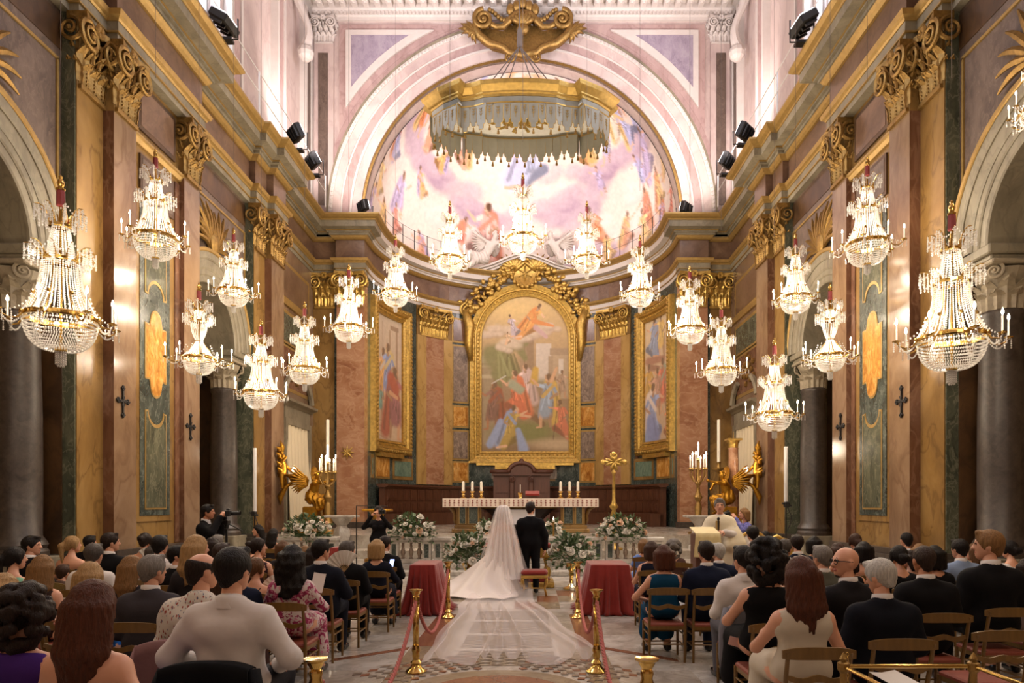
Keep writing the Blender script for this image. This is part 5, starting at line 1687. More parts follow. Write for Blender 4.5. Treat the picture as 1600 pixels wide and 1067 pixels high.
# side paintings curved with the wall
def side_painting(sg, label, cvs):
    t0, t1 = -APT(582), -APT(632)
    lo, hi = sorted((sg * t0, sg * t1)); z0, z1 = 4.0, 9.45
    tm = (lo + hi) / 2
    t = thing('side_painting', label, 'painting', (0, 0, 0))
    g = .022
    nx, nz = 66, 190
    P = np.zeros((nz, nx, 3)); uv = np.zeros((nz, nx, 2))
    for i, v in enumerate(np.linspace(0, 1, nz)):
        for j, u in enumerate(np.linspace(0, 1, nx)):
            P[i, j] = (*AP(lo + g * 2 + (hi - lo - 4 * g) * u, AR - .06), z1 - .2 - (z1 - z0 - .4) * v); uv[i, j] = (u * .999, v * .999)
    o = MB().grid(P).build('painting', painted('oil paint'), t); cvs.put(o.data, uv.reshape(-1, 2))
    def outline(e, d, r):
        k = e / AR
        T = np.linspace(lo - k, hi + k, 13)
        pts = [(*AP(T[0], r), z0 - e)] + [(*AP(T[0], r), z1 + e)] + [(*AP(x, r), z1 + e) for x in T[1:-1]] + [(*AP(T[-1], r), z1 + e), (*AP(T[-1], r), z0 - e)] + [(*AP(x, r), z0 - e) for x in T[::-1][1:-1]]
        return pts + [pts[0]]
    rows = [outline(e, 0, AR - d) for e, d in ((-.26, .05), (-.26, .16), (-.16, .2), (-.14, .13), (-.04, .18), (0, .24), (.08, .26), (.1, .2), (.2, .24), (.26, .2), (.27, -.02))]
    MB().grid(np.array(rows)).build('frame', M_GOLD, t)
    b = MB()
    q = np.array(outline(.15, 0, AR - .24)); dd = np.linalg.norm(np.diff(q, axis=0), axis=1); cc = np.concatenate([[0], np.cumsum(dd)])
    for s_ in np.linspace(0, cc[-1], 110):
        p = [np.interp(s_, cc, q[:, k]) for k in range(3)]; b.ball(p, (.07, .07, .07), 6, 4)
    q = np.array(outline(-.1, 0, AR - .16))
    dd = np.linalg.norm(np.diff(q, axis=0), axis=1); cc = np.concatenate([[0], np.cumsum(dd)])
    for s_ in np.linspace(0, cc[-1], 130):
        p = [np.interp(s_, cc, q[:, k]) for k in range(3)]; b.ball(p, (.045, .045, .045), 6, 4)
    b.build('carved_beads', M_GOLD, t)['kind'] = 'stuff'
    b = MB()
    w = (hi - lo)
    arcbox(b, lo + w * .12, hi - w * .12, z0 - .42, z0 - .25, AR - .24, AR); arcbox(b, lo + w * .2, hi - w * .2, z1 + .25, z1 + .42, AR - .24, AR)
    b.build('frame_block', M_GOLD, t)['kind'] = 'stuff'
    return t
cvl = Canvas(110, 300, (176, 140, 108)); cvl.grad(0, (206, 188, 166), 1, (178, 146, 116))
cvl.quad(.55, .63, .1, .6, (170, 144, 118)); cvl.quad(.8, .87, .06, .7, (160, 130, 106)); cvl.quad(.25, .34, .05, .5, (190, 168, 146)); cvl.quad(.6, .9, .06, .1, (150, 124, 102)); cvl.quad(.0, 1, .82, 1, (196, 168, 138))
for k in range(5): cvl.seg(.0, .84 + k * .035, .6, .83 + k * .05, .01, .012, (150, 122, 96), .7)
rg = random.Random(8)
cvl.figure(.1, .56, 1.08, (130, 94, 76), (184, 136, 102), rg); cvl.figure(.3, .47, 1.16, (210, 156, 80), (194, 146, 108), rg, .1, False, (200, 194, 186)); cvl.figure(.52, .45, 1.32, (126, 146, 190), (218, 170, 132), rg, 0, False, (208, 184, 126))
cvl.figure(.22, .68, 0.65, (100, 146, 136), (204, 154, 120), rg, 0); cvl.figure(.76, .68, 1.63, (142, 82, 90), (208, 154, 114), rg, .05, False, (164, 72, 50)); cvl.seg(.62, .48, .8, .56, .14, .13, (170, 68, 44), .95); cvl.seg(.6, .6, .85, .63, .05, .04, (206, 152, 112), 1)
cvr = Canvas(110, 300, (190, 156, 122)); cvr.grad(0, (222, 198, 160), 1, (192, 162, 134)); cvr.quad(.72, .8, .15, .7, (176, 148, 124)); cvr.quad(.86, .93, .15, .7, (170, 140, 116))
cvr.figure(.3, .16, 0.93, (136, 154, 184), (218, 170, 132), rg, .2, True, (150, 164, 196)); cvr.figure(.62, .15, 0.96, (226, 190, 112), (218, 170, 132), rg, -.1); cvr.seg(.1, .33, .72, .35, .09, .07, (164, 112, 92), .95); cvr.seg(.2, .39, .5, .41, .08, .05, (146, 98, 80), .9)
cvr.figure(.14, .52, 0.93, (198, 154, 72), (198, 144, 110), rg); cvr.figure(.93, .55, 1.16, (208, 194, 182), (208, 158, 122), rg); cvr.figure(.7, .56, 1.21, (198, 108, 84), (212, 164, 126), rg, -.1, False, (154, 164, 144)); cvr.figure(.45, .6, 1.08, (180, 136, 116), (208, 158, 122), rg)
cvr.figure(.26, .78, 1.47, (132, 150, 192), (218, 170, 136), rg, .1, True, (228, 210, 196)); cvr.seg(.2, .82, .34, .95, .16, .22, (116, 136, 188), .95); cvr.seg(.3, .8, .4, .94, .02, .03, (92, 110, 160), .8); cvr.figure(.92, .86, 0.78, (208, 124, 74), (212, 154, 116), rg, 0, True)
cvl.veil((206, 180, 150), .22); cvr.veil((206, 180, 150), .22)
side_painting(-1, 'left narrow painting of standing figures in a carved gilded frame', cvl)
side_painting(1, 'right narrow painting with a pulpit and kneeling woman in a carved gilded frame', cvr)
# ================================================================ altar and what stands on it
ZD, ZF = .83, .23                                    # deck heights
YAL = 21.0
al = thing('altar', 'wide marble high altar of yellow frames and green panels with scroll brackets', 'altar', (0, YAL, ZD))
def lx(px): return PX(px, YAL)
for sg in (-1, 1):
    xa, xb = (lx(713), lx(752)) if sg < 0 else (lx(876), lx(914))
    b = MB()
    b.bbox(((xa + xb) / 2, .55, .07), ((xb - xa) / 2 + .14, .58, .07), .02); b.bbox(((xa + xb) / 2, .55, .19), ((xb - xa) / 2 + .07, .53, .05), .015)
    b.build('pedestal_foot', M_SIENA, al)
    p = MB().bbox(((xa + xb) / 2, .55, .58), ((xb - xa) / 2, .5, .36), .01).build('pedestal', M_SIENA, al)
    w = xb - xa
    cuts = ((.12, .36), (.50, .86)) if sg < 0 else ((.14, .50), (.64, .88))
    for a, c in cuts:
        MB().bbox((xa + w * (a + c) / 2, .05, .58), (w * (c - a) / 2, .012, .29), .004).build('panel', M_DKGREEN, p)
        b = MB(); x0, x1 = xa + w * a, xa + w * c
        for q in ((x0 - .02, x0, .28, .88), (x1, x1 + .02, .28, .88), (x0 - .02, x1 + .02, .27, .29), (x0 - .02, x1 + .02, .87, .89)): b.box(q[0], q[1], .025, .06, q[2], q[3])
        b.build('panel_frame', M_GILT, p)
    b = MB(); xo = xa - .02 if sg < 0 else xb + .02
    pts = [(xo + sg * t, .3, z) for t, z in ((.02, .26), (.06, .4), (.05, .55), (.12, .72), (.24, .84), (.3, .9))]
    b.tube(pts, [.05, .06, .06, .07, .08, .07], 8)
    spiral(b, (xo + sg * .22, .24, .86), .12, 1.8, .03, -sg); b.build('scroll_bracket', M_SIENA, al, smooth=True)
b = MB(); b.bbox((0, .6, 1.0), (2.3, .62, .05), .02); b.bbox((0, .6, .94), (2.2, .58, .03), .01); b.build('mensa', M_WHITE, al)
# altar cloth with a hanging border of woven crosses
acl = thing('altar_cloth', 'long white altar cloth with a border of small red woven crosses', 'cloth', (0, YAL, ZD + 1.05))
xl, xr = lx(692), lx(935)
M_LINEN = plain('cream linen', (214, 196, 178), 0.8, 0, 0.06, 10, 0.15, 60)
b = MB(); b.box(xl, xr, -.05, 1.24, .0, .018); 
n = 60; P = np.zeros((2, n, 3))
for j in range(n):
    x = xl + (xr - xl) * j / (n - 1); P[0, j] = (x, -.05 + .006 * math.sin(j * 1.3), .018); P[1, j] = (x, -.062 + .012 * math.sin(j * .9), -.25)
b.slab(P, .012, (0, -1, 0)); b.build('cloth', M_LINEN, acl)
M_XRED = plain('dusty red thread', (156, 84, 76), 0.8)
b = MB()
for i in range(34):
    for j in range(3):
        x = xl + .08 + i * (xr - xl - .16) / 33; z = -.045 - j * .075
        s_ = .034 if j == 1 else .024
        b.box(x - s_, x + s_, -.082, -.074, z - .009, z + .009); b.box(x - .009, x + .009, -.082, -.074, z - s_, z + s_)
b.build('cross_embroidery', M_XRED, acl)['kind'] = 'stuff'
zt = ZD + 1.05 + .018
def candlestick(px, lab, h=.28):
    t = thing('candlestick', lab, 'candlestick', (PX(px, YAL + .3), YAL + .3, zt), group='candles on the altar')
    autosmooth(MB().lathe([(.09, 0), (.095, .02), (.05, .04), (.03, .07), (.055, .12), (.03, .16), (.07, .2), (.075, .225), (.03, .23)], n=16).build('holder', M_GOLDP, t, smooth=True))
    MB().lathe([(.042, .225), (.042, .225 + h), (.03, .235 + h), (.004, .25 + h)], n=14).build('candle', M_WAX, t)
cl3 = ('outermost', 'middle', 'innermost')
for i, px in enumerate((724, 738, 752)): candlestick(px, 'white altar candle in a brass holder, %s of the three left of the couple' % cl3[i])
for i, px in enumerate((876, 890, 903)): candlestick(px, 'white altar candle in a brass holder, %s of the three right of the couple' % cl3[2 - i])
t = thing('low_candlestick', 'small brass holder with a thin taper beside the altar book', 'candlestick', (PX(813, YAL + .4), YAL + .4, zt))
MB().lathe([(.08, 0), (.05, .04), (.07, .12), (.08, .18), (.02, .19)], n=14).build('holder', M_GOLDP, t); MB().lathe([(.012, .18), (.012, .42), (.002, .44)], n=8).build('taper', M_WAX, t)
t = thing('altar_book', 'closed red book lying on a small stand on the altar', 'book', (PX(832, YAL + .4), YAL + .4, zt))
b = MB(); b.T = Matrix.Rotation(R(18), 4, 'X'); b.bbox((0, 0, .17), (.22, .16, .03), .006); b.T = None; b.build('book_cover', M_REDV, t)
b = MB(); b.box(-.18, .18, -.1, .12, 0, .02); b.box(-.16, -.12, .06, .1, 0, .2); b.box(.12, .16, .06, .1, 0, .2); b.box(-.18, .18, -.14, -.1, .08, .11); b.box(-.16, .16, -.12, -.09, 0, .1); b.build('book_stand', M_WOOD, t)
# dark urn under the mensa, its front reflection painted as a pale plaque
t = thing('sarcophagus', 'dark porphyry sarcophagus under the altar with a painted white plaque', 'sarcophagus', (PX(812, YAL + .6), YAL + .6, ZD))
M_PORPH = marble('dark porphyry', [(22, 14, 14), (34, 20, 19), (42, 26, 23)], (60, 42, 38), 5, .8, .03, .35)
def rr(hx, hy, z, n=6): 
    return [(x, y, z) for x, y in ((-hx, -hy * .7), (-hx * .8, -hy), (hx * .8, -hy), (hx, -hy * .7), (hx, hy * .7), (hx * .8, hy), (-hx * .8, hy), (-hx, hy * .7))]
def loft(b, rings):
    m = len(rings[0]); f = []
    for k in range(len(rings) - 1):
        for i in range(m): f.append((k * m + i, k * m + (i + 1) % m, (k + 1) * m + (i + 1) % m, (k + 1) * m + i))
    f.append(tuple(range(m - 1, -1, -1))); f.append(tuple((len(rings) - 1) * m + i for i in range(m)))
    return b.add(np.array(rings).reshape(-1, 3), f)
b = MB(); loft(b, [rr(.5, .25, .0), rr(.55, .28, .08), rr(.45, .24, .14), rr(.62, .3, .3), rr(1.05, .36, .7), rr(1.16, .4, .74), rr(1.16, .4, .8)]); b.build('urn', M_PORPH, t)
b = MB(); loft(b, [rr(1.1, .38, .8), rr(1.0, .34, .86), rr(.6, .26, .93), rr(.3, .2, .95)]); b.build('lid', M_PORPH, t)
b = MB(); b.box(-1.17, 1.17, -.42, -.38, .755, .785); b.build('bronze_band', M_GOLDD, t)
b = MB(); P = np.array([[(PX(793, YAL) - t.location.x, -.40, .26), (PX(836, YAL) - t.location.x, -.40, .26)], [(PX(793, YAL) - t.location.x, -.44, .72), (PX(836, YAL) - t.location.x, -.44, .72)]]); b.slab(P[::-1], .02, (0, -1, 0))
b.build('glare', plain('polished white plaque', (228, 224, 230), .15, 0, .04), t)

# ---- choir stalls along the apse and the carved chair back
ws = thing('choir_stalls', 'curved dark walnut choir stalls with framed panels along the apse wall', 'stalls', (0, 0, 0))
b = MB(); arcbox(b, R(-82), R(82), ZD, 2.42, 5.36, 5.6, 40); b.build('backboard', M_WOOD, ws)
b = MB(); arcbox(b, R(-83), R(83), 2.42, 2.5, 5.22, 5.66, 40); arcbox(b, R(-83), R(83), 2.36, 2.42, 5.28, 5.6, 40); b.build('cornice', M_WOOD, ws)
b = MB(); arcbox(b, R(-82), R(82), ZD, ZD + .5, 4.95, 5.5, 40); b.build('bench', M_WOOD, ws)
k = 0
for i in range(34):
    ta = R(-80) + i * R(160) / 34; tb = ta + R(160) / 34
    for z0, z1 in ((1.4, 1.78), (1.86, 2.32)):
        b = MB(); arcbox(b, ta + .008, tb - .008, z0, z1, 5.325, 5.37, 1); arcbox(b, ta + .022, tb - .022, z0 + .06, z1 - .06, 5.305, 5.37, 1); b.build('panel', M_WOOD, ws)
t = thing('presider_chair', 'high carved brown wooden chair back with a rounded pediment behind the altar', 'chair', (PX(815, 29.6), 29.6, ZD))
q = 29.6 / F
def cz(y): return PZ(y, 29.6) - ZD
b = MB(); b.box(-44 * q, 44 * q, 0, .3, 0, cz(743)); b.build('back', M_WOODL, t)
b = MB()
b.prism([(-46 * q, cz(743)), (46 * q, cz(743)), (46 * q, cz(737)), (20 * q, cz(735))] + [(19 * q * math.cos(a), cz(737) + 13 * q * math.sin(a)) for a in np.linspace(.1, PI - .1, 12)] + [(-20 * q, cz(735)), (-46 * q, cz(737))], (0, .3, 0), (1, 0, 0), (0, 0, 1), .45)
b.build('pediment', M_WOODL, t)
b = MB(); b.tube([(20 * q * math.cos(a), -.16, cz(738) + 14.5 * q * math.sin(a)) for a in np.linspace(0, PI, 16)], .09, 6)
b.tube([(-49 * q, -.16, cz(737)), (-20 * q, -.16, cz(737))], .08, 6); b.tube([(20 * q, -.16, cz(737)), (49 * q, -.16, cz(737))], .08, 6)
b.ball((0, -.15, cz(722)), (.12, .1, .16), 8, 5); b.build('cresting', M_WOODL, t, smooth=True)
for sg in (-1, 1):
    b = MB(); x = sg * 30 * q
    b.prism([(x - .3, cz(770)), (x + .3, cz(770)), (x + .3, cz(755)), (x + .15, cz(750)), (x - .15, cz(750)), (x - .3, cz(755))], (0, 0, 0), (1, 0, 0), (0, 0, 1), .03); b.build('panel', M_WOODL, t)
    b = MB(); b.bbox((sg * 15 * q, -.08, (cz(745) + cz(800)) / 2), (.09, .08, (cz(745) - cz(800)) / 2), .02); spiral(b, (sg * 15 * q, -.2, cz(749)), .13, 1.5, .035, sg); b.build('pilaster', M_WOODL, t)
b = MB(); b.prism([(-.34, cz(775)), (.34, cz(775)), (.34, cz(748))] + [(.34 * math.cos(a), cz(748) + .34 * math.sin(a)) for a in np.linspace(.2, PI - .2, 8)] + [(-.34, cz(748))], (0, -.0, 0), (1, 0, 0), (0, 0, 1), .03); b.build('arched_panel', M_WOODL, t)
MB().box(-.5, .5, -.7, 0, 0, .5).build('seat', M_WOODL, t)

# ---- processional cross
YC = 18.95; zb = .45
t = thing('processional_cross', 'tall gilded processional cross standing right of the altar', 'cross', (PX(959, YC), YC, zb))
q = YC / F
zc = PZ(722, YC) - zb
MB().lathe([(.25, 0), (.26, .05), (.12, .09), (.07, .2), (.05, .6), (.08, .7), (.05, .8), (.11, .95), (.05, 1.1), (.13, 1.2), (.06, 1.32), (.045, 1.45), (.04, zc - .35), (.07, zc - .28), (.03, zc - .2)], n=14).build('shaft', M_GOLD, t, smooth=True)
b = MB(); b.box(-17 * q, 17 * q, -.03, .03, zc - .04, zc + .04); b.box(-.04, .04, -.03, .03, zc - .2, zc + 12 * q)
for a, d in ((0, 17 * q), (PI / 2, 12 * q), (PI, 17 * q)): b.ball((d * math.cos(a), 0, zc + d * math.sin(a)), (.08, .05, .08), 8, 5)
for k in range(8):
    a = k * PI / 4 + PI / 8; b.tube([(0, 0, zc), (.16 * math.cos(a), -.01, zc + .16 * math.sin(a)), (.26 * math.cos(a), 0, zc + .26 * math.sin(a))], [.04, .05, .008], 5)
b.build('cross', M_GOLD, t, smooth=True)

# ---- balustrades
balp = [(.055, 0), (.055, .03), (.035, .05), (.04, .08), (.065, .16), (.06, .2), (.03, .29), (.028, .31), (.045, .33), (.028, .35), (.035, .4), (.055, .42), (.055, .45)]
bal_me = {}
def balustrade(px0, px1, Y, label, z0=ZF, name='balustrade', mats=(M_WHITE, M_BRECCIA), gap=.185):
    x0, x1 = PX(px0, Y), PX(px1, Y)
    t = thing(name, label, 'balustrade', ((x0 + x1) / 2, Y, z0), group=None)
    h = (x1 - x0) / 2
    b = MB(); b.bbox((0, 0, .06), (h, .16, .06), .015); b.build('base', mats[0], t)
    b = MB(); b.bbox((0, 0, .62), (h + .04, .2, .05), .02); b.bbox((0, 0, .555), (h, .15, .025), .01); b.build('rail', mats[0], t)
    for sg in (-1, 1):
        p = MB().bbox((sg * (h - .1), 0, .33), (.1, .15, .22), .01).build('pier', M_WHITE, t)
        MB().bbox((sg * (h - .1), -.15, .33), (.055, .01, .17), .004).build('pier_panel', M_DKGREEN, p)
    n = max(2, int((2 * h - .4) / gap))
    for i in range(n):
        if 'm' not in bal_me: bal_me['m'] = MB().lathe(balp, n=10).mesh('baluster', mats[1], True)
        inst(bal_me['m'], 'baluster', t, (-h + .2 + (i + .5) * (2 * h - .4) / n, 0, .11))
    return t
balustrade(428, 527, 17.4, 'white marble balustrade with flowers on top, far left before the gilded angel')
balustrade(611, 674, 17.2, 'white marble balustrade with flowers on top, just left of the bride')
balustrade(679, 940, 17.3, 'long white marble balustrade between the altar and the bridal couple')
balustrade(946, 1034, 17.2, 'white marble balustrade with flowers on top, right of the groom')

# ---- flower arrangements
M_LEAF = plain('dark green foliage', (66, 88, 46), 0.55, 0, 0.35, 9)
M_LEAF2 = plain('grey green eucalyptus', (106, 122, 90), 0.6, 0, 0.25, 9)
M_PETAL = plain('white rose petals', (232, 226, 214), 0.6, 0, 0.05, 20)
M_BLUSH = plain('blush rose petals', (226, 190, 160), 0.6, 0, 0.06, 20)
def rose_mesh(m, name):
    b = MB()
    for k, (n, r, h, o) in enumerate(((3, .28, .55, 0), (5, .55, .5, .05), (6, .85, .38, .0), (7, 1.0, .15, -.12))):
        for i in range(n):
            a = 2 * PI * (i + .5 * (k % 2)) / n
            c, s_ = math.cos(a), math.sin(a)
            P = np.zeros((3, 3, 3))
            for p in range(3):
                for q in range(3):
                    u = (q - 1) * .5 * (1.2 if p else .7); rr_ = r * (.35 + .4 * p - .08 * p * p)
                    x, y = rr_ - .12 * abs(q - 1) * r, u * r * .9
                    P[p, q] = (x * c - y * s_, x * s_ + y * c, o + h * p * .6 - (.1 if p == 2 and k > 1 else 0))
            b.slab(P, .04)
    b.ball((0, 0, .35), (.3, .3, .35), 6, 4)
    return b.mesh(name, m, True)
ROSE = rose_mesh(M_PETAL, 'white_rose'); ROSEB = rose_mesh(M_BLUSH, 'blush_rose')
def bouquet(name, label, loc, w, h, d, seed, nb=26, nl=260, hang=.25, container=None, big=.085):
    t = thing(name, label, 'flowers', loc)
    rg = random.Random(seed)
    for m, nn in ((M_LEAF, nl), (M_LEAF2, nl // 2)):
        b = MB()
        for k in range(nn):
            a = rg.uniform(0, 2 * PI); e = rg.uniform(-.35, 1.35); r = rg.uniform(.45, 1.12)
            p = np.array([w * r * math.cos(a) * math.cos(e), d * r * math.sin(a) * math.cos(e), h * r * math.sin(e) if e > 0 else hang * h * r * math.sin(e) * 3])
            dr = p / max(np.linalg.norm(p), 1e-6); dr = dr + np.array([rg.uniform(-.7, .7), rg.uniform(-.7, .7), rg.uniform(-.5, .4)]); dr /= np.linalg.norm(dr)
            sd = np.cross(dr, [rg.uniform(-1, 1), rg.uniform(-1, 1), 1]); sd /= max(np.linalg.norm(sd), 1e-6)
            L0 = rg.uniform(.07, .16); wd = L0 * rg.uniform(.18, .34); up = np.cross(sd, dr) * L0 * .12
            b.add([p, p + dr * L0 * .5 + sd * wd + up, p + dr * L0, p + dr * L0 * .5 - sd * wd + up], [(0, 1, 2), (0, 2, 3)])
            if k % 9 == 0: b.tube([p * .1, p * .6 + np.array([0, 0, .03]), p], .004, 3)
        o = b.build('foliage', m, t); o['kind'] = 'stuff'
    for k in range(nb):
        a = rg.uniform(PI * .95, PI * 2.05) if k % 4 else rg.uniform(0, 2 * PI); e = rg.uniform(-.15, 1.1); r = rg.uniform(.9, 1.12)
        p = Vector((w * r * math.cos(a) * math.cos(e), d * r * math.sin(a) * math.cos(e), h * r * math.sin(e)))
        s_ = rg.choice((.4, .5, .65, .85)) * big if k > 5 else big * 1.3
        n_ = Vector((p.x / w, p.y / d, p.z / h + .2)).normalized()
        inst(ROSEB if rg.random() < .2 else ROSE, 'rose', t, p, n_.to_track_quat('Z', 'Y').to_euler(), s_)
    if container: container(t)
    return t
ZB = ZF + .67
def trough(t): MB().bbox((0, 0, .04), (.3, .1, .04), .01).build('trough', M_LEAF, t)
Y = 17.3
bouquet('flower_arrangement', 'white rose arrangement on the far left balustrade under the gilded angel', (PX(481, 17.4), 17.4, ZB), .58, .5, .28, 1, 52, 380, container=trough)
bouquet('flower_arrangement', 'white rose arrangement on the balustrade just left of the bride', (PX(643, 17.2), 17.2, ZB), .58, .5, .28, 2, 52, 380, container=trough)
bouquet('flower_arrangement', 'white rose arrangement on the balustrade under the processional cross', (PX(971, 17.2), 17.2, ZB), .6, .5, .28, 3, 52, 380, container=trough)
def stand(t):
    z = -t.location.z
    autosmooth(MB().lathe([(.17, z), (.18, z + .03), (.08, z + .06), (.045, z + .12), (.04, -.32), (.06, -.28), (.04, -.24), (.1, -.12), (.13, -.05), (.1, -.04)], n=16).build('stand', M_GOLDP, t, smooth=True))
for px, lab, sd in ((731, 'large white and green flower arrangement on a gold stand left of the bride', 4), (893, 'large white and green flower arrangement on a gold stand right of the groom', 5)):
    Y = 13.9
    bouquet('flower_stand', lab, (PX(px, Y), Y, PZ(876, Y)), .46, .5, .4, sd, 42, 420, .3, stand, .08)
for px, lab, sd in ((762, 'small white flower arrangement at the left foot of the altar', 6), (862, 'small white flower arrangement at the right foot of the altar', 7)):
    Y = 20.3
    bouquet('flower_arrangement', lab, (PX(px, Y), Y, PZ(836, Y)), .36, .42, .22, sd, 22, 200, .2, lambda t: MB().lathe([(.2, -(t.location.z - .83)), (.24, .02)], n=14).build('vase', M_DKGREEN, t), .085)
t = thing('small_candle', 'small lit candle on the altar step left of the groom', 'candle', (PX(866, 19.2) - .02, 19.2, .45))
MB().lathe([(.09, 0), (.03, .04), (.025, PZ(816, 19.2) - .45), (.05, PZ(815, 19.2) - .45)], n=10).build('stand', M_GOLDD, t); MB().lathe([(.035, PZ(815, 19.2) - .45), (.035, PZ(812, 19.2) - .45), (.01, PZ(811, 19.2) - .45)], n=10).build('wax', M_WAX, t); MB().lathe([(.005, PZ(811, 19.2) - .45), (.014, PZ(810, 19.2) - .45), (.002, PZ(808, 19.2) - .45)], n=8).build('flame', M_FLAME, t)

# ---- gilded angels with candelabra
def angel_kneel(sg):
    return dict(pel=v3(-sg * .1, .02, .55), che=v3(.0, 0, .9), nec=v3(sg * .05, 0, 1.06), hea=v3(sg * .09, 0, 1.16), face=(sg * .9, -.4, 0),
                shl=v3(sg * .02, .17, 1.0), shr=v3(sg * .04, -.17, 1.0), ell=v3(sg * .3, .15, .98), elr=v3(sg * .28, -.2, 1.0), hal=v3(sg * .42, .05, .8), har=v3(sg * .58, -.2, 1.06),
                knl=v3(sg * .3, .12, .5), knr=v3(sg * .32, -.12, .36), fol=v3(sg * .24, .12, .08), **{'for': v3(-sg * .1, -.1, .1)})
YG = 20.6
M_GOLDS = plain('burnished statue gilding', (176, 128, 40), 0.36, 0.85, 0.3, 12, 0.3, 30)
for sg, px, lab in ((1, 492, 'left gilded winged angel statue holding out its arm to a candelabrum'), (-1, 1133, 'right gilded winged angel statue kneeling behind the priest')):
    zb_ = PZ(806, YG)
    s_ = statue('angel_statue', lab, (PX(px, YG), YG, zb_), 0, M_GOLDS, 1, angel_kneel(sg))
    t = thing('statue_pedestal', 'openwork gilded pedestal under the %s gilded angel' % ('left' if sg > 0 else 'right'), 'pedestal', (PX(px, YG), YG, ZD - .38 if False else .83))
    H_ = zb_ - .83
    b = MB(); b.bbox((0, 0, .06), (.5, .36, .06), .02); b.build('foot', M_GOLDS, t)
    b = MB(); b.bbox((0, 0, H_ - .04), (.46, .34, .04), .015); b.build('top', M_GOLDS, t)
    for x in (-.38, .38):
        for y in (-.26, .26): MB().lathe([(.06, .12), (.04, .2), (.05, H_ * .5), (.04, H_ - .15), (.06, H_ - .08)], (x, y, 0), 10).build('post', M_GOLDS, t)
    # the block under the raised knee
    MB().bbox((-sg * .1, 0, .12), (.22, .2, .16), .03).build('rock', M_GOLDS, s_)
def candelabrum(px, py_top, py_pan, Y, label, z0, shaft=True):
    x = PX(px, Y); zp = PZ(py_pan, Y) - z0
    t = thing('candelabrum', label, 'candelabrum', (x, Y, z0))
    autosmooth(MB().lathe([(.3, 0), (.31, .06), (.16, .1), (.1, .2), (.14, .32), (.08, .42), (.11, .8), (.06, .95), (.13, 1.1), (.06, 1.25), (.05, zp - .5), (.1, zp - .42), (.05, zp - .35), (.03, zp)], n=16).build('shaft', M_GOLDD, t, smooth=True))
    for k in range(7):
        a = 2 * PI * k / 6; r = .24 if k < 6 else 0; dz = 0 if k < 6 else .28
        A = MB()
        if k < 6: A.tube([(0, 0, zp - .38), (r * .6 * math.cos(a), r * .6 * math.sin(a), zp - .36), (r * math.cos(a), r * math.sin(a), zp - .2), (r * math.cos(a), r * math.sin(a), zp)], .02, 6)
        else: A.tube([(0, 0, zp - .1), (0, 0, zp + dz)], .02, 6)
        A.lathe([(.02, -.03), (.055, 0), (.03, .03), (.03, .05)], (r * math.cos(a), r * math.sin(a), zp + dz), 10)
        arm = A.build('arm', M_GOLDD, t)
        hh = .42 - (.12 if k % 2 else 0)
        MB().lathe([(.022, .03), (.022, hh), (.006, hh + .01)], (r * math.cos(a), r * math.sin(a), zp + dz), 8).build('candle', M_WAX, arm)
        MB().lathe([(.006, hh), (.02, hh + .03), (.014, hh + .07), (.002, hh + .11)], (r * math.cos(a), r * math.sin(a), zp + dz), 8).build('flame', M_FLAME, arm)
    light('POINT', 'candelabrum_light', (x, Y - .1, z0 + zp + .6), 20, CANDLE_COL, size=.2)
candelabrum(512, 705, 738, 20.3, 'lit seven branched candelabrum held by the left gilded angel', .83)
candelabrum(1091, 695, 733, 20.3, 'lit seven branched candelabrum held by the right gilded angel', .83)
# tall paschal candles
for px, y0, y1, Y, lab in ((512, 656, 716, 21.6, 'tall white paschal candle rising behind the left candelabrum'), (1123, 656, 722, 21.8, 'tall white paschal candle on a gilded stand behind the right angel')):
    z0 = .83
    t = thing('paschal_candle', lab, 'candle', (PX(px, Y), Y, z0))
    zc = PZ(y1, Y) - z0; ztp = PZ(y0, Y) - z0
    autosmooth(MB().lathe([(.26, 0), (.27, .06), (.1, .12), (.06, .4), (.1, .6), (.05, .8), (.05, zc - .4), (.09, zc - .32), (.2, zc - .26), (.22, zc - .2), (.08, zc - .18), (.06, zc - .08), (.085, zc)], n=16).build('stand', M_GOLDD, t, smooth=True))
    MB().lathe([(.052, zc - .05), (.050, ztp), (.02, ztp + .01)], n=14).build('candle', M_WAX, t)
# marble pillar with gilded capital, right
t = thing('marble_pillar', 'slim veined marble pillar with a gilded capital right of the right angel', 'pillar', (PX(1146, 21.2), 21.2, .83))
q = 21.2 / F; zt_ = PZ(686, 21.2) - .83; zs = PZ(700, 21.2) - .83
MB().lathe([(.2, .2), (.17, .26), (.165, zs * .4), (.145, zs - .04), (.16, zs)], n=20).build('shaft', M_JASPER, t, smooth=True)
MB().bbox((0, 0, .1), (.24, .24, .1), .02).build('base', M_GOLDD, t)
b = MB(); b.lathe([(.13, zs), (.14, zs + .1), (.2, zt_ - .05)], n=12)
for k in range(8):
    b.T = Matrix.Rotation(k * PI / 4, 4, 'Z'); leaf(b, (0, -.14, zs + .01), .1, zt_ - zs - .04, .06)
b.T = None; b.bbox((0, 0, zt_ - .02), (.22, .22, .03), .01); b.lathe([(.012, zt_), (.012, zt_ + .2), (.0, zt_ + .25)], n=6); b.build('capital', M_GOLD, t)
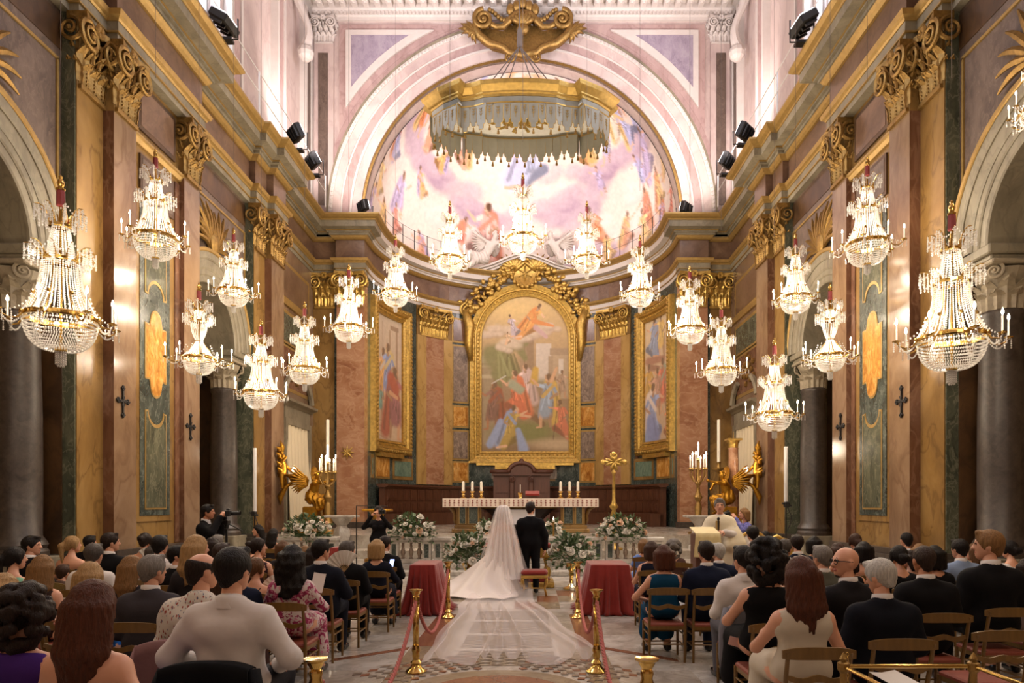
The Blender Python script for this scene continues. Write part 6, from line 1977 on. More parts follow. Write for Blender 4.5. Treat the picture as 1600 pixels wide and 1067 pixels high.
# console tables
for px, Y, lab in ((534, 19.4, 'marble topped console table on a carved stone leg, left'), (1094, 19.4, 'marble topped console table on a carved stone leg, right')):
    t = thing('console_table', lab + (' below the gold star' if px < 800 else ' beside the lectern'), 'table', (PX(px, Y), Y, .45))
    zt_ = PZ(805, Y) - .45
    MB().bbox((0, 0, zt_ - .03), (.44, .28, .03), .012).build('top', M_WHITE, t)
    autosmooth(MB().lathe([(.3, 0), (.3, .1), (.24, .14), (.16, .2), (.22, .4), (.2, .55), (.12, zt_ - .3), (.26, zt_ - .12), (.3, zt_ - .06)], n=16, lobes=4, lobe=.12).build('leg', M_WHITE, t, smooth=True))
    b = MB()
    for k in range(4): b.ball((-.22 + k * .15, -.05, zt_ + .03), (.05, .04, .035), 8, 4)
    if False: b.build('x', M_WHITE, t)
# gilded bracket angels with lights on the side walls
for sg, px in ((-1, 439), (1, 1187)):
    Y = 20.6
    t = thing('wall_sconce', 'gilded carved bracket with a small figure and lamp on the %s pilaster' % ('left' if sg < 0 else 'right'), 'sconce', (sg * 7.26, Y, PZ(740, Y)))
    S = SDF(.04)
    i = -sg
    S.cap((i * .12, 0, -.05), (i * .1, 0, .3), .1, .11); S.ell((i * .12, 0, .5), .085); S.cap((i * .1, 0, .3), (i * .12, 0, .45), .08, .05)
    S.cap((i * .1, .1, .34), (i * .25, .14, .15), .05, .04); S.cap((i * .25, .14, .15), (i * .38, .05, .05), .04, .03); S.cap((i * .1, -.1, .34), (i * .26, -.12, .5), .05, .03)
    S.cap((i * .1, .06, 0), (i * .16, .12, -.4), .09, .05); S.cap((i * .1, -.06, 0), (i * .14, -.1, -.42), .09, .05)
    sdf_obj('figure', [(S, .025)], [M_GOLDS], t)
    b = MB(); b.lathe([(.02, -.3), (.06, -.25), (.12, -.14), (.22, -.06), (.24, -.02), (.2, -.03)], (i * .42, 0, 0), 14, lobes=6, lobe=.1)
    b.tube([(i * .4, 0, -.26), (i * .2, 0, -.4), (i * .04, 0, -.7), (i * .03, 0, -.95)], [.03, .07, .09, .01], 6); b.build('bracket', M_GOLDS, t, smooth=True)
    b = MB()
    for k in range(10):
        a = rnd.uniform(-.5, .5)
        b.tube([(i * .02, a * .3, -.1 + k * .09), (i * .1, a * .55, .02 + k * .09), (i * .05, a * .8, .1 + k * .085)], [.05, .07, .01], 5)
    b.tube([(i * .03, 0, .5), (i * .1, 0, .8), (i * .04, 0, 1.0)], [.06, .08, .01], 6); b.build('foliage_scroll', M_GOLDS, t, smooth=True)
    MB().lathe([(.03, -.05), (.03, .06), (.008, .07)], (i * .42, 0, 0), 10).build('candle', M_WAX, t)
    MB().lathe([(.008, .06), (.035, .1), (.02, .15), (.002, .2)], (i * .42, 0, 0), 8).build('flame', M_FLAME, t)
    light('POINT', 'sconce_light', (sg * 7.26 + i * .5, Y, PZ(740, Y) + .25), 4, CANDLE_COL, size=.08)
# curtains in the side doors
M_CURT = plain('ivory curtain', (212, 196, 164), 0.8, 0, 0.05, 3, 0.1, 40)
for sg in (-1, 1):
    y0, y1, z0, z1 = 22.3, 24.6, .83, 4.4
    P = np.zeros((8, 60, 3))
    for i in range(8):
        for j in range(60):
            u = j / 59
            P[i, j] = (sg * (-0.0) + sg * (7.70 - .05 * math.sin(u * 44 + .3 * i) - (.02 * i)), y0 + (y1 - y0) * u, z1 - (z1 - z0) * i / 7 + .05 * math.sin(u * PI) * (i == 0))
    b = MB(); b.slab(P if sg > 0 else P[:, ::-1], .012, (sg, 0, 0))
    o = b.build('door_curtain', M_CURT, smooth=True); tag(o, 'long ivory curtain hung in the %s side doorway' % ('left' if sg < 0 else 'right'), 'curtain')

# ================================================================ things in the nave
# prie-dieu before the couple
YP_ = 14.55
t = thing('prie_dieu', 'gilded double kneeling desk with red velvet top in front of the couple', 'kneeler', (PX(808, YP_), YP_, 0))
hw_ = 57 * YP_ / F; zt_ = PZ(848, YP_)
MB().bbox((0, 0, zt_ - .05), (hw_, .2, .05), .03).build('cushion', M_REDV, t)
MB().bbox((0, 0, zt_ - .2), (hw_, .2, .1), .02).build('desk', M_GOLD, t)
for x in (-hw_ + .14, -.2, .2, hw_ - .14):
    autosmooth(MB().lathe([(.09, .1), (.06, .16), (.09, .3), (.05, .42), (.08, .55), (.06, zt_ - .3)], (x, 0, 0), 12).build('leg', M_GOLD, t, smooth=True))
MB().bbox((0, -.1, .06), (hw_, .42, .06), .02).build('foot', M_GOLD, t)
MB().bbox((0, -.3, .17), (hw_ - .1, .2, .05), .03).build('kneeling_pad', M_REDV, t)
def stool(px, Y, label):
    t = thing('gilded_stool', label, 'stool', (PX(px, Y), Y, 0)); h = .49
    MB().bbox((0, 0, h - .045), (.25, .22, .045), .03).build('cushion', M_REDV, t)
    MB().bbox((0, 0, h - .12), (.25, .22, .03), .01).build('rail', M_GOLD, t)
    for x in (-.21, .21):
        for y in (-.17, .17):
            s_ = 1 if x > 0 else -1
            MB().tube([(x, y, h - .1), (x + s_ * .02, y, h - .2), (x - s_ * .02, y, .15), (x + s_ * .015, y, 0.012)], [.03, .03, .018, .022], 8).build('leg', M_GOLD, t, smooth=True)
    MB().tube([(-.2, -.17, .16), (.2, -.17, .16)], .012, 6).build('stretcher', M_GOLD, t)
stool(835, 12.95, 'gilded stool with a red velvet cushion behind the groom')
# brass rope posts
def post(px, Y, label):
    t = thing('rope_post', label, 'rope post', (PX(px, Y), Y, 0), group='brass rope posts')
    autosmooth(MB().lathe([(.10, 0), (.105, .012), (.09, .03), (.06, .05), (.045, .08), (.055, .1), (.03, .13), (.03, .15)], n=20, lobes=8, lobe=.05).build('base', M_GOLDP, t, smooth=True), 30)
    autosmooth(MB().lathe([(.03, .14), (.042, .17), (.036, .2), (.046, .23), (.036, .26), (.034, .28)], n=16).build('collar', M_GOLDP, t, smooth=True))
    MB().lathe([(.032, .26), (.032, .72)], n=16).build('shaft', M_GOLDP, t, smooth=True)
    autosmooth(MB().lathe([(.034, .68), (.042, .71), (.032, .74), (.04, .77), (.036, .785)], n=16).build('rope_ring', M_GOLDP, t, smooth=True))
    autosmooth(MB().lathe([(.036, .78), (.028, .79), (.045, .82), (.05, .835), (.068, .845), (.07, .855), (.04, .85)], n=18).build('cup', M_GOLDP, t, smooth=True))
    return t
PO = {('l', 0): (-.87, 3.94), ('r', 0): (1.04, 3.94), ('l', 1): (PX(650, 7.07), 7.07), ('r', 1): (PX(932, 7.07), 7.07), ('l', 2): (PX(700, 10.43), 10.43), ('r', 2): (PX(903, 10.43), 10.43)}
names = {0: 'nearest the viewer, only cup visible', 1: 'beside the hem of the veil', 2: 'before the red draped table'}
for (s_, k), (x, y) in PO.items():
    t = post(VX + (x - CX) * F / y, y, 'polished brass rope post on the %s of the aisle, %s' % ('left' if s_ == 'l' else 'right', names[k]))
def rope(a, b_, label, sag):
    b = MB()
    n = 46
    A = np.array([a[0], a[1], .735]); B_ = np.array([b_[0], b_[1], .735])
    ts = np.linspace(0, 1, n); pts = A + (B_ - A) * ts[:, None]; pts[:, 2] -= sag * 4 * ts * (1 - ts)
    d = (B_ - A) / np.linalg.norm(B_ - A); nx_ = np.cross(d, [0, 0, 1])
    for k in range(3):
        ph = ts * 60 + k * 2 * PI / 3
        fine = np.linspace(0, 1, 150); pp = A + (B_ - A) * fine[:, None]; pp[:, 2] -= sag * 4 * fine * (1 - fine)
        ph = fine * 130 + k * 2 * PI / 3
        q = pp + .011 * (np.cos(ph)[:, None] * nx_ + np.sin(ph)[:, None] * np.array([0, 0, 1.0]))
        b.tube(q, .0115, 5)
    o = b.build('barrier_rope', M_ROPE, smooth=True); tag(o, label, 'rope', 'twisted barrier ropes')
    return o
def toward(a, b_, g=.036):
    a, b_ = np.array(a), np.array(b_); d = (b_ - a) / np.linalg.norm(b_ - a); return a + d * g, b_ - d * g
for s_, nm in (('l', 'left'), ('r', 'right')):
    a, c = toward(PO[s_, 1], PO[s_, 2]); rope(a, c, 'dusty red rope sagging between the two farther brass posts, %s side' % nm, .6)
    a, c = toward(PO[s_, 0], PO[s_, 1]); rope(a, c, 'dusty red rope sagging between the two nearer brass posts, %s side' % nm, .55)
# red draped tables
def draped(px0, px1, Y, h, d, label, seed):
    x0, x1 = PX(px0, Y), PX(px1, Y)
    t = thing('draped_table', label, 'table', ((x0 + x1) / 2, Y + d / 2, 0))
    w = (x1 - x0) / 2; n = 120
    def rect(hx, hy, z, wav):
        P = []
        for i in range(n):
            a = 2 * PI * i / n
            c, s2 = math.cos(a), math.sin(a); k = 1 / max(abs(c), abs(s2)); k = k * .93 + .07
            f = wav * (math.sin(a * 19 + seed) * .6 + math.sin(a * 31 + seed * 2) * .4)
            P.append(((hx + f) * c * k, (hy + f) * s2 * k, z))
        return P
    b = MB(); loft(b, [rect(w, d / 2, h, 0), rect(w + .005, d / 2 + .005, h - .015, .002), rect(w + .04, d / 2 + .03, h * .7, .02), rect(w + .09, d / 2 + .06, h * .35, .04), rect(w + .15, d / 2 + .1, .06, .055), rect(w + .24, d / 2 + .14, .012, .07)][::-1])
    b.build('drape', M_REDV, t, smooth=True)
    for x in (-w + .06, w - .06):
        for y in (-d / 2 + .06, d / 2 - .06): MB().box(x - .03, x + .03, y - .03, y + .03, 0, h - .02).build('leg', M_WOOD, t)
draped(640, 679, 10.7, .78, .9, 'red velvet draped table left of the bride behind the far rope post', 1)
draped(923, 984, 10.7, .78, .9, 'red velvet draped table on the right of the aisle behind the far rope post', 2)
draped(516, 530, 13.6, .86, .6, 'small red draped table glimpsed between heads on the left', 3)
# candles in glass on the floor at the right
M_GLASS = sheer('clear glass', (230, 236, 236), .12)
for i, (px, py, lab) in enumerate(((894, 923, 'nearest the flower stand'), (912, 926, 'in the middle of the three'), (921, 921, 'nearest the red table'))):
    Y = CH * F / (py - VY)
    t = thing('glass_candle', 'small lit candle in a glass on the floor, %s' % lab, 'candle', (PX(px, Y), Y, 0))
    MB().lathe([(.001, .004), (.055, .004), (.057, .15 + .03 * i), (.054, .15 + .03 * i), (.052, .01)], n=18, cap=False).build('glass', M_GLASS, t, smooth=True)
    MB().lathe([(.035, .012), (.035, .08 + .02 * i), (.01, .085 + .02 * i)], n=12).build('wax', M_WAX, t); MB().lathe([(.004, .085 + .02 * i), (.012, .1 + .02 * i), (.001, .13 + .02 * i)], n=7).build('flame', M_FLAME, t)
light('POINT', 'floor_candle_light', (PX(908, 13.2), 13.1, .3), 3, CANDLE_COL, size=.05)
# lectern of the priest
Y = 11.3
t = thing('lectern', 'reading desk under a cream silk cloth on a red base before the priest', 'lectern', (PX(1101, Y), Y, 0))
zt_ = PZ(825, Y); w = 19 * Y / F
n = 14; P = np.zeros((9, n, 3))
for i in range(9):
    for j in range(n):
        u = j / (n - 1) * 2 - 1
        if i < 3: P[i, j] = (u * w, .22 - .2 * i, zt_ - .04 * i)
        else: P[i, j] = (u * w * (1 + .03 * (i - 3)), -.2 - .012 * math.sin(u * 9 + i) - .004 * i, zt_ - .09 - (i - 3) * .075)
b = MB(); b.slab(P[:, ::-1], .012, (0, -.3, 1)); b.build('cloth', plain('cream silk', (216, 196, 142), .55, 0, .12, 8, .1, 30), t, smooth=True)
b = MB(); b.bbox((0, .05, zt_ - .5), (w * .9, .2, .42), .02); b.build('desk', M_WOODL, t)
b = MB(); b.bbox((.02, .05, .32), (w * .8, .2, .3), .03); b.bbox((.02, .0, .05), (w * 1.1, .34, .05), .02); b.build('base', M_REDV, t)
# microphone is held by the priest, see people
# chairs of honour
Y = 12.2
t = thing('oval_armchair', 'white upholstered oval backed armchair with a gilded rim beside the priest', 'chair', (PX(1176, Y), Y, 0))
zc = PZ(858, Y)
b = MB(); b.T = Matrix.Translation((0, 0, zc)) @ Matrix.Rotation(R(90), 4, 'X'); b.lathe([(0, -.05), (.25, -.05), (.27, 0), (.25, .05), (0, .06)], n=24); b.T = None; b.build('backrest', plain('white damask', (214, 206, 196), .7), t, smooth=True)
b = MB(); b.tube([(.28 * math.cos(a), 0, zc + .31 * math.sin(a)) for a in np.linspace(0, 2 * PI, 25)[:-1]], .03, 8, closed=True); b.build('rim', M_GOLD, t, smooth=True)
MB().bbox((0, .3, .44), (.3, .3, .06), .03).build('seat', plain('white damask', (214, 206, 196), .7), t)
for x in (-.26, .26):
    for y in (.04, .56): MB().tube([(x, y, .4), (x * 1.04, y, .2), (x, y, 0)], [.03, .025, .02], 8).build('leg', M_GOLD, t)
    MB().tube([(x, .02, zc - .1), (x * 1.1, .25, .68), (x * 1.05, .5, .62), (x, .52, .42)], .025, 6).build('armrest', M_GOLD, t)
Y = 11.8
t = thing('gilded_armchair', 'yellow gilded armchair top showing between dark suits on the right', 'chair', (PX(1214, Y), Y, 0))
b = MB(); b.prism([(-.28, .45), (.28, .45), (.34, .95), (.25, 1.06), (.1, 1.1), (0, 1.16), (-.1, 1.1), (-.25, 1.06), (-.34, .95)], (0, .06, 0), (1, 0, 0), (0, 0, 1), .1); b.build('backrest', plain('yellow brocade', (190, 150, 60), .5, .2, .3, 12), t)
b = MB(); b.tube([(-.3, 0, .45), (-.35, 0, .95), (-.25, 0, 1.08), (-.1, 0, 1.12), (0, 0, 1.18), (.1, 0, 1.12), (.25, 0, 1.08), (.35, 0, .95), (.3, 0, .45)], .035, 8); b.build('frame', M_GOLD, t, smooth=True)
MB().bbox((0, .3, .42), (.3, .28, .06), .03).build('seat', MATS['yellow brocade'], t)
for x in (-.26, .26):
    for y in (.06, .54): MB().tube([(x, y, .38), (x, y, 0)], .025, 8).build('leg', M_GOLD, t)
# gilded book stand and thin music stand on the left
Y = 17.6
t = thing('gilded_lectern', 'ornate gilded lectern standing behind the left photographer', 'lectern', (PX(590, Y), Y, ZF))
zt_ = PZ(797, Y) - ZF
MB().bbox((0, 0, zt_), (.36, .2, .03), .01).build('top', M_GOLDS, t)
autosmooth(MB().lathe([(.3, 0), (.3, .08), (.2, .12), (.12, .3), (.17, .6), (.11, .8), (.08, 1.0), (.15, zt_ - .1), (.2, zt_ - .03)], n=14, lobes=4, lobe=.15).build('pedestal', M_GOLDS, t, smooth=True))
Y = 16.6
t = thing('music_stand', 'thin black metal stand left of the left photographer', 'stand', (PX(557, Y), Y, .115))
b = MB(); b.tube([(0, 0, .02), (0, 0, PZ(790, Y) - .115)], .014, 6); b.tube([(0, 0, PZ(790, Y) - .115), (.75, 0, PZ(791, Y) - .115)], .01, 6); b.build('pole', M_BLKMET, t)
for k in range(3):
    a = k * 2.1; MB().tube([(0, 0, .14), (.28 * math.cos(a), .28 * math.sin(a), .01)], .01, 5).build('leg', M_BLKMET, t)
# light tubes on stands
for px, Y, y0, y1, lab in ((398, 15.7, 700, 806, 'slim white light tube on a stand before the left green marble strip'), (1228, 14.2, 698, 792, 'slim white light tube clamped to a black stand, right')):
    t = thing('light_tube', lab, 'lamp', (PX(px, Y), Y, 0))
    za, zb2 = PZ(y1, Y), PZ(y0, Y)
    MB().lathe([(.038, za), (.04, za + .03), (.04, zb2 - .03), (.038, zb2)], n=12).build('tube', M_WHITEM, t, smooth=True)
    MB().lathe([(.016, .3), (.014, za)], n=8).build('pole', M_BLACK, t)
    b = MB(); b.bbox((0, -.04, za + .05), (.05, .06, .06), .015); b.tube([(-.1, -.05, za + .08), (.1, -.05, za + .02)], .02, 6); b.build('clamp', M_BLACK, t)
    for k in range(3):
        a = k * 2.1 + .4; MB().tube([(0, 0, .6), (.42 * math.cos(a), .42 * math.sin(a), .012)], .012, 6).build('leg', M_BLACK, t)
    b = MB(); b.tube([(.02, -.03, za), (.1, -.05, za - .2), (.08, -.04, za - .35), (.015, -.02, za - .5)], .01, 5); b.build('cable', M_BLACK, t)
# barrier rail in the right foreground
t = thing('brass_barrier', 'low brass railing with pointed finials in the right foreground', 'barrier', (PX(1318, 4.0), 4.0, 0))
x0, x1 = 0, PX(1521, 4.0) - PX(1318, 4.0); zr = PZ(1041, 4.0)
for x in (x0, x1):
    p = MB().lathe([(.05, 0), (.05, .03), (.02, .05), (.02, zr - .04), (.035, zr - .02), (.035, zr + .02), (.018, zr + .03), (.024, zr + .045), (.004, zr + .08)], (x, 0, 0), 10).build('post', M_GOLDD, t)
for a, c in (((x0, 0, zr), (x1, 0, zr)), ((x0, 0, zr), (x0 + .02, -1.4, zr)), ((x1, 0, zr), (x1 - .02, -1.4, zr))): MB().tube([a, c], .012, 8).build('rail', M_GOLDP, t)
for x in (x0 + .02, x1 - .02): MB().lathe([(.05, 0), (.05, .03), (.02, .05), (.02, zr + .02)], (x, -1.4, 0), 10).build('post', M_GOLDD, t)

# ---- floodlights and railing on the cornice
def flood(px, py, Y, sgx, label, aim, s_=1.0):
    x, z = PX(px, Y), PZ(py, Y)
    t = thing('floodlight', label, 'floodlight', (x, Y, ZT))
    d = (Vector(aim) - Vector((x, Y, z))).normalized()
    M_ = Matrix.Translation((0, 0, max(z - ZT, .25))) @ d.to_track_quat('-Z', 'Y').to_matrix().to_4x4()
    b = MB(); b.T = M_; b.bbox((0, 0, .08), (.24 * s_, .17 * s_, .1), .03)
    for k in range(4): b.box(-.18 * s_ + k * .12 * s_, -.15 * s_ + k * .12 * s_, -.15, .15, .17, .24)
    b.T = None; b.build('housing', M_BLACK, t)
    b = MB(); b.T = M_; b.bbox((0, 0, -.03), (.2 * s_, .13 * s_, .012), .005); b.T = None; b.build('lens', emit('floodlight lens', (255, 250, 255), 8), t)
    h = max(z - ZT, .25); b = MB(); b.tube([(-.27, 0, h), (-.27, 0, .06), (.27, 0, .06), (.27, 0, h)], .02, 5); b.box(-.15, .15, -.1, .1, 0, .06); b.build('yoke', M_BLKMET, t)
FL = [(353, 30, 15.4, -1, (0, 15, 24), 'dark floodlight high on the left cornice, nearest the viewer', 1.3), (466, 207, 20.2, -1, (0, 26, 18), 'dark floodlight on the left cornice beside its bright reflection', 1.2), (492, 250, 21.75, -1, (0, 27, 18), 'grey floodlight on the left cornice, second from the apse', 1.2), (571, 322, 24.65, -1, (2, 31, 15), 'dark floodlight on the left end of the apse cornice', 1.1),
      (1253, 32, 15.5, 1, (0, 15, 24), 'dark floodlight high on the right cornice, nearest the viewer', 1.3), (1160, 205, 19.9, 1, (0, 26, 18), 'dark floodlight on the right cornice beside its bright reflection', 1.2), (1133, 250, 21.7, 1, (0, 27, 18), 'grey floodlight on the right cornice, second from the apse', 1.2), (1068, 326, 24.65, 1, (-2, 31, 15), 'dark floodlight on the right end of the apse cornice', 1.1)]
for px, py, Y, sg, aim, lab, s_ in FL: flood(px, py, Y, sg, lab, aim, s_)
for sg in (-1, 1):
    t = thing('safety_railing', 'thin white safety railing along the top of the %s cornice' % ('left' if sg < 0 else 'right'), 'railing', (sg * 6.9, 0, ZT))
    for y in (9.5, 12.4, 15.3, 18.2, 21.2, 24.0): MB().tube([(0, y, 0), (0, y, 1.1)], .025, 6).build('post', M_WHITEM, t)
    for z in (.55, 1.08): MB().tube([(0, 9.5, z), (0, 24.0, z)], .014, 5).build('rail', M_WHITEM, t)

for sg in (-1, 1):
    t = thing('safety_railing', 'thin wire railing on the apse cornice, %s side' % ('left' if sg < 0 else 'right'), 'railing', (0, 0, ZT))
    T_ = [sg * R(a) for a in range(34, 84, 8)]
    for a in T_: MB().tube([(*AP(a, 5.35), 0), (*AP(a, 5.35), .95)], .016, 5).build('post', M_BLKMET, t)
    for z in (.5, .93): MB().tube([(*AP(a, 5.35), z) for a in T_], .008, 4).build('rail', M_BLKMET, t)
# ================================================================ chairs
def make_chair(name='wooden_chair'):
    """small church chair: curved top rail, two posts, slat, rush seat, stretchers. origin under the seat centre, facing +y"""
    t = empty(name)
    w, d, hs, ht = .195, .19, .43, .82
    MB().bbox((0, 0, hs - .02), (.2, .2, .022), .012).build('seat', plain('brick red seat', (136, 66, 48), .6, 0, .2, 10), t)
    b = MB(); b.bbox((0, .19, hs - .05), (.19, .012, .02)); b.bbox((0, -.19, hs - .05), (.19, .012, .02)); b.bbox((.185, 0, hs - .05), (.012, .19, .02)); b.bbox((-.185, 0, hs - .05), (.012, .19, .02)); b.build('seat_frame', M_CHAIR, t)
    for sx in (-1, 1):
        MB().tube([(sx * w, -d, 0.0), (sx * w, -d, hs), (sx * (w + .005), -d - .05, hs + .2), (sx * (w + .005), -d - .09, ht - .02)], [.014, .017, .016, .014], 8).build('leg', M_CHAIR, t)
        MB().tube([(sx * w, d, 0.0), (sx * w, d, hs - .03)], [.013, .018], 8).build('leg', M_CHAIR, t)
    def rail(z, hh, y, bow, ww, nm):
        P = np.zeros((4, 13, 3))
        for i in range(4):
            for j in range(13):
                u = j / 12 * 2 - 1
                P[i, j] = (u * ww, y - bow * (1 - u * u), z + hh * (i / 3 * 2 - 1) * (1 - .35 * u ** 4) + (.012 * (1 - u * u) if nm == 'top_rail' else .012 * math.cos(u * 6)))
        MB().slab(P, .016, (0, 1, 0)).build(nm, M_CHAIR, t, smooth=False)
    rail(ht - .035, .04, -d - .088, .03, .235, 'top_rail'); rail(hs + .19, .022, -d - .058, .022, .2, 'slat')
    for y, z in ((-d, .2), (d, .16), (d, .28)): MB().tube([(-w, y, z), (w, y, z)], .009, 6).build('stretcher', M_CHAIR, t)
    for sx in (-1, 1):
        for z in (.18, .3): MB().tube([(sx * w, -d, z), (sx * w, d, z)], .009, 6).build('stretcher', M_CHAIR, t)
    return t
CHAIR = make_chair(); chair_used = [False]
def chair(x, y, rz, label):
    if not chair_used[0]:
        chair_used[0] = True; o = CHAIR; o.location = (x, y, 0); o.rotation_euler = (0, 0, rz)
    else: o = dup(CHAIR, (x, y, 0), rz)
    return tag(o, label, 'chair', 'small wooden church chairs')

# ================================================================ people
SKINS = {'f': (206, 150, 120), 't': (186, 126, 92), 'd': (140, 88, 62)}
def skin(k): return plain('skin ' + k, SKINS[k], .5, 0, .06, 6)
def cloth(col, name=None, **k):
    nm = name or 'cloth %d %d %d' % col
    return plain(nm, col, k.pop('rough', .8), 0, k.pop('var', .1), k.pop('vscale', 5), k.pop('bump', .3), k.pop('bscale', 9), .12, **k)
HAIRC = {'black': (24, 17, 14), 'dark': (40, 26, 19), 'brown': (70, 44, 30), 'lightbrown': (112, 78, 50), 'blond': (186, 146, 96), 'darkblond': (146, 106, 64), 'grey': (136, 128, 120), 'white': (206, 200, 190), 'auburn': (88, 46, 28), 'saltpepper': (86, 78, 72), 'shaved': (58, 42, 34)}
def hairmat(k): return plain('hair ' + k, tuple(v * .86 for v in HAIRC[k]), .5, 0, .45, 26, .6, 40, .2, stretch=(4, 4, .35))
M_EYE = plain('dark eyes', (30, 22, 18), .2); M_LIP = plain('lips', (168, 92, 80), .5)
M_SHIRT = cloth((206, 198, 192), 'white cotton shirt', bump=.6, bscale=5, var=.05)
M_SHOE = plain('black leather', (14, 12, 12), .3)

def head_sdf(c, female, lod):
    """head in its own frame: face along +y, c = centre of the skull; returns SDF (materials 0 skin 1 eye 2 lip 3 brow)"""
    S = SDF(.018)
    s = .96 if female else 1.0
    S.ell((0, -.01, .014), (.078 * s, .096 * s, .095 * s), k=.02)
    S.ell((0, .026, -.03), (.062 * s, .062, .075), k=.03)                 # face
    S.cap((0, .052, -.086), (0, .045, -.08), .026 * s, .03, k=.03)         # chin
    S.cap((-.045 * s, .0, -.055), (0, .05, -.09), .024, .022, k=.03); S.cap((.045 * s, .0, -.055), (0, .05, -.09), .024, .022, k=.03)
    S.cap((0, .082, .01), (0, .104, -.03), .009, .014, k=.012)              # nose
    S.ell((-.012, .095, -.034), .009, k=.01); S.ell((.012, .095, -.034), .009, k=.01)
    S.cap((-.036, .074, .02), (.036, .074, .02), .009, k=.02)             # brow
    for sx in (-1, 1):
        S.ell((sx * .078 * s, -.006, -.012), (.012, .024, .034), k=.008)    # ears
        S.ell((sx * .03, .079, .0), (.012, .009, .006), m=1, k=.003)
        S.cap((sx * .016, .09, .024), (sx * .046, .08, .027), .0035, .002, m=3, k=.003)
    S.cap((-.02, .086, -.066), (.02, .086, -.066), .008, .008, m=2, k=.006)
    return S

def hair_sdf(kind, female, seed):
    S = SDF(.02); rg = random.Random(seed)
    s = .96 if female else 1.0
    ridge = lambda f, a: (lambda p: a * np.sin(np.arctan2(p[..., 0], -p[..., 1] + .03) * f + 3 * np.sin(p[..., 2] * 25)))
    if kind in ('short', 'shaved', 'balding'):
        g = .012 if kind == 'short' else .005
        S.ell((0, -.012, .022), (.080 * s + g, .097 * s + g, .093 * s + g)); S.cap((0, -.065, -.03), (0, -.062, -.06), .045, .04)
        for sx in (-1, 1): S.cap((sx * .066, -.0, .02), (sx * .07, .012, -.015), .016, .01)
        if kind == 'short': S.cap((-.03, .07, .098), (.04, .06, .1), .022, .02)
        S.cut((0, 1, -.62), .046 if kind != 'shaved' else .03)
        S.cut((0, .25, -1), .078)
        if kind == 'balding': S.cut((0, .28, 1), .052)
        S.disp = ridge(34, .0022)
    elif kind in ('long', 'wavy', 'pony', 'bob', 'updo', 'bun', 'curly', 'halfup'):
        S.ell((0, -.014, .022), (.088, .106, .104)); S.cap((0, -.07, -.02), (0, -.07, -.05), .06, .05)
        for sx in (-1, 1): S.cap((sx * .07, .0, .03), (sx * .076, .01, -.06), .03, .02)
        if kind in ('long', 'halfup'):
            L = -.42 if kind == 'long' else -.36
            for k in range(7):
                a = R(180 + (k - 3) * 27); rr_ = .085
                x, y = -rr_ * math.sin(a) * 1.05, rr_ * math.cos(a)
                S.cap((x, y - .02, .0), (x * 1.15, y - .045, -.2), .036, .036, k=.025); S.cap((x * 1.15, y - .045, -.2), (x * 1.2 + rg.uniform(-.015, .015), y - .035, L + rg.uniform(-.05, .03)), .034, .016, k=.025)
            S.disp = ridge(30, .004)
        if kind == 'wavy':
            for k in range(9):
                a = R(180 + (k - 4) * 24); x, y = -.095 * math.sin(a), .095 * math.cos(a); z = 0
                pts = [(x, y - .02, .02)]
                for q in range(1, 6): pts.append((x * (1 + .1 * q) + .018 * math.sin(q * 2.1 + k), y - .03 - .012 * math.cos(q * 1.7 + k), .02 - q * .072))
                for a_, b_ in zip(pts[:-1], pts[1:]): S.cap(a_, b_, .038, .034, k=.015)
            S.disp = lambda p: .006 * np.sin(p[..., 2] * 60 + 5 * np.sin(p[..., 0] * 40)) * np.sin(p[..., 0] * 70 + 1)
        if kind == 'curly':
            for k in range(170):
                a = rg.uniform(0, 2 * PI); e = rg.uniform(-1.5, 1.3); v = np.array([math.cos(a) * math.cos(e) * .125, math.sin(a) * math.cos(e) * .125 - .03, math.sin(e) * .15 - .02 + (0 if e > 0 else .04 * e)])
                if v[1] > .04 and v[2] < .09: continue
                S.ell(v, rg.uniform(.022, .036), k=.008)
        if kind == 'bob':
            for k in range(7):
                a = R(180 + (k - 3) * 32); x, y = -.09 * math.sin(a), .085 * math.cos(a)
                S.cap((x, y - .02, .02), (x * 1.12, y - .03, -.14), .04, .03, k=.025)
            S.disp = ridge(44, .0025)
        if kind in ('bun', 'updo'):
            z = -.02 if kind == 'updo' else .03
            S.ell((0, -.125, z), (.055, .045, .05), k=.012); S.cap((-.03, -.12, z + .02), (.035, -.14, z - .02), .03, .025, k=.01); S.ell((.01, -.15, z + .01), .03, k=.008)
            S.disp = ridge(26, .003)
        if kind == 'pony':
            S.cap((0, -.105, .02), (0, -.15, -.02), .03, .038, k=.015); S.cap((0, -.15, -.02), (.01, -.13, -.3), .04, .016, k=.015); S.disp = ridge(26, .003)
        ymax = .052
        S.cut((0, 1, -.55), .052)
        if kind == 'halfup': S.cap((0, -.11, .04), (0, -.12, .0), .03, .03, k=.01)
        if kind in ('bun', 'updo', 'pony'): S.cuts.append((np.array([0, .35, -.94]), .095)) if kind != 'pony' else None
    elif kind == 'straightback':
        pass
    return S

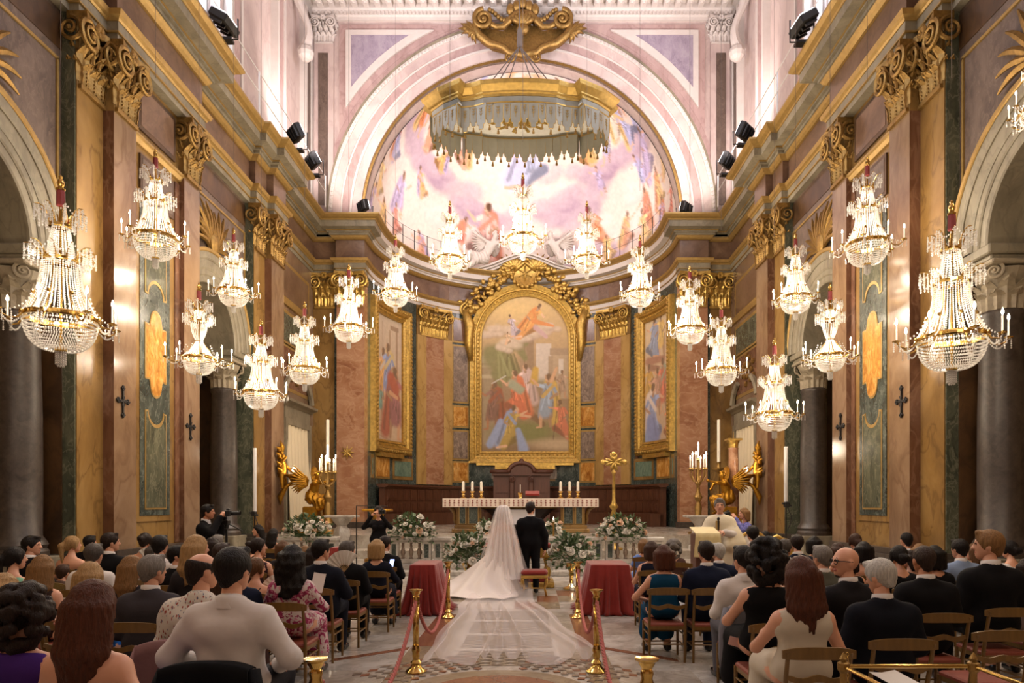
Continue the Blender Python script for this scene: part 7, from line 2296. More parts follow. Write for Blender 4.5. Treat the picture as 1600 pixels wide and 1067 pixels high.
def hand(S, w, dirv, palm_n, side_, curl=.5, m=0):
    """palm and five fingers at wrist w; dirv finger direction, palm_n towards the palm's inside, side_ +-1 thumb side"""
    w = np.array(w, float); d = np.array(dirv, float); d /= np.linalg.norm(d); n = np.array(palm_n, float); n -= d * (n @ d); n /= np.linalg.norm(n)
    t = np.cross(d, n) * side_
    S.cap(w, w + d * .03, .024, .026, m=m, k=.015)
    for q in (-.026, 0, .026): S.cap(w + d * .02 + t * q * .8, w + d * .085 + t * q, .014, .0125, m=m, k=.012)
    for i, (o, L0) in enumerate(((.030, .072), (.010, .082), (-.011, .076), (-.030, .060))):
        a = w + d * .085 + t * o
        th = curl * .9; b_ = a + (d * math.cos(th) + n * math.sin(th)) * L0 * .5 + t * o * .08
        th2 = curl * 1.9; c = b_ + (d * math.cos(th2) + n * math.sin(th2)) * L0 * .5
        S.cap(a, b_, .0092, .0085, m=m, k=.004); S.cap(b_, c, .0085, .0068, m=m, k=.004)
    a = w + d * .03 + t * .026
    b_ = a + t * .028 + d * .026 + n * .016; c = b_ + d * .032 + n * .02 * (1 + curl) - t * .004
    S.cap(a, b_, .0125, .0105, m=m, k=.008); S.cap(b_, c, .0105, .008, m=m, k=.005)

LOD = {0: (.021, .0085, .0065, .0115), 1: (.027, .011, .0085, .0145), 2: (.034, .015, .011, .019)}   # body, head, hand, hair cell sizes
PSEED = [0]
def rotz(p, a):
    c, s = math.cos(a), math.sin(a); p = np.array(p, float)
    return np.array([p[0] * c - p[1] * s, p[0] * s + p[1] * c, p[2]])

def person(label, x, y, z0=0.0, female=False, hair='short', hc='dark', top='jacket', tc=(20, 20, 24), bottom=None, sk='f', yaw=0.0, head=0.0, nod=0.0, ztop=None, stand=False, arms='lap', lod=1, group='seated wedding guests',
           collar=True, sc=1.0, tmat=None, legs=True, extra=None, lean=0.0, shoe=True):
    """yaw: body turn; head: head turn (degrees, + = to the left of the body); built facing +y"""
    PSEED[0] += 1
    rg = random.Random(PSEED[0] * 13)
    t = thing('person', label, 'person', (x, y, z0), R(yaw), group)
    hb, hh, hd, hr = LOD[lod]
    fm = .92 if female else 1.0
    hip = .545 if not stand else .93
    up = .0 if not stand else .41
    sw = (.142 if female else .172)
    zsh = hip + .42 * (1 if not female else .94)
    la = R(lean)
    def TL(p):                                   # lean of the trunk about the hips
        p = np.array(p, float); q = p - np.array([0, 0, hip]); c, s = math.cos(la), math.sin(la)
        return np.array([q[0], q[1] * c + q[2] * s, -q[1] * s + q[2] * c + hip])
        chin = TL((0, .005, zsh + .12))
    hcen = TL((0, .03, zsh + .225))
    zt_nat = hcen[2] + .112
    k = 1.0 if ztop is None else (ztop - z0) / zt_nat
    k = min(1.12, max(.86, k)) * sc
    t.scale = (k,) * 3
    # joints
    sh = {s_: TL((s_ * sw, -.015, zsh - .045)) for s_ in (-1, 1)}
    A = {}
    for s_ in (-1, 1):
        a = arms if isinstance(arms, str) else arms[0 if s_ < 0 else 1]
        if a == 'lap': e, w, fd, pn = (s_ * .255, .0, zsh - .27), (s_ * .12, .23, hip + .10), (-s_ * .35, .8, -.2), (0, 0, -1)
        elif a == 'wide': e, w, fd, pn = (s_ * .33, -.02, zsh - .25), (s_ * .2, .18, hip + .1), (-s_ * .5, .7, -.2), (0, 0, -1)
        elif a == 'down': e, w, fd, pn = (s_ * .27, -.02, zsh - .28), (s_ * .27, .04, zsh - .53), (0, .1, -1), (-s_, 0, 0)
        elif a == 'hold': e, w, fd, pn = (s_ * .27, .06, zsh - .26), (s_ * .16, .27, zsh - .14), (-s_ * .2, .3, .9), (-s_ * .6, .5, 0)
        elif a == 'face': e, w, fd, pn = (s_ * .3, .17, zsh - .18), (s_ * .13, .15, zsh + .06), (-s_ * .3, -.1, .9), (-s_, -.3, 0)
        elif a == 'camera': e, w, fd, pn = (s_ * .3, .16, zsh - .13), (s_ * .09, .25, zsh + .14), (-s_ * .5, .3, .6), (-s_, .2, 0)
        elif a == 'fwd': e, w, fd, pn = (s_ * .25, .12, zsh - .25), (s_ * .12, .34, zsh - .2), (-s_ * .3, .8, .1), (-s_ * .6, 0, -.7)
        elif a == 'side': e, w, fd, pn = (s_ * .29, -.06, zsh - .26), (s_ * .34, .17, zsh - .36), (-s_ * .1, .9, -.2), (0, 0, -1)
        else: e, w, fd, pn = a
        A[s_] = (np.array(e, float), np.array(w, float), fd, pn)
    B = SDF(.035)
    def torso(S, g, arms_=True, sleeve=1.0, low=None, m=0, kk=.045, wide=1.0):
        S.cap(TL((-.065, 0, hip + .04)), TL((.065, 0, hip + .04)), (.112 if female else .12) + g, None, .85, m, kk)
        S.cap(TL((-.06, -.005, hip + .17)), TL((.06, -.005, hip + .17)), (.075 if female else .1) + g, None, .95, m, kk)
        S.cap(TL((-.075 * wide, -.01, hip + .31)), TL((.075 * wide, -.01, hip + .31)), (.098 if female else .118) + g, None, .86, m, kk)
        S.cap(TL((-sw + .045, -.015, zsh - .075)), TL((sw - .045, -.015, zsh - .075)), (.06 if female else .072) + g, None, .95, m, kk)
        for s_ in (-1, 1): S.cap(TL((s_ * .02, -.025, zsh + .035)), TL((s_ * (sw - .02), -.02, zsh - .03)), (.036 if female else .042) + g * .8, (.034 if female else .042) + g, 1.0, m, .03)
        S.cap(TL((0, -.02, zsh - .04)), TL((0, -.014, zsh + .03)), .07 + g * .6, .05 + g * .5, 1.0, m, kk)
        if female: 
            for s_ in (-1, 1): S.ell(TL((s_ * .075, .085, zsh - .14)), (.06 + g * .5, .05 + g * .5, .06), m=m, k=.03)
        if arms_:
            for s_ in (-1, 1):
                e, w, _, _ = A[s_]
                r0, r1, r2 = (.045, .037, .025) if female else (.056, .045, .03)
                S.ell(sh[s_] - np.array([0, 0, .012]), r0 + g + .008, m=m, k=kk)
                if sleeve >= .5:
                    S.cap(sh[s_], e, r0 + g, r1 + g, m=m, k=.03)
                    if sleeve > .5:
                        f = min(1, (sleeve - .5) * 2); wq = e + (w - e) * f; S.cap(e, wq, r1 + g, r2 + g * 1.3 + (r1 - r2) * (1 - f), m=m, k=.025)
                else:
                    S.cap(sh[s_], sh[s_] + (e - sh[s_]) * sleeve * 2, r0 + g, r0 * .9 + g, m=m, k=.03)
    torso(B, 0)
    B.cap(TL((0, -.012, zsh)), TL((0, .012, zsh + .15)), .052 * fm + .004, .05 * fm, k=.03)
    L = {}
    for s_ in (-1, 1):
        if stand: L[s_] = ((s_ * .09, 0, hip - .02), (s_ * .1, .015, .49), (s_ * .1, -.02, .09), (s_ * .12, .16, .035))
        else: L[s_] = ((s_ * .095, .02, hip - .005), (s_ * .12, .42, hip - .01), (s_ * .12, .40, .09), (s_ * .13, .54, .035))
    def legs_(S, g, m=0, low=1.0):
        for s_ in (-1, 1):
            h, kn, an, to = [np.array(q, float) for q in L[s_]]
            S.cap(h, kn, .086 + g, .06 + g, m=m, k=.04); S.cap(kn, kn + (an - kn) * low, .06 + g, .042 + g + (.02 * (1 - low)), m=m, k=.03)
    if legs:
        legs_(B, 0)
        for s_ in (-1, 1): B.cap(L[s_][2], L[s_][3], .04, .03, k=.03)
    parts = [(B, hb)]
    Hs = head_sdf(None, female, lod)
    HM = Matrix.Translation(Vector(hcen)) @ Matrix.Rotation(R(head), 4, 'Z') @ Matrix.Rotation(R(-nod), 4, 'X')
    parts.append((Hs, hh, HM))
    for s_ in (-1, 1):
        Hd = SDF(.01); e, w, fd, pn = A[s_]
        Hd.cap(w - (w - e) * .12, w, .028 * fm, .024 * fm, k=.01)
        hand(Hd, w, fd, pn, -s_, .55)
        parts.append((Hd, hd))
    SK = skin(sk)
    sdf_obj('body', parts, [SK, M_EYE, M_LIP, hairmat(hc if hc not in ('white', 'blond') else 'lightbrown')], t)
    # clothes
    tm = tmat or cloth(tc)
    def garment(nm, S, m, h=hb * .92): return sdf_obj(nm, [(S, h)], [m], t)
    if top == 'jacket':
        G = SDF(.035); torso(G, .021, True, .96); 
        G.cap(TL((-.075, .0, hip + .02)), TL((.075, .0, hip + .02)), .138, None, .9, k=.05)
        garment('jacket', G, tm)
        if bottom is None: bottom = tc
    elif top == 'shirt':
        G = SDF(.035); torso(G, .017, True, .98)
        G.disp = lambda p: .005 * np.sin(16 * p[..., 0] + 11 * p[..., 2] + 3 * np.sin(9 * p[..., 2] + 7 * p[..., 0])) + .0035 * np.sin(34 * p[..., 2] - 19 * p[..., 0] + 2 * np.sin(14 * p[..., 0]))
        garment('shirt', G, tm)
        if bottom is None: bottom = (30, 30, 36)
    elif top in ('dress', 'sleeveless', 'strapless', 'longsleeve', 'vneck'):
        sl = {'dress': .3, 'sleeveless': .06, 'strapless': .0, 'longsleeve': .95, 'vneck': .45}[top]
        G = SDF(.035); torso(G, .013, sl > .1, max(sl, .02))
        n_ = np.array(TL((0, .3, 1))) - np.array(TL((0, 0, 0))); n_ /= np.linalg.norm(n_)
        zc_ = {'strapless': zsh - .13, 'sleeveless': zsh + .012}.get(top)
        if zc_: G.cuts = [(n_, float(n_ @ TL((0, -.02, zc_))))]
        if top in ('dress', 'vneck', 'longsleeve'):
            c0 = TL((0, -.03 if top != 'vneck' else -.05, zsh + .06)); rn = .085 if top != 'vneck' else .115
            G.disp2 = (c0, rn)
        if bottom is None:
            if stand: G.cap((0, 0, hip), (0, .0, .5), .17, .22, .9)
            else:
                G.cap((-.075, .04, hip), (-.1, .42, hip - .02), .1, .09); G.cap((.075, .04, hip), (.1, .42, hip - .02), .1, .09); G.cap((0, .1, hip), (0, .42, hip - .02), .1, .1); G.cap((-.09, .44, hip - .05), (-.1, .44, .22), .09, .11); G.cap((.09, .44, hip - .05), (.1, .44, .22), .09, .11)
        garment('dress' if bottom is None else 'top', G, tm)
    if bottom is not None and legs:
        G = SDF(.035)
        G.cap((-.07, 0, hip + .0), (.07, 0, hip + .0), .135, None, .9); legs_(G, .014)
        garment('trousers', G, cloth(bottom))
    if shoe and legs:
        for s_ in (-1, 1):
            G = SDF(.02); an, to = np.array(L[s_][2]), np.array(L[s_][3]); G.cap(an + np.array([0, -.03, -.04]), to + np.array([0, .03, .004]), .042, .036); G.cap(an + np.array([0, -.02, -.045]), an + np.array([0, -.01, -.02]), .045, .046)
            G.cuts = [(np.array([0, 0, -1.0]), -.004)]
            garment('shoe', G, M_SHOE, hb * .8)
    if collar and top in ('jacket', 'shirt'):
        b = MB()
        n = 20; rings = []
        for i, (r, z) in enumerate(((.075, .05), (.068, .09), (.064, .122), (.057, .122), (.058, .06))):
            rings.append([TL((r * 1.04 * math.cos(a), r * 1.08 * math.sin(a) - .004, zsh + z - .02 + .012 * -math.sin(a))) for a in np.linspace(0, 2 * PI, n)])
        if top == 'shirt': rings = [[p - np.array([0, 0, .012 + .012 * (i == 2)]) + (p - TL((0, 0, zsh + .06))) * np.array([.16, .16, 0]) * (i < 3) for p in r_] for i, r_ in enumerate(rings)]
        b.grid(np.array(rings)); b.build('shirt_collar', M_SHIRT if top == 'jacket' else tm, t, smooth=True)
    if hair != 'none':
        Hh = hair_sdf(hair, female, PSEED[0])
        hm = hairmat(hc)
        ho = bpy.data.objects.new('hair', sdf_mesh('hair', [(Hh, hr, HM)], [hm])); C.objects.link(ho); ho.parent = t
    if extra: extra(t, A, TL, hcen, HM, zsh, hip, k)
    return t

# ---- small things held in hands (top-level)
M_PAPER = plain('white paper', (222, 216, 206), .8, 0, .03)
def world_of(t, p):
    m = Matrix.Translation(t.location) @ Matrix.Rotation(t.rotation_euler.z, 4, 'Z') @ Matrix.Scale(t.scale.x, 4)
    return m @ Vector(p)
def fan(loc, rz, label, tilt=0.0, r=.21):
    t = thing('hand_fan', label, 'fan', loc, rz, 'white hand fans')
    b = MB(); n = 15; P = np.zeros((2, n, 3))
    for j in range(n):
        a = R(35 + 110 * j / (n - 1)) + R(tilt)
        for i, rr_ in enumerate((.08, r)): P[i, j] = (rr_ * math.cos(a), .006 * (-1) ** j, rr_ * math.sin(a))
    b.slab(P, .004, (0, 1, 0)); b.build('leaf', M_PAPER, t)
    for j in range(0, n, 2):
        a = R(35 + 110 * j / (n - 1)) + R(tilt); MB().tube([(0, .0, 0), (.1 * math.cos(a), 0, .1 * math.sin(a))], .004, 4).build('rib', plain('pale wood ribs', (190, 160, 110), .5), t)
def sheet(loc, rot, label, w=.1, h=.14):
    o = MB().slab(np.array([[(-w, 0, -h), (0, .012, -h), (w, 0, -h)], [(-w, 0, h), (0, .012, h), (w, 0, h)]]), .003, (0, 1, 0)).build('order_of_service', M_PAPER)
    o.location = loc; o.rotation_euler = rot; tag(o, label, 'paper', 'white mass leaflets')
# patterned dress cloths
def pattern(name, base, cols, scale, thr, kind='NOISE'):
    m, nt, b = newmat(name); N = nt.nodes; L = nt.links
    tc = N.new('ShaderNodeTexCoord'); cur = None
    mx0 = rgba(lin(base)); prev = None
    for i, (c, sc_, th) in enumerate(cols):
        if kind == 'DASH':
            mp = N.new('ShaderNodeMapping'); mp.inputs['Scale'].default_value = (1, 1, .35) if i % 2 else (1, 1, .35); L.new(tc.outputs['Object'], mp.inputs['Vector'])
            no = N.new('ShaderNodeTexVoronoi'); no.inputs['Scale'].default_value = sc_; L.new(mp.outputs['Vector'], no.inputs['Vector']); o = no.outputs['Distance']
        else:
            no = N.new('ShaderNodeTexNoise'); no.inputs['Scale'].default_value = sc_; no.inputs['Detail'].default_value = 2; no.inputs['Distortion'].default_value = 1.2
            mp = N.new('ShaderNodeMapping'); mp.inputs['Location'].default_value = (i * 3.1, i * 1.7, i); L.new(tc.outputs['Object'], mp.inputs['Vector']); L.new(mp.outputs['Vector'], no.inputs['Vector']); o = no.outputs['Fac']
        st = N.new('ShaderNodeMath'); st.operation = 'GREATER_THAN' if kind != 'DASH' else 'LESS_THAN'; st.inputs[1].default_value = th; L.new(o, st.inputs[0])
        mx = N.new('ShaderNodeMix'); mx.data_type = 'RGBA'
        if prev is None: mx.inputs['A'].default_value = mx0
        else: L.new(prev, mx.inputs['A'])
        mx.inputs['B'].default_value = rgba(lin(c)); L.new(st.outputs[0], mx.inputs['Factor']); prev = mx.outputs['Result']
    L.new(prev, b.inputs['Base Color']); b.inputs['Roughness'].default_value = .8
    return m
PAT = {'FLORAL': pattern('pink floral print', (204, 186, 182), [((150, 40, 84), 14, .52), ((206, 120, 150), 30, .6), ((120, 24, 60), 24, .62)], 1, .5),
       'LEOPARD': pattern('leopard print', (150, 110, 70), [((60, 40, 26), 26, .55)], 1, .5),
       'DASH': pattern('white shirt with coloured dashes', (206, 198, 186), [((150, 70, 60), 52, .27), ((90, 100, 120), 61, .22)], 1, .5, 'DASH')}
_person = person
def person(*a, **k):
    if isinstance(k.get('tmat'), str): k['tmat'] = PAT[k['tmat']]
    k.pop('chair_yaw', None)
    return _person(*a, **k)
# ================================================================ bride, groom, priest, photographers
YB = 13.2
M_TULLE = sheer('bridal tulle', (252, 242, 240), .24)
M_TULLE2 = sheer('denser bridal tulle', (252, 246, 244), .62)
M_SATIN = plain('ivory satin', (226, 214, 206), .5, 0, .04, 3, .15, 8)
br = _person('bride with her back turned in an ivory gown under a long trailing veil', PX(786, YB), YB, 0, True, hair='updo', hc='darkblond', top='strapless', tmat=M_SATIN, ztop=1.62, stand=True, arms=('lap', 'down'), lod=1, group='bridal couple', shoe=False, legs=True)
xb = br.location.x; ks = br.scale.x
b = MB()
prof = [(.155, 1.06), (.15, .98), (.19, .86), (.235, .7), (.27, .45), (.32, .2), (.40, .012)]
n = 64; rings = []
for r, z in prof:
    rings.append([(r * (1 + .035 * math.sin(11 * a) * (1.1 - z)) * math.cos(a), r * .95 * (1 + .035 * math.sin(11 * a) * (1.1 - z)) * math.sin(a) - .06 * (1 - z) ** 2, z / ks) for a in np.linspace(0, 2 * PI, n, endpoint=False)])
loft(b, rings[::-1]); b.build('gown_skirt', M_SATIN, br, smooth=True)
# train swept to the left
S_ = []; nu, nv = 70, 26
E_ = np.array([(-1.75, 14.25), (-1.95, 13.85), (-1.55, 13.15), (-1.2, 12.55), (-.7, 12.3), (-.2, 12.25), (.05, 12.45), (.12, 12.7)]) - np.array([xb, YB])
P = np.zeros((nv, nu, 3))
for j in range(nu):
    u = j / (nu - 1); a = R(150 + 150 * u)
    s0 = np.array([.22 * math.cos(a), .2 * math.sin(a), .78])
    f = u * (len(E_) - 1); i0 = min(int(f), len(E_) - 2); e = E_[i0] * (1 - (f - i0)) + E_[i0 + 1] * (f - i0)
    for i in range(nv):
        v = i / (nv - 1); w = v ** .9
        xy = s0[:2] * (1 - w) + e * w
        z = .80 * (1 - v) ** 2.3 + .022 + (.03 * v * (1 - v) * 4 + .012) * (1 + math.sin(u * 34 + 2 * math.sin(v * 5))) * .8
        P[i, j] = (xy[0], xy[1], z)
b = MB(); b.slab(P / ks, .006, (0, 0, 1)); b.build('train', M_SATIN, br, smooth=True)
# veil: over the head, down the back, and far along the floor
ctr = np.array([  # Y, z, half width, centre x offset, wrap depth
    (13.26, 1.70, .06, 0, .02), (13.14, 1.665, .13, 0, .07), (13.07, 1.56, .17, 0, .1), (13.02, 1.38, .22, 0, .12), (12.98, 1.1, .30, 0, .14), (12.93, .75, .40, 0, .14), (12.84, .4, .50, .02, .13), (12.66, .14, .56, .02, .08), (12.3, .03, .6, .0, .0),
    (11.4, .022, .68, .0, 0), (10.4, .022, .76, .12, 0), (9.4, .022, .84, .22, 0), (8.3, .022, .95, .3, 0), (7.75, .02, 1.0, .3, 0), (7.42, .015, .98, .3, 0)])
cc = np.concatenate([[0], np.cumsum(np.linalg.norm(np.diff(ctr[:, :2], axis=0), axis=1))])
nu, nv = 240, 150
rgv = random.Random(4); fr = [(rgv.uniform(5, 9), rgv.uniform(0, 6), rgv.uniform(.4, 1)) for _ in range(3)] + [(rgv.uniform(11, 17), rgv.uniform(0, 6), .5) for _ in range(2)]
P = np.zeros((nv, nu, 3))
for i in range(nv):
    s_ = cc[-1] * (i / (nv - 1)) ** 1.0
    Y_, z_, hw_, cx_, dp_ = [np.interp(s_, cc, ctr[:, k]) for k in range(5)]
    fl_ = np.clip((s_ - cc[8]) / 1.2, 0, 1)                    # on the floor
    for j in range(nu):
        u = j / (nu - 1) * 2 - 1
        fold = sum(w * math.sin(f * u + p + s_ * .35 * (1 if k % 2 else -1)) for k, (f, p, w) in enumerate(fr)) / 2.4
        am = .028 * min(1, s_ / .8)
        x = cx_ + hw_ * u + am * .6 * math.cos(f * u * 1.3) * (1 - fl_)
        y = Y_ + dp_ * (1.3 * abs(u) ** 2) + am * fold * (1 - fl_)
        gather = sum(math.exp(-((u - u0 - du * (s_ - 2.2)) / .035) ** 2) for u0, du in ((-.72, -.03), (-.3, .05), (.05, .02), (.12, -.09), (.45, .06), (.78, .03), (-.55, .07)))
        z = z_ + fl_ * (.012 + .05 * max(0, fold - .2) ** 1.5 + .09 * min(gather, 1.2))
        if i > nv - 30: y += (.16 * math.cos(u * 7.5) - .10 * abs(u) ** 3) * ((i - nv + 30) / 30)
        x += fl_ * .05 * math.sin(s_ * 2.1) * abs(u)
        P[i, j] = (x, y - YB, max(z, .018))
v_ = MB(); v_.grid(P / ks); v_.build('veil', M_TULLE, br, smooth=True)
P2 = np.zeros((50, 80, 3))
for i in range(50):
    s_ = 1.55 * i / 49
    Y_, z_, hw_, cx_, dp_ = [np.interp(s_, cc, ctr[:, k]) for k in range(5)]
    for j in range(80):
        u = j / 79 * 2 - 1
        P2[i, j] = (hw_ * .86 * u, Y_ - YB - .025 + dp_ * 1.2 * abs(u) ** 2 + .028 * math.sin(u * 19 + 1 + 2 * math.sin(u * 3)) * min(1, s_ + .3), z_ + .012)
v_ = MB(); v_.grid(P2 / ks); v_.build('short_veil', M_TULLE2, br, smooth=True)
gr = _person('groom with his back turned in a black suit, standing right of the bride', PX(829, 13.35), 13.35, 0, False, hair='short', hc='dark', top='jacket', tc=(14, 14, 17), ztop=1.765, stand=True, arms='down', lod=1, group='bridal couple', head=-25)
M_CHAS = plain('ivory chasuble', (222, 208, 176), .7, 0, .06, 4, .2, 8)
def chasuble(t, A, TL, hc, HM, zs, hip, k):
    S = SDF(.06)
    S.cap((-.13, -.01, zs - .04), (.13, -.01, zs - .04), .1); S.cap((0, 0, zs - .1), (0, 0, .5), .18, .27, .85)
    for s_ in (-1, 1):
        S.cap((s_ * .17, 0, zs - .08), (s_ * .3, .1, zs - .4), .09, .12); S.cap((s_ * .3, .08, zs - .4), (s_ * .2, .2, zs - .42), .11, .1); S.cap((s_ * .2, .05, zs - .3), (s_ * .16, .05, .5), .16, .2)
    S.cuts = [(np.array([0, 0, -1.0]), -.36)]; S.disp = lambda p: .012 * np.sin(np.arctan2(p[..., 0], p[..., 1]) * 11 + p[..., 2] * 2) * np.clip(1.3 - p[..., 2], 0, 1)
    sdf_obj('chasuble', [(S, .026)], [M_CHAS], t)
    Q = SDF(.04); Q.cap((0, 0, .6), (0, 0, .09), .2, .25, .85); Q.cuts = [(np.array([0, 0, -1.0]), -.06)]; Q.disp = lambda p: .01 * np.sin(np.arctan2(p[..., 0], p[..., 1]) * 14)
    sdf_obj('alb', [(Q, .03)], [M_SHIRT], t)
    b = MB(); P = np.array([[(-.035, .19 + .05 * math.sin(i * .4), zs - .02 - .1 * i) , (.035, .19 + .05 * math.sin(i * .4), zs - .02 - .1 * i)] for i in range(9)])
    b.slab(P, .01, (0, 1, 0)); b.build('orphrey_band', M_GILT, t)
pr = _person('priest with white hair in an ivory chasuble, holding a microphone behind the lectern', PX(1125, 12.1), 12.1, 0, False, hair='short', hc='grey', top='shirt', tmat=M_SHIRT, bottom=(30, 30, 34), ztop=1.83, stand=True, arms=('fwd', 'lap'), lod=1, yaw=155, head=12, group='clergy', extra=chasuble)
def near_hand(t, s_, off=(0, 0, 0)):
    return None
# microphone at the priest's chest
w = (PX(1121, 11.78), 11.72, PZ(815, 11.78))
t = thing('microphone', 'black hand microphone held up by the priest', 'microphone', (w[0], w[1], w[2] - .1))
MB().lathe([(.012, -.1), (.016, .1), (.018, .12)], n=10).build('grip', M_BLACK, t); MB().ball((0, 0, .15), (.026, .026, .032), 10, 6).build('grille', M_BLKMET, t)
def camera_obj(loc, rz, label, tele=.14):
    t = thing('photo_camera', label, 'camera', loc, rz)
    b = MB(); b.bbox((0, 0, 0), (.07, .035, .05), .012); b.bbox((0, 0, .06), (.025, .03, .02), .008); b.bbox((.05, .01, .0), (.025, .045, .05), .01); b.build('body', M_BLACK, t)
    MB().lathe([(.036, 0), (.036, .05), (.04, .06), (.04, tele - .02), (.044, tele), (.03, tele), (.028, tele - .03)], n=14).build('lens', M_BLACK, t).rotation_euler = (R(-90), 0, 0)
ph1 = _person('photographer in black facing the viewer with a camera at the eye, before the left balustrade', PX(592, 15.4), 15.4, 0, True, hair='updo', hc='dark', top='longsleeve', tc=(18, 16, 18), bottom=(18, 17, 20), ztop=1.68, stand=True, arms='camera', lod=1, yaw=180, group='photographers', nod=4)
camera_obj((PX(597, 15.1), 15.12, 1.56), R(180), 'black camera held by the photographer before the left balustrade')
ph2 = _person('videographer in a black suit filming beside the second left column', PX(322, 11.6), 11.6, 0, False, hair='short', hc='black', top='jacket', tc=(16, 15, 17), ztop=1.72, stand=True, arms='camera', lod=1, yaw=-80, group='photographers', sk='t')
camera_obj((PX(322, 11.6) + .40, 11.55, 1.58), R(-85), 'black video camera with a long lens held by the videographer', .2)
t = thing('camera_tripod', 'black camera tripod beside the videographer on the left', 'tripod', (PX(354, 11.7), 11.7, 0))
MB().lathe([(.02, .75), (.02, 1.3), (.04, 1.32), (.04, 1.38)], n=10).build('column', M_BLACK, t)
b = MB(); b.bbox((0, 0, 1.42), (.05, .05, .04), .01); b.tube([(.02, 0, 1.4), (.3, -.05, 1.28)], .01, 6); b.build('fluid_head', M_BLACK, t)
for k in range(3):
    a = k * 2 * PI / 3 + .5; MB().tube([(0, 0, 1.05), (.28 * math.cos(a), .28 * math.sin(a), .5), (.48 * math.cos(a), .48 * math.sin(a), .012)], [.018, .016, .014], 6).build('leg', M_BLACK, t)
ph3 = _person('photographer with blond hair in a blue violet dress, camera raised, right of the priest', PX(1164, 14.6), 14.6, 0, True, hair='bob', hc='darkblond', top='longsleeve', tmat=pattern('blue violet print', (84, 88, 150), [((130, 120, 190), 16, .55)], 1, .5), ztop=1.64, stand=True, arms='camera', lod=1, yaw=95, group='photographers')
camera_obj((PX(1164, 14.6) - .36, 14.6, 1.52), R(95), 'black camera with a long lens held by the blond photographer on the right', .2)
# ================================================================ the guests
BLK = (17, 16, 18); NAVY = (24, 30, 50); MIDN = (20, 22, 32); CHAR = (58, 54, 58)
GUESTS = []
SEATS = {}
def G(px, py, zt, label, female=False, seat=True, dy=0.0, **k):
    Y = (CH - zt) * F / (py - VY)
    X = PX(px, Y)
    lod = 0 if Y < 6.2 else 1 if Y < 9.2 else 2
    kw = dict(female=female, ztop=zt, lod=lod); kw.update(k)
    t = person(label, X, Y - .03, **kw)
    GUESTS.append((t, X, Y, label))
    if seat:
        sh = label.split(',')[0]
        chair(X, Y - .04 + dy, R(kw.get('chair_yaw', kw.get('yaw', 0)) if abs(kw.get('yaw', 0)) < 40 else 0), ('chair under the ' + label)[:0] + 'church chair of the ' + ' '.join(label.split()[:11]))
    return t
W_ = dict(female=True)
def spectacles(t, A, TL, hc, HM, zs, hip, k):
    b = MB(); b.T = HM
    for sx in (-1, 1):
        b.tube([(sx * .034 + .026 * math.cos(a), .096 - .004 * abs(math.cos(a)), .0 + .02 * math.sin(a)) for a in np.linspace(0, 2 * PI, 13)[:-1]], .0038, 5, closed=True)
        b.tube([(sx * .06, .09, .005), (sx * .084, .05, .008), (sx * .086, -.02, .0)], .0035, 5)
    b.tube([(-.01, .1, .003), (.01, .1, .003)], .003, 5); b.T = None
    b.build('glasses', M_BLACK, t)
    S = SDF(.015); S.cap((0, .055, -.1), (0, .055, -.088), .029)
    o = bpy.data.objects.new('beard', sdf_mesh('beard', [(S, .008, HM)], [hairmat('saltpepper')])); C.objects.link(o); o.parent = t
# ---- left block, from the back rows near the wall to the front by the viewer
G(50, 838, 1.324, 'man with black hair in a black suit, in profile by the left granite column', hc='black', tc=BLK, head=-75)
G(24, 855, 1.274, 'woman with a dark ponytail in a mint green dress at the left edge', **W_, hair='pony', hc='black', top='sleeveless', tc=(120, 176, 150), head=-35)
G(114, 838, 1.270, 'woman with a blond ponytail and bare shoulders before the left pilaster', **W_, hair='pony', hc='blond', top='strapless', tc=(60, 52, 48), head=-40)
G(141, 837, 1.207, 'black haired man half hidden behind the grey haired man in white', hc='black', tc=BLK, head=-30)
G(173, 833, 1.348, 'man with short dark hair in a black suit below the left mauve pilaster', hc='dark', tc=BLK, head=-45)
G(147, 850, 1.298, 'man with slicked grey hair in a white shirt on the left', hc='saltpepper', top='shirt', tmat=M_SHIRT)
G(68, 868, 1.248, 'woman with very long straight dark blond hair on the left', **W_, hair='long', hc='darkblond', top='sleeveless', tc=(52, 36, 30))
G(6, 897, 1.249, 'woman with wavy blond hair cut off by the left edge', **W_, hair='wavy', hc='blond', top='dress', tc=(60, 48, 44), head=-20)
G(142, 879, 1.255, 'woman with long platinum blond hair in a bright blue dress', **W_, hair='long', hc='blond', top='sleeveless', tc=(30, 92, 170))
G(207, 869, 1.227, 'woman with long ash blond hair behind the man in dark grey', **W_, hair='long', hc='darkblond', top='dress', tc=(44, 40, 42), head=-25)
G(239, 868, 1.322, 'man with thick grey hair in a dark grey suit', hc='grey', tc=CHAR, head=-25)
G(147, 925, 1.311, 'woman with very long brown hair and bare shoulders in the front left', **W_, hair='long', hc='auburn', top='strapless', tc=(70, 110, 170), head=-10, arms=('lap', 'side'), sc=1.04)
G(40, 937, 1.242, 'woman with dark curly hair in a purple dress in the front left corner', **W_, hair='curly', hc='dark', top='sleeveless', tc=(70, 40, 116), arms=('lap', 'face'), sc=1.05)
G(99, 881, 1.020, 'child with brown hair between two blond women on the left', hair='short', hc='brown', top='shirt', tc=(90, 70, 60), sc=.9)
G(227, 833, 1.285, 'woman with a dark bun and bare shoulders by the left inlaid panel', **W_, hair='bun', hc='dark', top='strapless', tc=(40, 34, 34))
G(250, 837, 1.348, 'dark haired man in a white shirt under the left inlaid panel', hc='black', top='shirt', tmat=M_SHIRT)
t_fan1 = G(243, 850, 1.200, 'woman with short greying hair in black holding up a fan on the left', **W_, hair='bob', hc='saltpepper', top='longsleeve', tc=BLK, arms=('lap', 'hold'), head=-20)
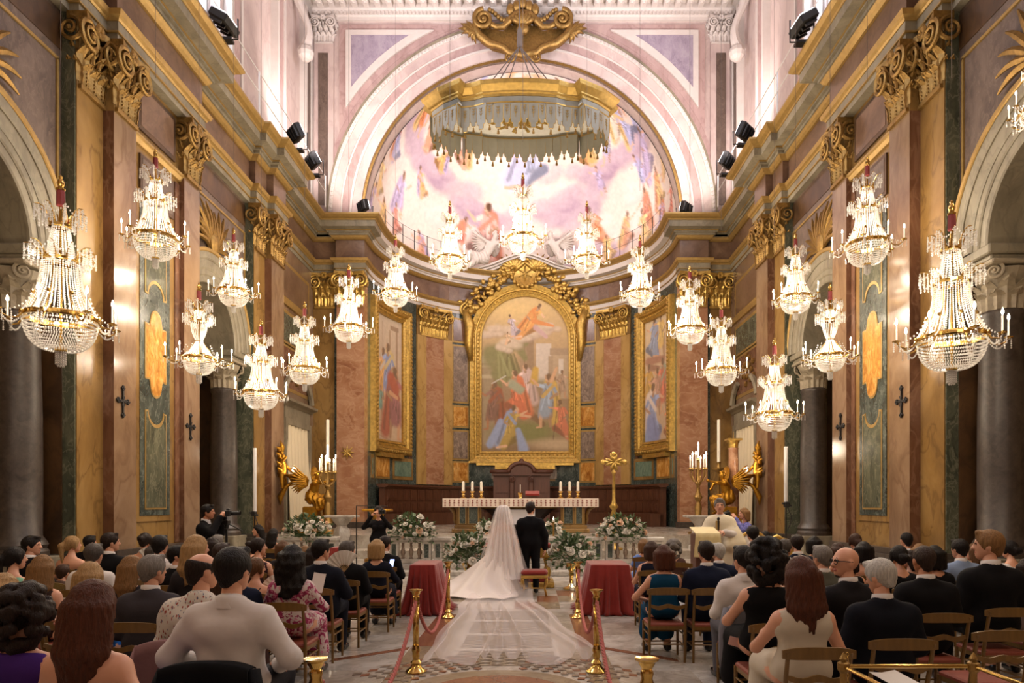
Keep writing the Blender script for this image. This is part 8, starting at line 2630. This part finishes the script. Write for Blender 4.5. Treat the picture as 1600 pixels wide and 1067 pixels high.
G(278, 853, 1.252, 'dark haired boy in a black suit, in profile on the left', hc='black', tc=BLK, head=-70)
G(308, 837, 1.413, 'woman with long golden blond hair before the second left pilaster', **W_, hair='long', hc='blond', top='dress', tc=(46, 42, 44), head=-35)
G(333, 840, 1.256, 'woman with dark hair behind the man in a navy suit on the left', **W_, hair='bob', hc='dark', top='dress', tc=BLK, head=-20)
G(340, 836, 1.250, 'grey haired man beyond the dark haired woman on the left', hc='grey', tc=BLK)
G(347, 849, 1.285, 'man with cropped brown hair in a navy suit on the left', hc='shaved', tc=NAVY, head=-20)
t_bald = G(317, 879, 1.330, 'balding man in a white shirt with coloured dashes, left of the white shirted man', hair='balding', hc='dark', top='shirt', tmat='DASH', head=-40, sc=1.05)
t_white = G(365, 903, 1.290, 'man with dark hair in a plain white shirt, nearest in the left block', hc='black', top='shirt', tmat=M_SHIRT, head=-15, arms='wide', sc=1.14)
G(357, 887, 1.215, 'woman with brown hair hidden behind the white shirted man', **W_, hair='bob', hc='brown', top='dress', tc=(60, 40, 36))
G(371, 872, 1.226, 'man with glasses turned to his right, half hidden on the left', hc='saltpepper', tc=NAVY, head=60, sk='t')
G(401, 872, 1.160, 'woman with a twisted bun and straps crossed on her bare back', **W_, hair='bun', hc='lightbrown', top='strapless', tc=(150, 120, 90), head=-40, arms=('lap', 'hold'), extra=lambda t, A, TL, hc, HM, zs, hip, k: MB().tube([TL((-.09, -.075, zs + .0)), TL((0, -.128, zs - .12)), TL((.07, -.12, zs - .2))], .004, 5).tube([TL((.09, -.075, zs + .0)), TL((0, -.128, zs - .12)), TL((-.07, -.12, zs - .2))], .004, 5).build('strap', M_BLACK, t))
G(404, 841, 1.263, 'woman with a dark chignon in profile, left of the fan holders', **W_, hair='bun', hc='dark', top='sleeveless', tc=(60, 40, 46), head=-60)
t_face = G(405, 820, 1.283, 'dark haired woman facing the guests beneath the left light tube', **W_, hair='long', hc='black', top='dress', tc=BLK, yaw=150, head=-20)
G(428, 826, 1.227, 'woman with long black hair beside the far left flowers', **W_, hair='long', hc='black', top='strapless', tc=(40, 36, 40), head=-30)
G(443, 845, 1.181, 'woman with light brown hair before the far left balustrade', **W_, hair='bob', hc='lightbrown', top='dress', tc=(40, 36, 40))
t_floral = G(458, 852, 1.341, 'woman with long dark wavy hair in a pink floral dress on the left aisle', **W_, hair='wavy', hc='black', top='longsleeve', tmat='FLORAL', arms=('hold', 'fwd'), head=-15)
G(477, 853, 1.132, 'blond woman seen behind the floral dress', **W_, hair='bob', hc='darkblond', top='dress', tc=(60, 50, 46))
t_navy = G(502, 843, 1.339, 'man with short black hair in a navy suit fanning himself on the left aisle', hc='black', tc=MIDN, head=-35, arms=('lap', 'hold'))
G(488, 855, 1.167, 'woman with dark hair glimpsed left of the navy suited man', **W_, hair='long', hc='dark', top='dress', tc=BLK)
G(543, 846, 1.272, 'man with receding greying hair in a black suit on the left aisle', hair='short', hc='saltpepper', tc=BLK, head=-40)
t_phone = G(590, 843, 1.243, 'woman with a blond bob in navy holding a phone on the left aisle', **W_, hair='bob', hc='blond', top='longsleeve', tc=(22, 24, 36), arms=('lap', 'fwd'), head=-25)
G(602, 838, 1.250, 'dark haired man in a black suit nearest the left red draped table', hc='dark', tc=BLK, head=-30)
# ---- right block
G(1005, 842, 1.122, 'woman with golden brown hair farthest forward on the right aisle', **W_, hair='bob', hc='darkblond', top='dress', tc=(110, 140, 200), head=25)
G(1017, 846, 1.208, 'woman with a brown bob in a navy dress on the right aisle', **W_, hair='bob', hc='brown', top='sleeveless', tc=(22, 24, 40), head=20)
G(1036, 852, 1.272, 'woman with short auburn hair in a teal dress on the right aisle', **W_, hair='bob', hc='auburn', top='sleeveless', tc=(16, 62, 92), head=15, arms=('wide', 'lap'))
G(1052, 838, 1.221, 'woman with short grey hair in a brown lace top on the right', **W_, hair='curly', hc='grey', top='longsleeve', tc=(86, 62, 56), sc=.95)
G(1103, 846, 1.317, 'man with dark hair in a navy suit, third in line on the right aisle', hc='dark', tc=NAVY, head=10)
G(1108, 836, 1.149, 'dark haired guest below the cloth of the lectern', hc='dark', tc=BLK)
G(1127, 833, 1.149, 'woman with wavy dark hair in leopard print below the priest', **W_, hair='wavy', hc='dark', top='dress', tmat='LEOPARD')
G(1122, 849, 1.227, 'white haired man in a navy suit below the priest', hc='white', tc=NAVY, head=15)
t_grey = G(1161, 862, 1.291, 'man in a white shirt with a grey jacket on his chair, right aisle', hc='black', top='shirt', tmat=M_SHIRT, head=20, bottom=(92, 90, 96), sc=1.04)
t_curly = G(1196, 876, 1.283, 'woman with big dark curly hair in a black dress on the right aisle', **W_, hair='curly', hc='black', top='sleeveless', tc=BLK, arms=('fwd', 'lap'), sc=1.12)
t_whitetop = G(1250, 894, 1.278, 'woman with brown hair half tied in a cream sleeveless top, nearest on the right aisle', **W_, hair='halfup', hc='auburn', top='sleeveless', tc=(196, 184, 164), arms=('fwd', 'lap'), head=15, sc=1.08)
G(1232, 890, 1.109, 'woman with a brown bun hidden behind the cream top', **W_, hair='bun', hc='brown', top='dress', tc=(60, 50, 46))
G(1174, 832, 1.158, 'woman with a blond updo in a pale blue dress before the oval armchair', **W_, hair='updo', hc='darkblond', top='strapless', tc=(110, 124, 150))
G(1176, 822, 1.383, 'dark haired guest seated beside the oval armchair', hc='black', tc=(150, 130, 120), sc=1.0)
G(1196, 830, 1.218, 'man with black hair in a black suit right of the blond updo', hc='black', tc=BLK)
G(1226, 843, 1.278, 'man with grey hair and beard in a black suit on the right', hc='saltpepper', tc=BLK, head=-40)
G(1245, 836, 1.297, 'man with dark hair in a navy suit and white collar on the right', hc='dark', tc=(18, 22, 36))
G(1271, 838, 1.238, 'woman with black hair in an orange dress by the second right arch', **W_, hair='bob', hc='black', top='dress', tc=(150, 84, 44))
G(1284, 853, 1.303, 'man with short grey hair in an olive grey suit on the right', hc='grey', tc=(84, 82, 70), head=20)
G(1308, 849, 1.235, 'woman with brown hair and sunglasses pushed up on the right', **W_, hair='bob', hc='brown', top='dress', tc=(52, 40, 36), head=20)
G(1322, 856, 1.245, 'woman with dark brown hair resting her cheek on her bangled hand', **W_, hair='bob', hc='dark', top='sleeveless', tc=BLK, arms=('face', 'lap'), head=50)
G(1336, 834, 1.273, 'woman with brown hair in a scrunchie by the right inlaid panel', **W_, hair='updo', hc='brown', top='dress', tc=(50, 40, 40))
G(1349, 847, 1.235, 'woman with short black hair and a bare back in a navy dress', **W_, hair='bob', hc='black', top='strapless', tc=(26, 28, 50))
t_glasses = G(1322, 874, 1.28, 'bald man with black glasses and blue collar, turned in profile on the right', hair='none', hc='saltpepper', extra=spectacles, tc=(26, 24, 26), head=78, yaw=15, sc=1.08)
G(1375, 901, 1.217, 'man with thick white hair in a black suit in the front right', hc='white', tc=(16, 18, 26), head=30, nod=14, sc=1.1)
G(1416, 832, 1.304, 'man with shaved dark hair in a white shirt by the right pilasters', hair='shaved', hc='black', top='shirt', tmat=M_SHIRT)
G(1404, 853, 1.262, 'woman with a dark high bun in black holding a white fan on the right', **W_, hair='updo', hc='black', top='longsleeve', tc=BLK, arms=('lap', 'hold'))
G(1421, 861, 1.132, 'woman in profile between two dark heads on the right', **W_, hair='bob', hc='dark', top='dress', tc=(70, 50, 46), head=60)
G(1436, 850, 1.184, 'woman with curly golden brown hair on the right', **W_, hair='wavy', hc='darkblond', top='dress', tc=(50, 40, 40))
G(1443, 865, 1.305, 'man with closely shaved brown hair in a black suit on the right', hair='shaved', hc='shaved', tc=BLK, sk='t', sc=1.05)
G(1459, 853, 1.252, 'woman with smooth black hair in black on the right', **W_, hair='bob', hc='black', top='longsleeve', tc=BLK)
G(1499, 843, 1.293, 'man with black hair in a pale blue checked blazer on the right', hc='black', tc=(122, 138, 166), head=15)
G(1521, 850, 1.205, 'woman with glasses covering her mouth with a hand on the right', **W_, hair='bob', hc='lightbrown', top='dress', tc=BLK, head=40, arms=('face', 'lap'))
t_blondm = G(1544, 848, 1.384, 'man with short blond hair in a black suit, in half profile at the far right', hc='darkblond', tc=BLK, head=55, sc=1.08)
G(1577, 845, 1.241, 'woman with a dark updo in a white dress at the right edge', **W_, hair='updo', hc='black', top='dress', tc=(206, 198, 194), head=20)
G(1606, 872, 1.210, 'woman in a patterned dress cut off by the right edge', **W_, hair='bob', hc='dark', top='sleeveless', tc=(120, 100, 90))
chair(PX(1531, 5.2), 5.2, 0, 'empty church chair in the front right, before the blond man in black')
# ================================================================ things the guests hold or hung on their chairs
def at(px, py, Y): return (PX(px, Y), Y, PZ(py, Y))
fan(at(437, 925, 7.42), R(10), 'open white hand fan held by the woman with straps crossed on her back', 10, .2)
fan(at(538, 893, 8.0), R(-10), 'large open white hand fan held by the navy suited man on the left aisle', 15, .25)
fan(at(232, 878, 9.35), 0, 'open white hand fan held by the greying woman in black on the left', -10, .2)
fan(at(1396, 925, 7.95), 0, 'open white hand fan held by the woman with the high bun on the right', -5, .2)
sheet(at(1061, 936, 7.95), (R(-60), 0, R(20)), 'folded white leaflet on the lap of the woman in teal')
sheet(at(497, 910, 6.95), (R(-20), R(10), R(10)), 'white leaflet held by the woman in the floral dress', .06, .1)
sheet(at(1400, 1060, 4.3), (R(-80), 0, R(15)), 'white leaflet lying low behind the brass barrier', .1, .12)
def phone(loc, rot, label, col, lit):
    t = thing('phone', label, 'phone', loc); t.rotation_euler = rot
    MB().bbox((0, 0, 0), (.037, .005, .075), .004).build('case', plain('phone case %d' % col[0], col, .35), t)
    MB().box(-.033, .033, -.0065, -.0045, -.07, .07).build('screen', emit('lit phone screen', (170, 190, 255), 2.5) if lit else M_BLACK, t)
phone(at(612, 881, 10.1), (R(-25), 0, R(-15)), 'phone with a lit screen held by the woman with the blond bob', (20, 20, 24), True)
phone(at(1153, 1004, 5.62), (R(-10), R(75), R(160)), 'pale pink phone held by the woman with big curly hair', (206, 160, 150), False)
def jacket_on_chair(G_t, col, label, w=.23, drop=.5, patt=None):
    x, y = G_t.location.x, G_t.location.y
    m = cloth(col)
    t = thing('draped_jacket', label, 'jacket', (x, y - .31, 0), G_t.rotation_euler.z)
    n = 22; P = np.zeros((14, n, 3))
    for i in range(14):
        for j in range(n):
            u = j / (n - 1) * 2 - 1; s_ = i / 13
            if i < 4: yy = .09 - .04 * i; z = .835 + .012 * math.sin(i * .8)
            else: yy = -.035 - .03 * (i - 4) / 9 + .018 * math.sin(u * 7 + i * .3) * (i - 3) / 10; z = .835 - drop * (i - 3) / 10 * 1.0
            P[i, j] = (u * (w + .02 * max(0, i - 3) / 10), yy - .02 * u * u, z - .035 * abs(u) ** 3)
    b = MB(); b.slab(P[:, ::-1], .014, (0, -.7, .7)); b.build('body', m, t, smooth=True)
    for sg in (-1, 1):
        b = MB(); b.tube([(sg * w * .96, .02, .80), (sg * (w + .04), -.03, .62), (sg * (w + .05), -.05, .40), (sg * (w + .04), -.04, .24)], [.05, .055, .05, .042], 10); b.build('sleeve', m, t, smooth=True)
jacket_on_chair(t_grey, (112, 110, 116), 'grey suit jacket draped over the chair of the white shirted man on the right', .24, .62)
jacket_on_chair(t_bald, (132, 98, 96), 'dusty pink jacket draped over the chair of the balding man', .25, .6)
jacket_on_chair(t_white, (14, 14, 16), 'black jacket draped over the nearest chair on the left', .25, .5)
# handbag chain on the chair of the cream top
x, y = t_whitetop.location.x, t_whitetop.location.y
b = MB()
for k in range(26):
    z = .80 - k * .022; b.T = Matrix.Translation((x + .15, y - .345, z)) @ Matrix.Rotation(R(90 * (k % 2)), 4, 'Z') @ Matrix.Rotation(R(90), 4, 'X')
    b.tube([(.009 * math.cos(a), .014 * math.sin(a), 0) for a in np.linspace(0, 2 * PI, 9)[:-1]], .0035, 5, closed=True)
b.T = None
o = b.build('bag_chain', M_GOLDP, smooth=True); tag(o, 'gold chain strap of a handbag hung on the chair of the cream top', 'chain'); o['kind'] = 'stuff'
for k_, (gx, lab) in enumerate(((t_glasses, 'black rimmed glasses worn by the bald man in profile'),)):
    pass
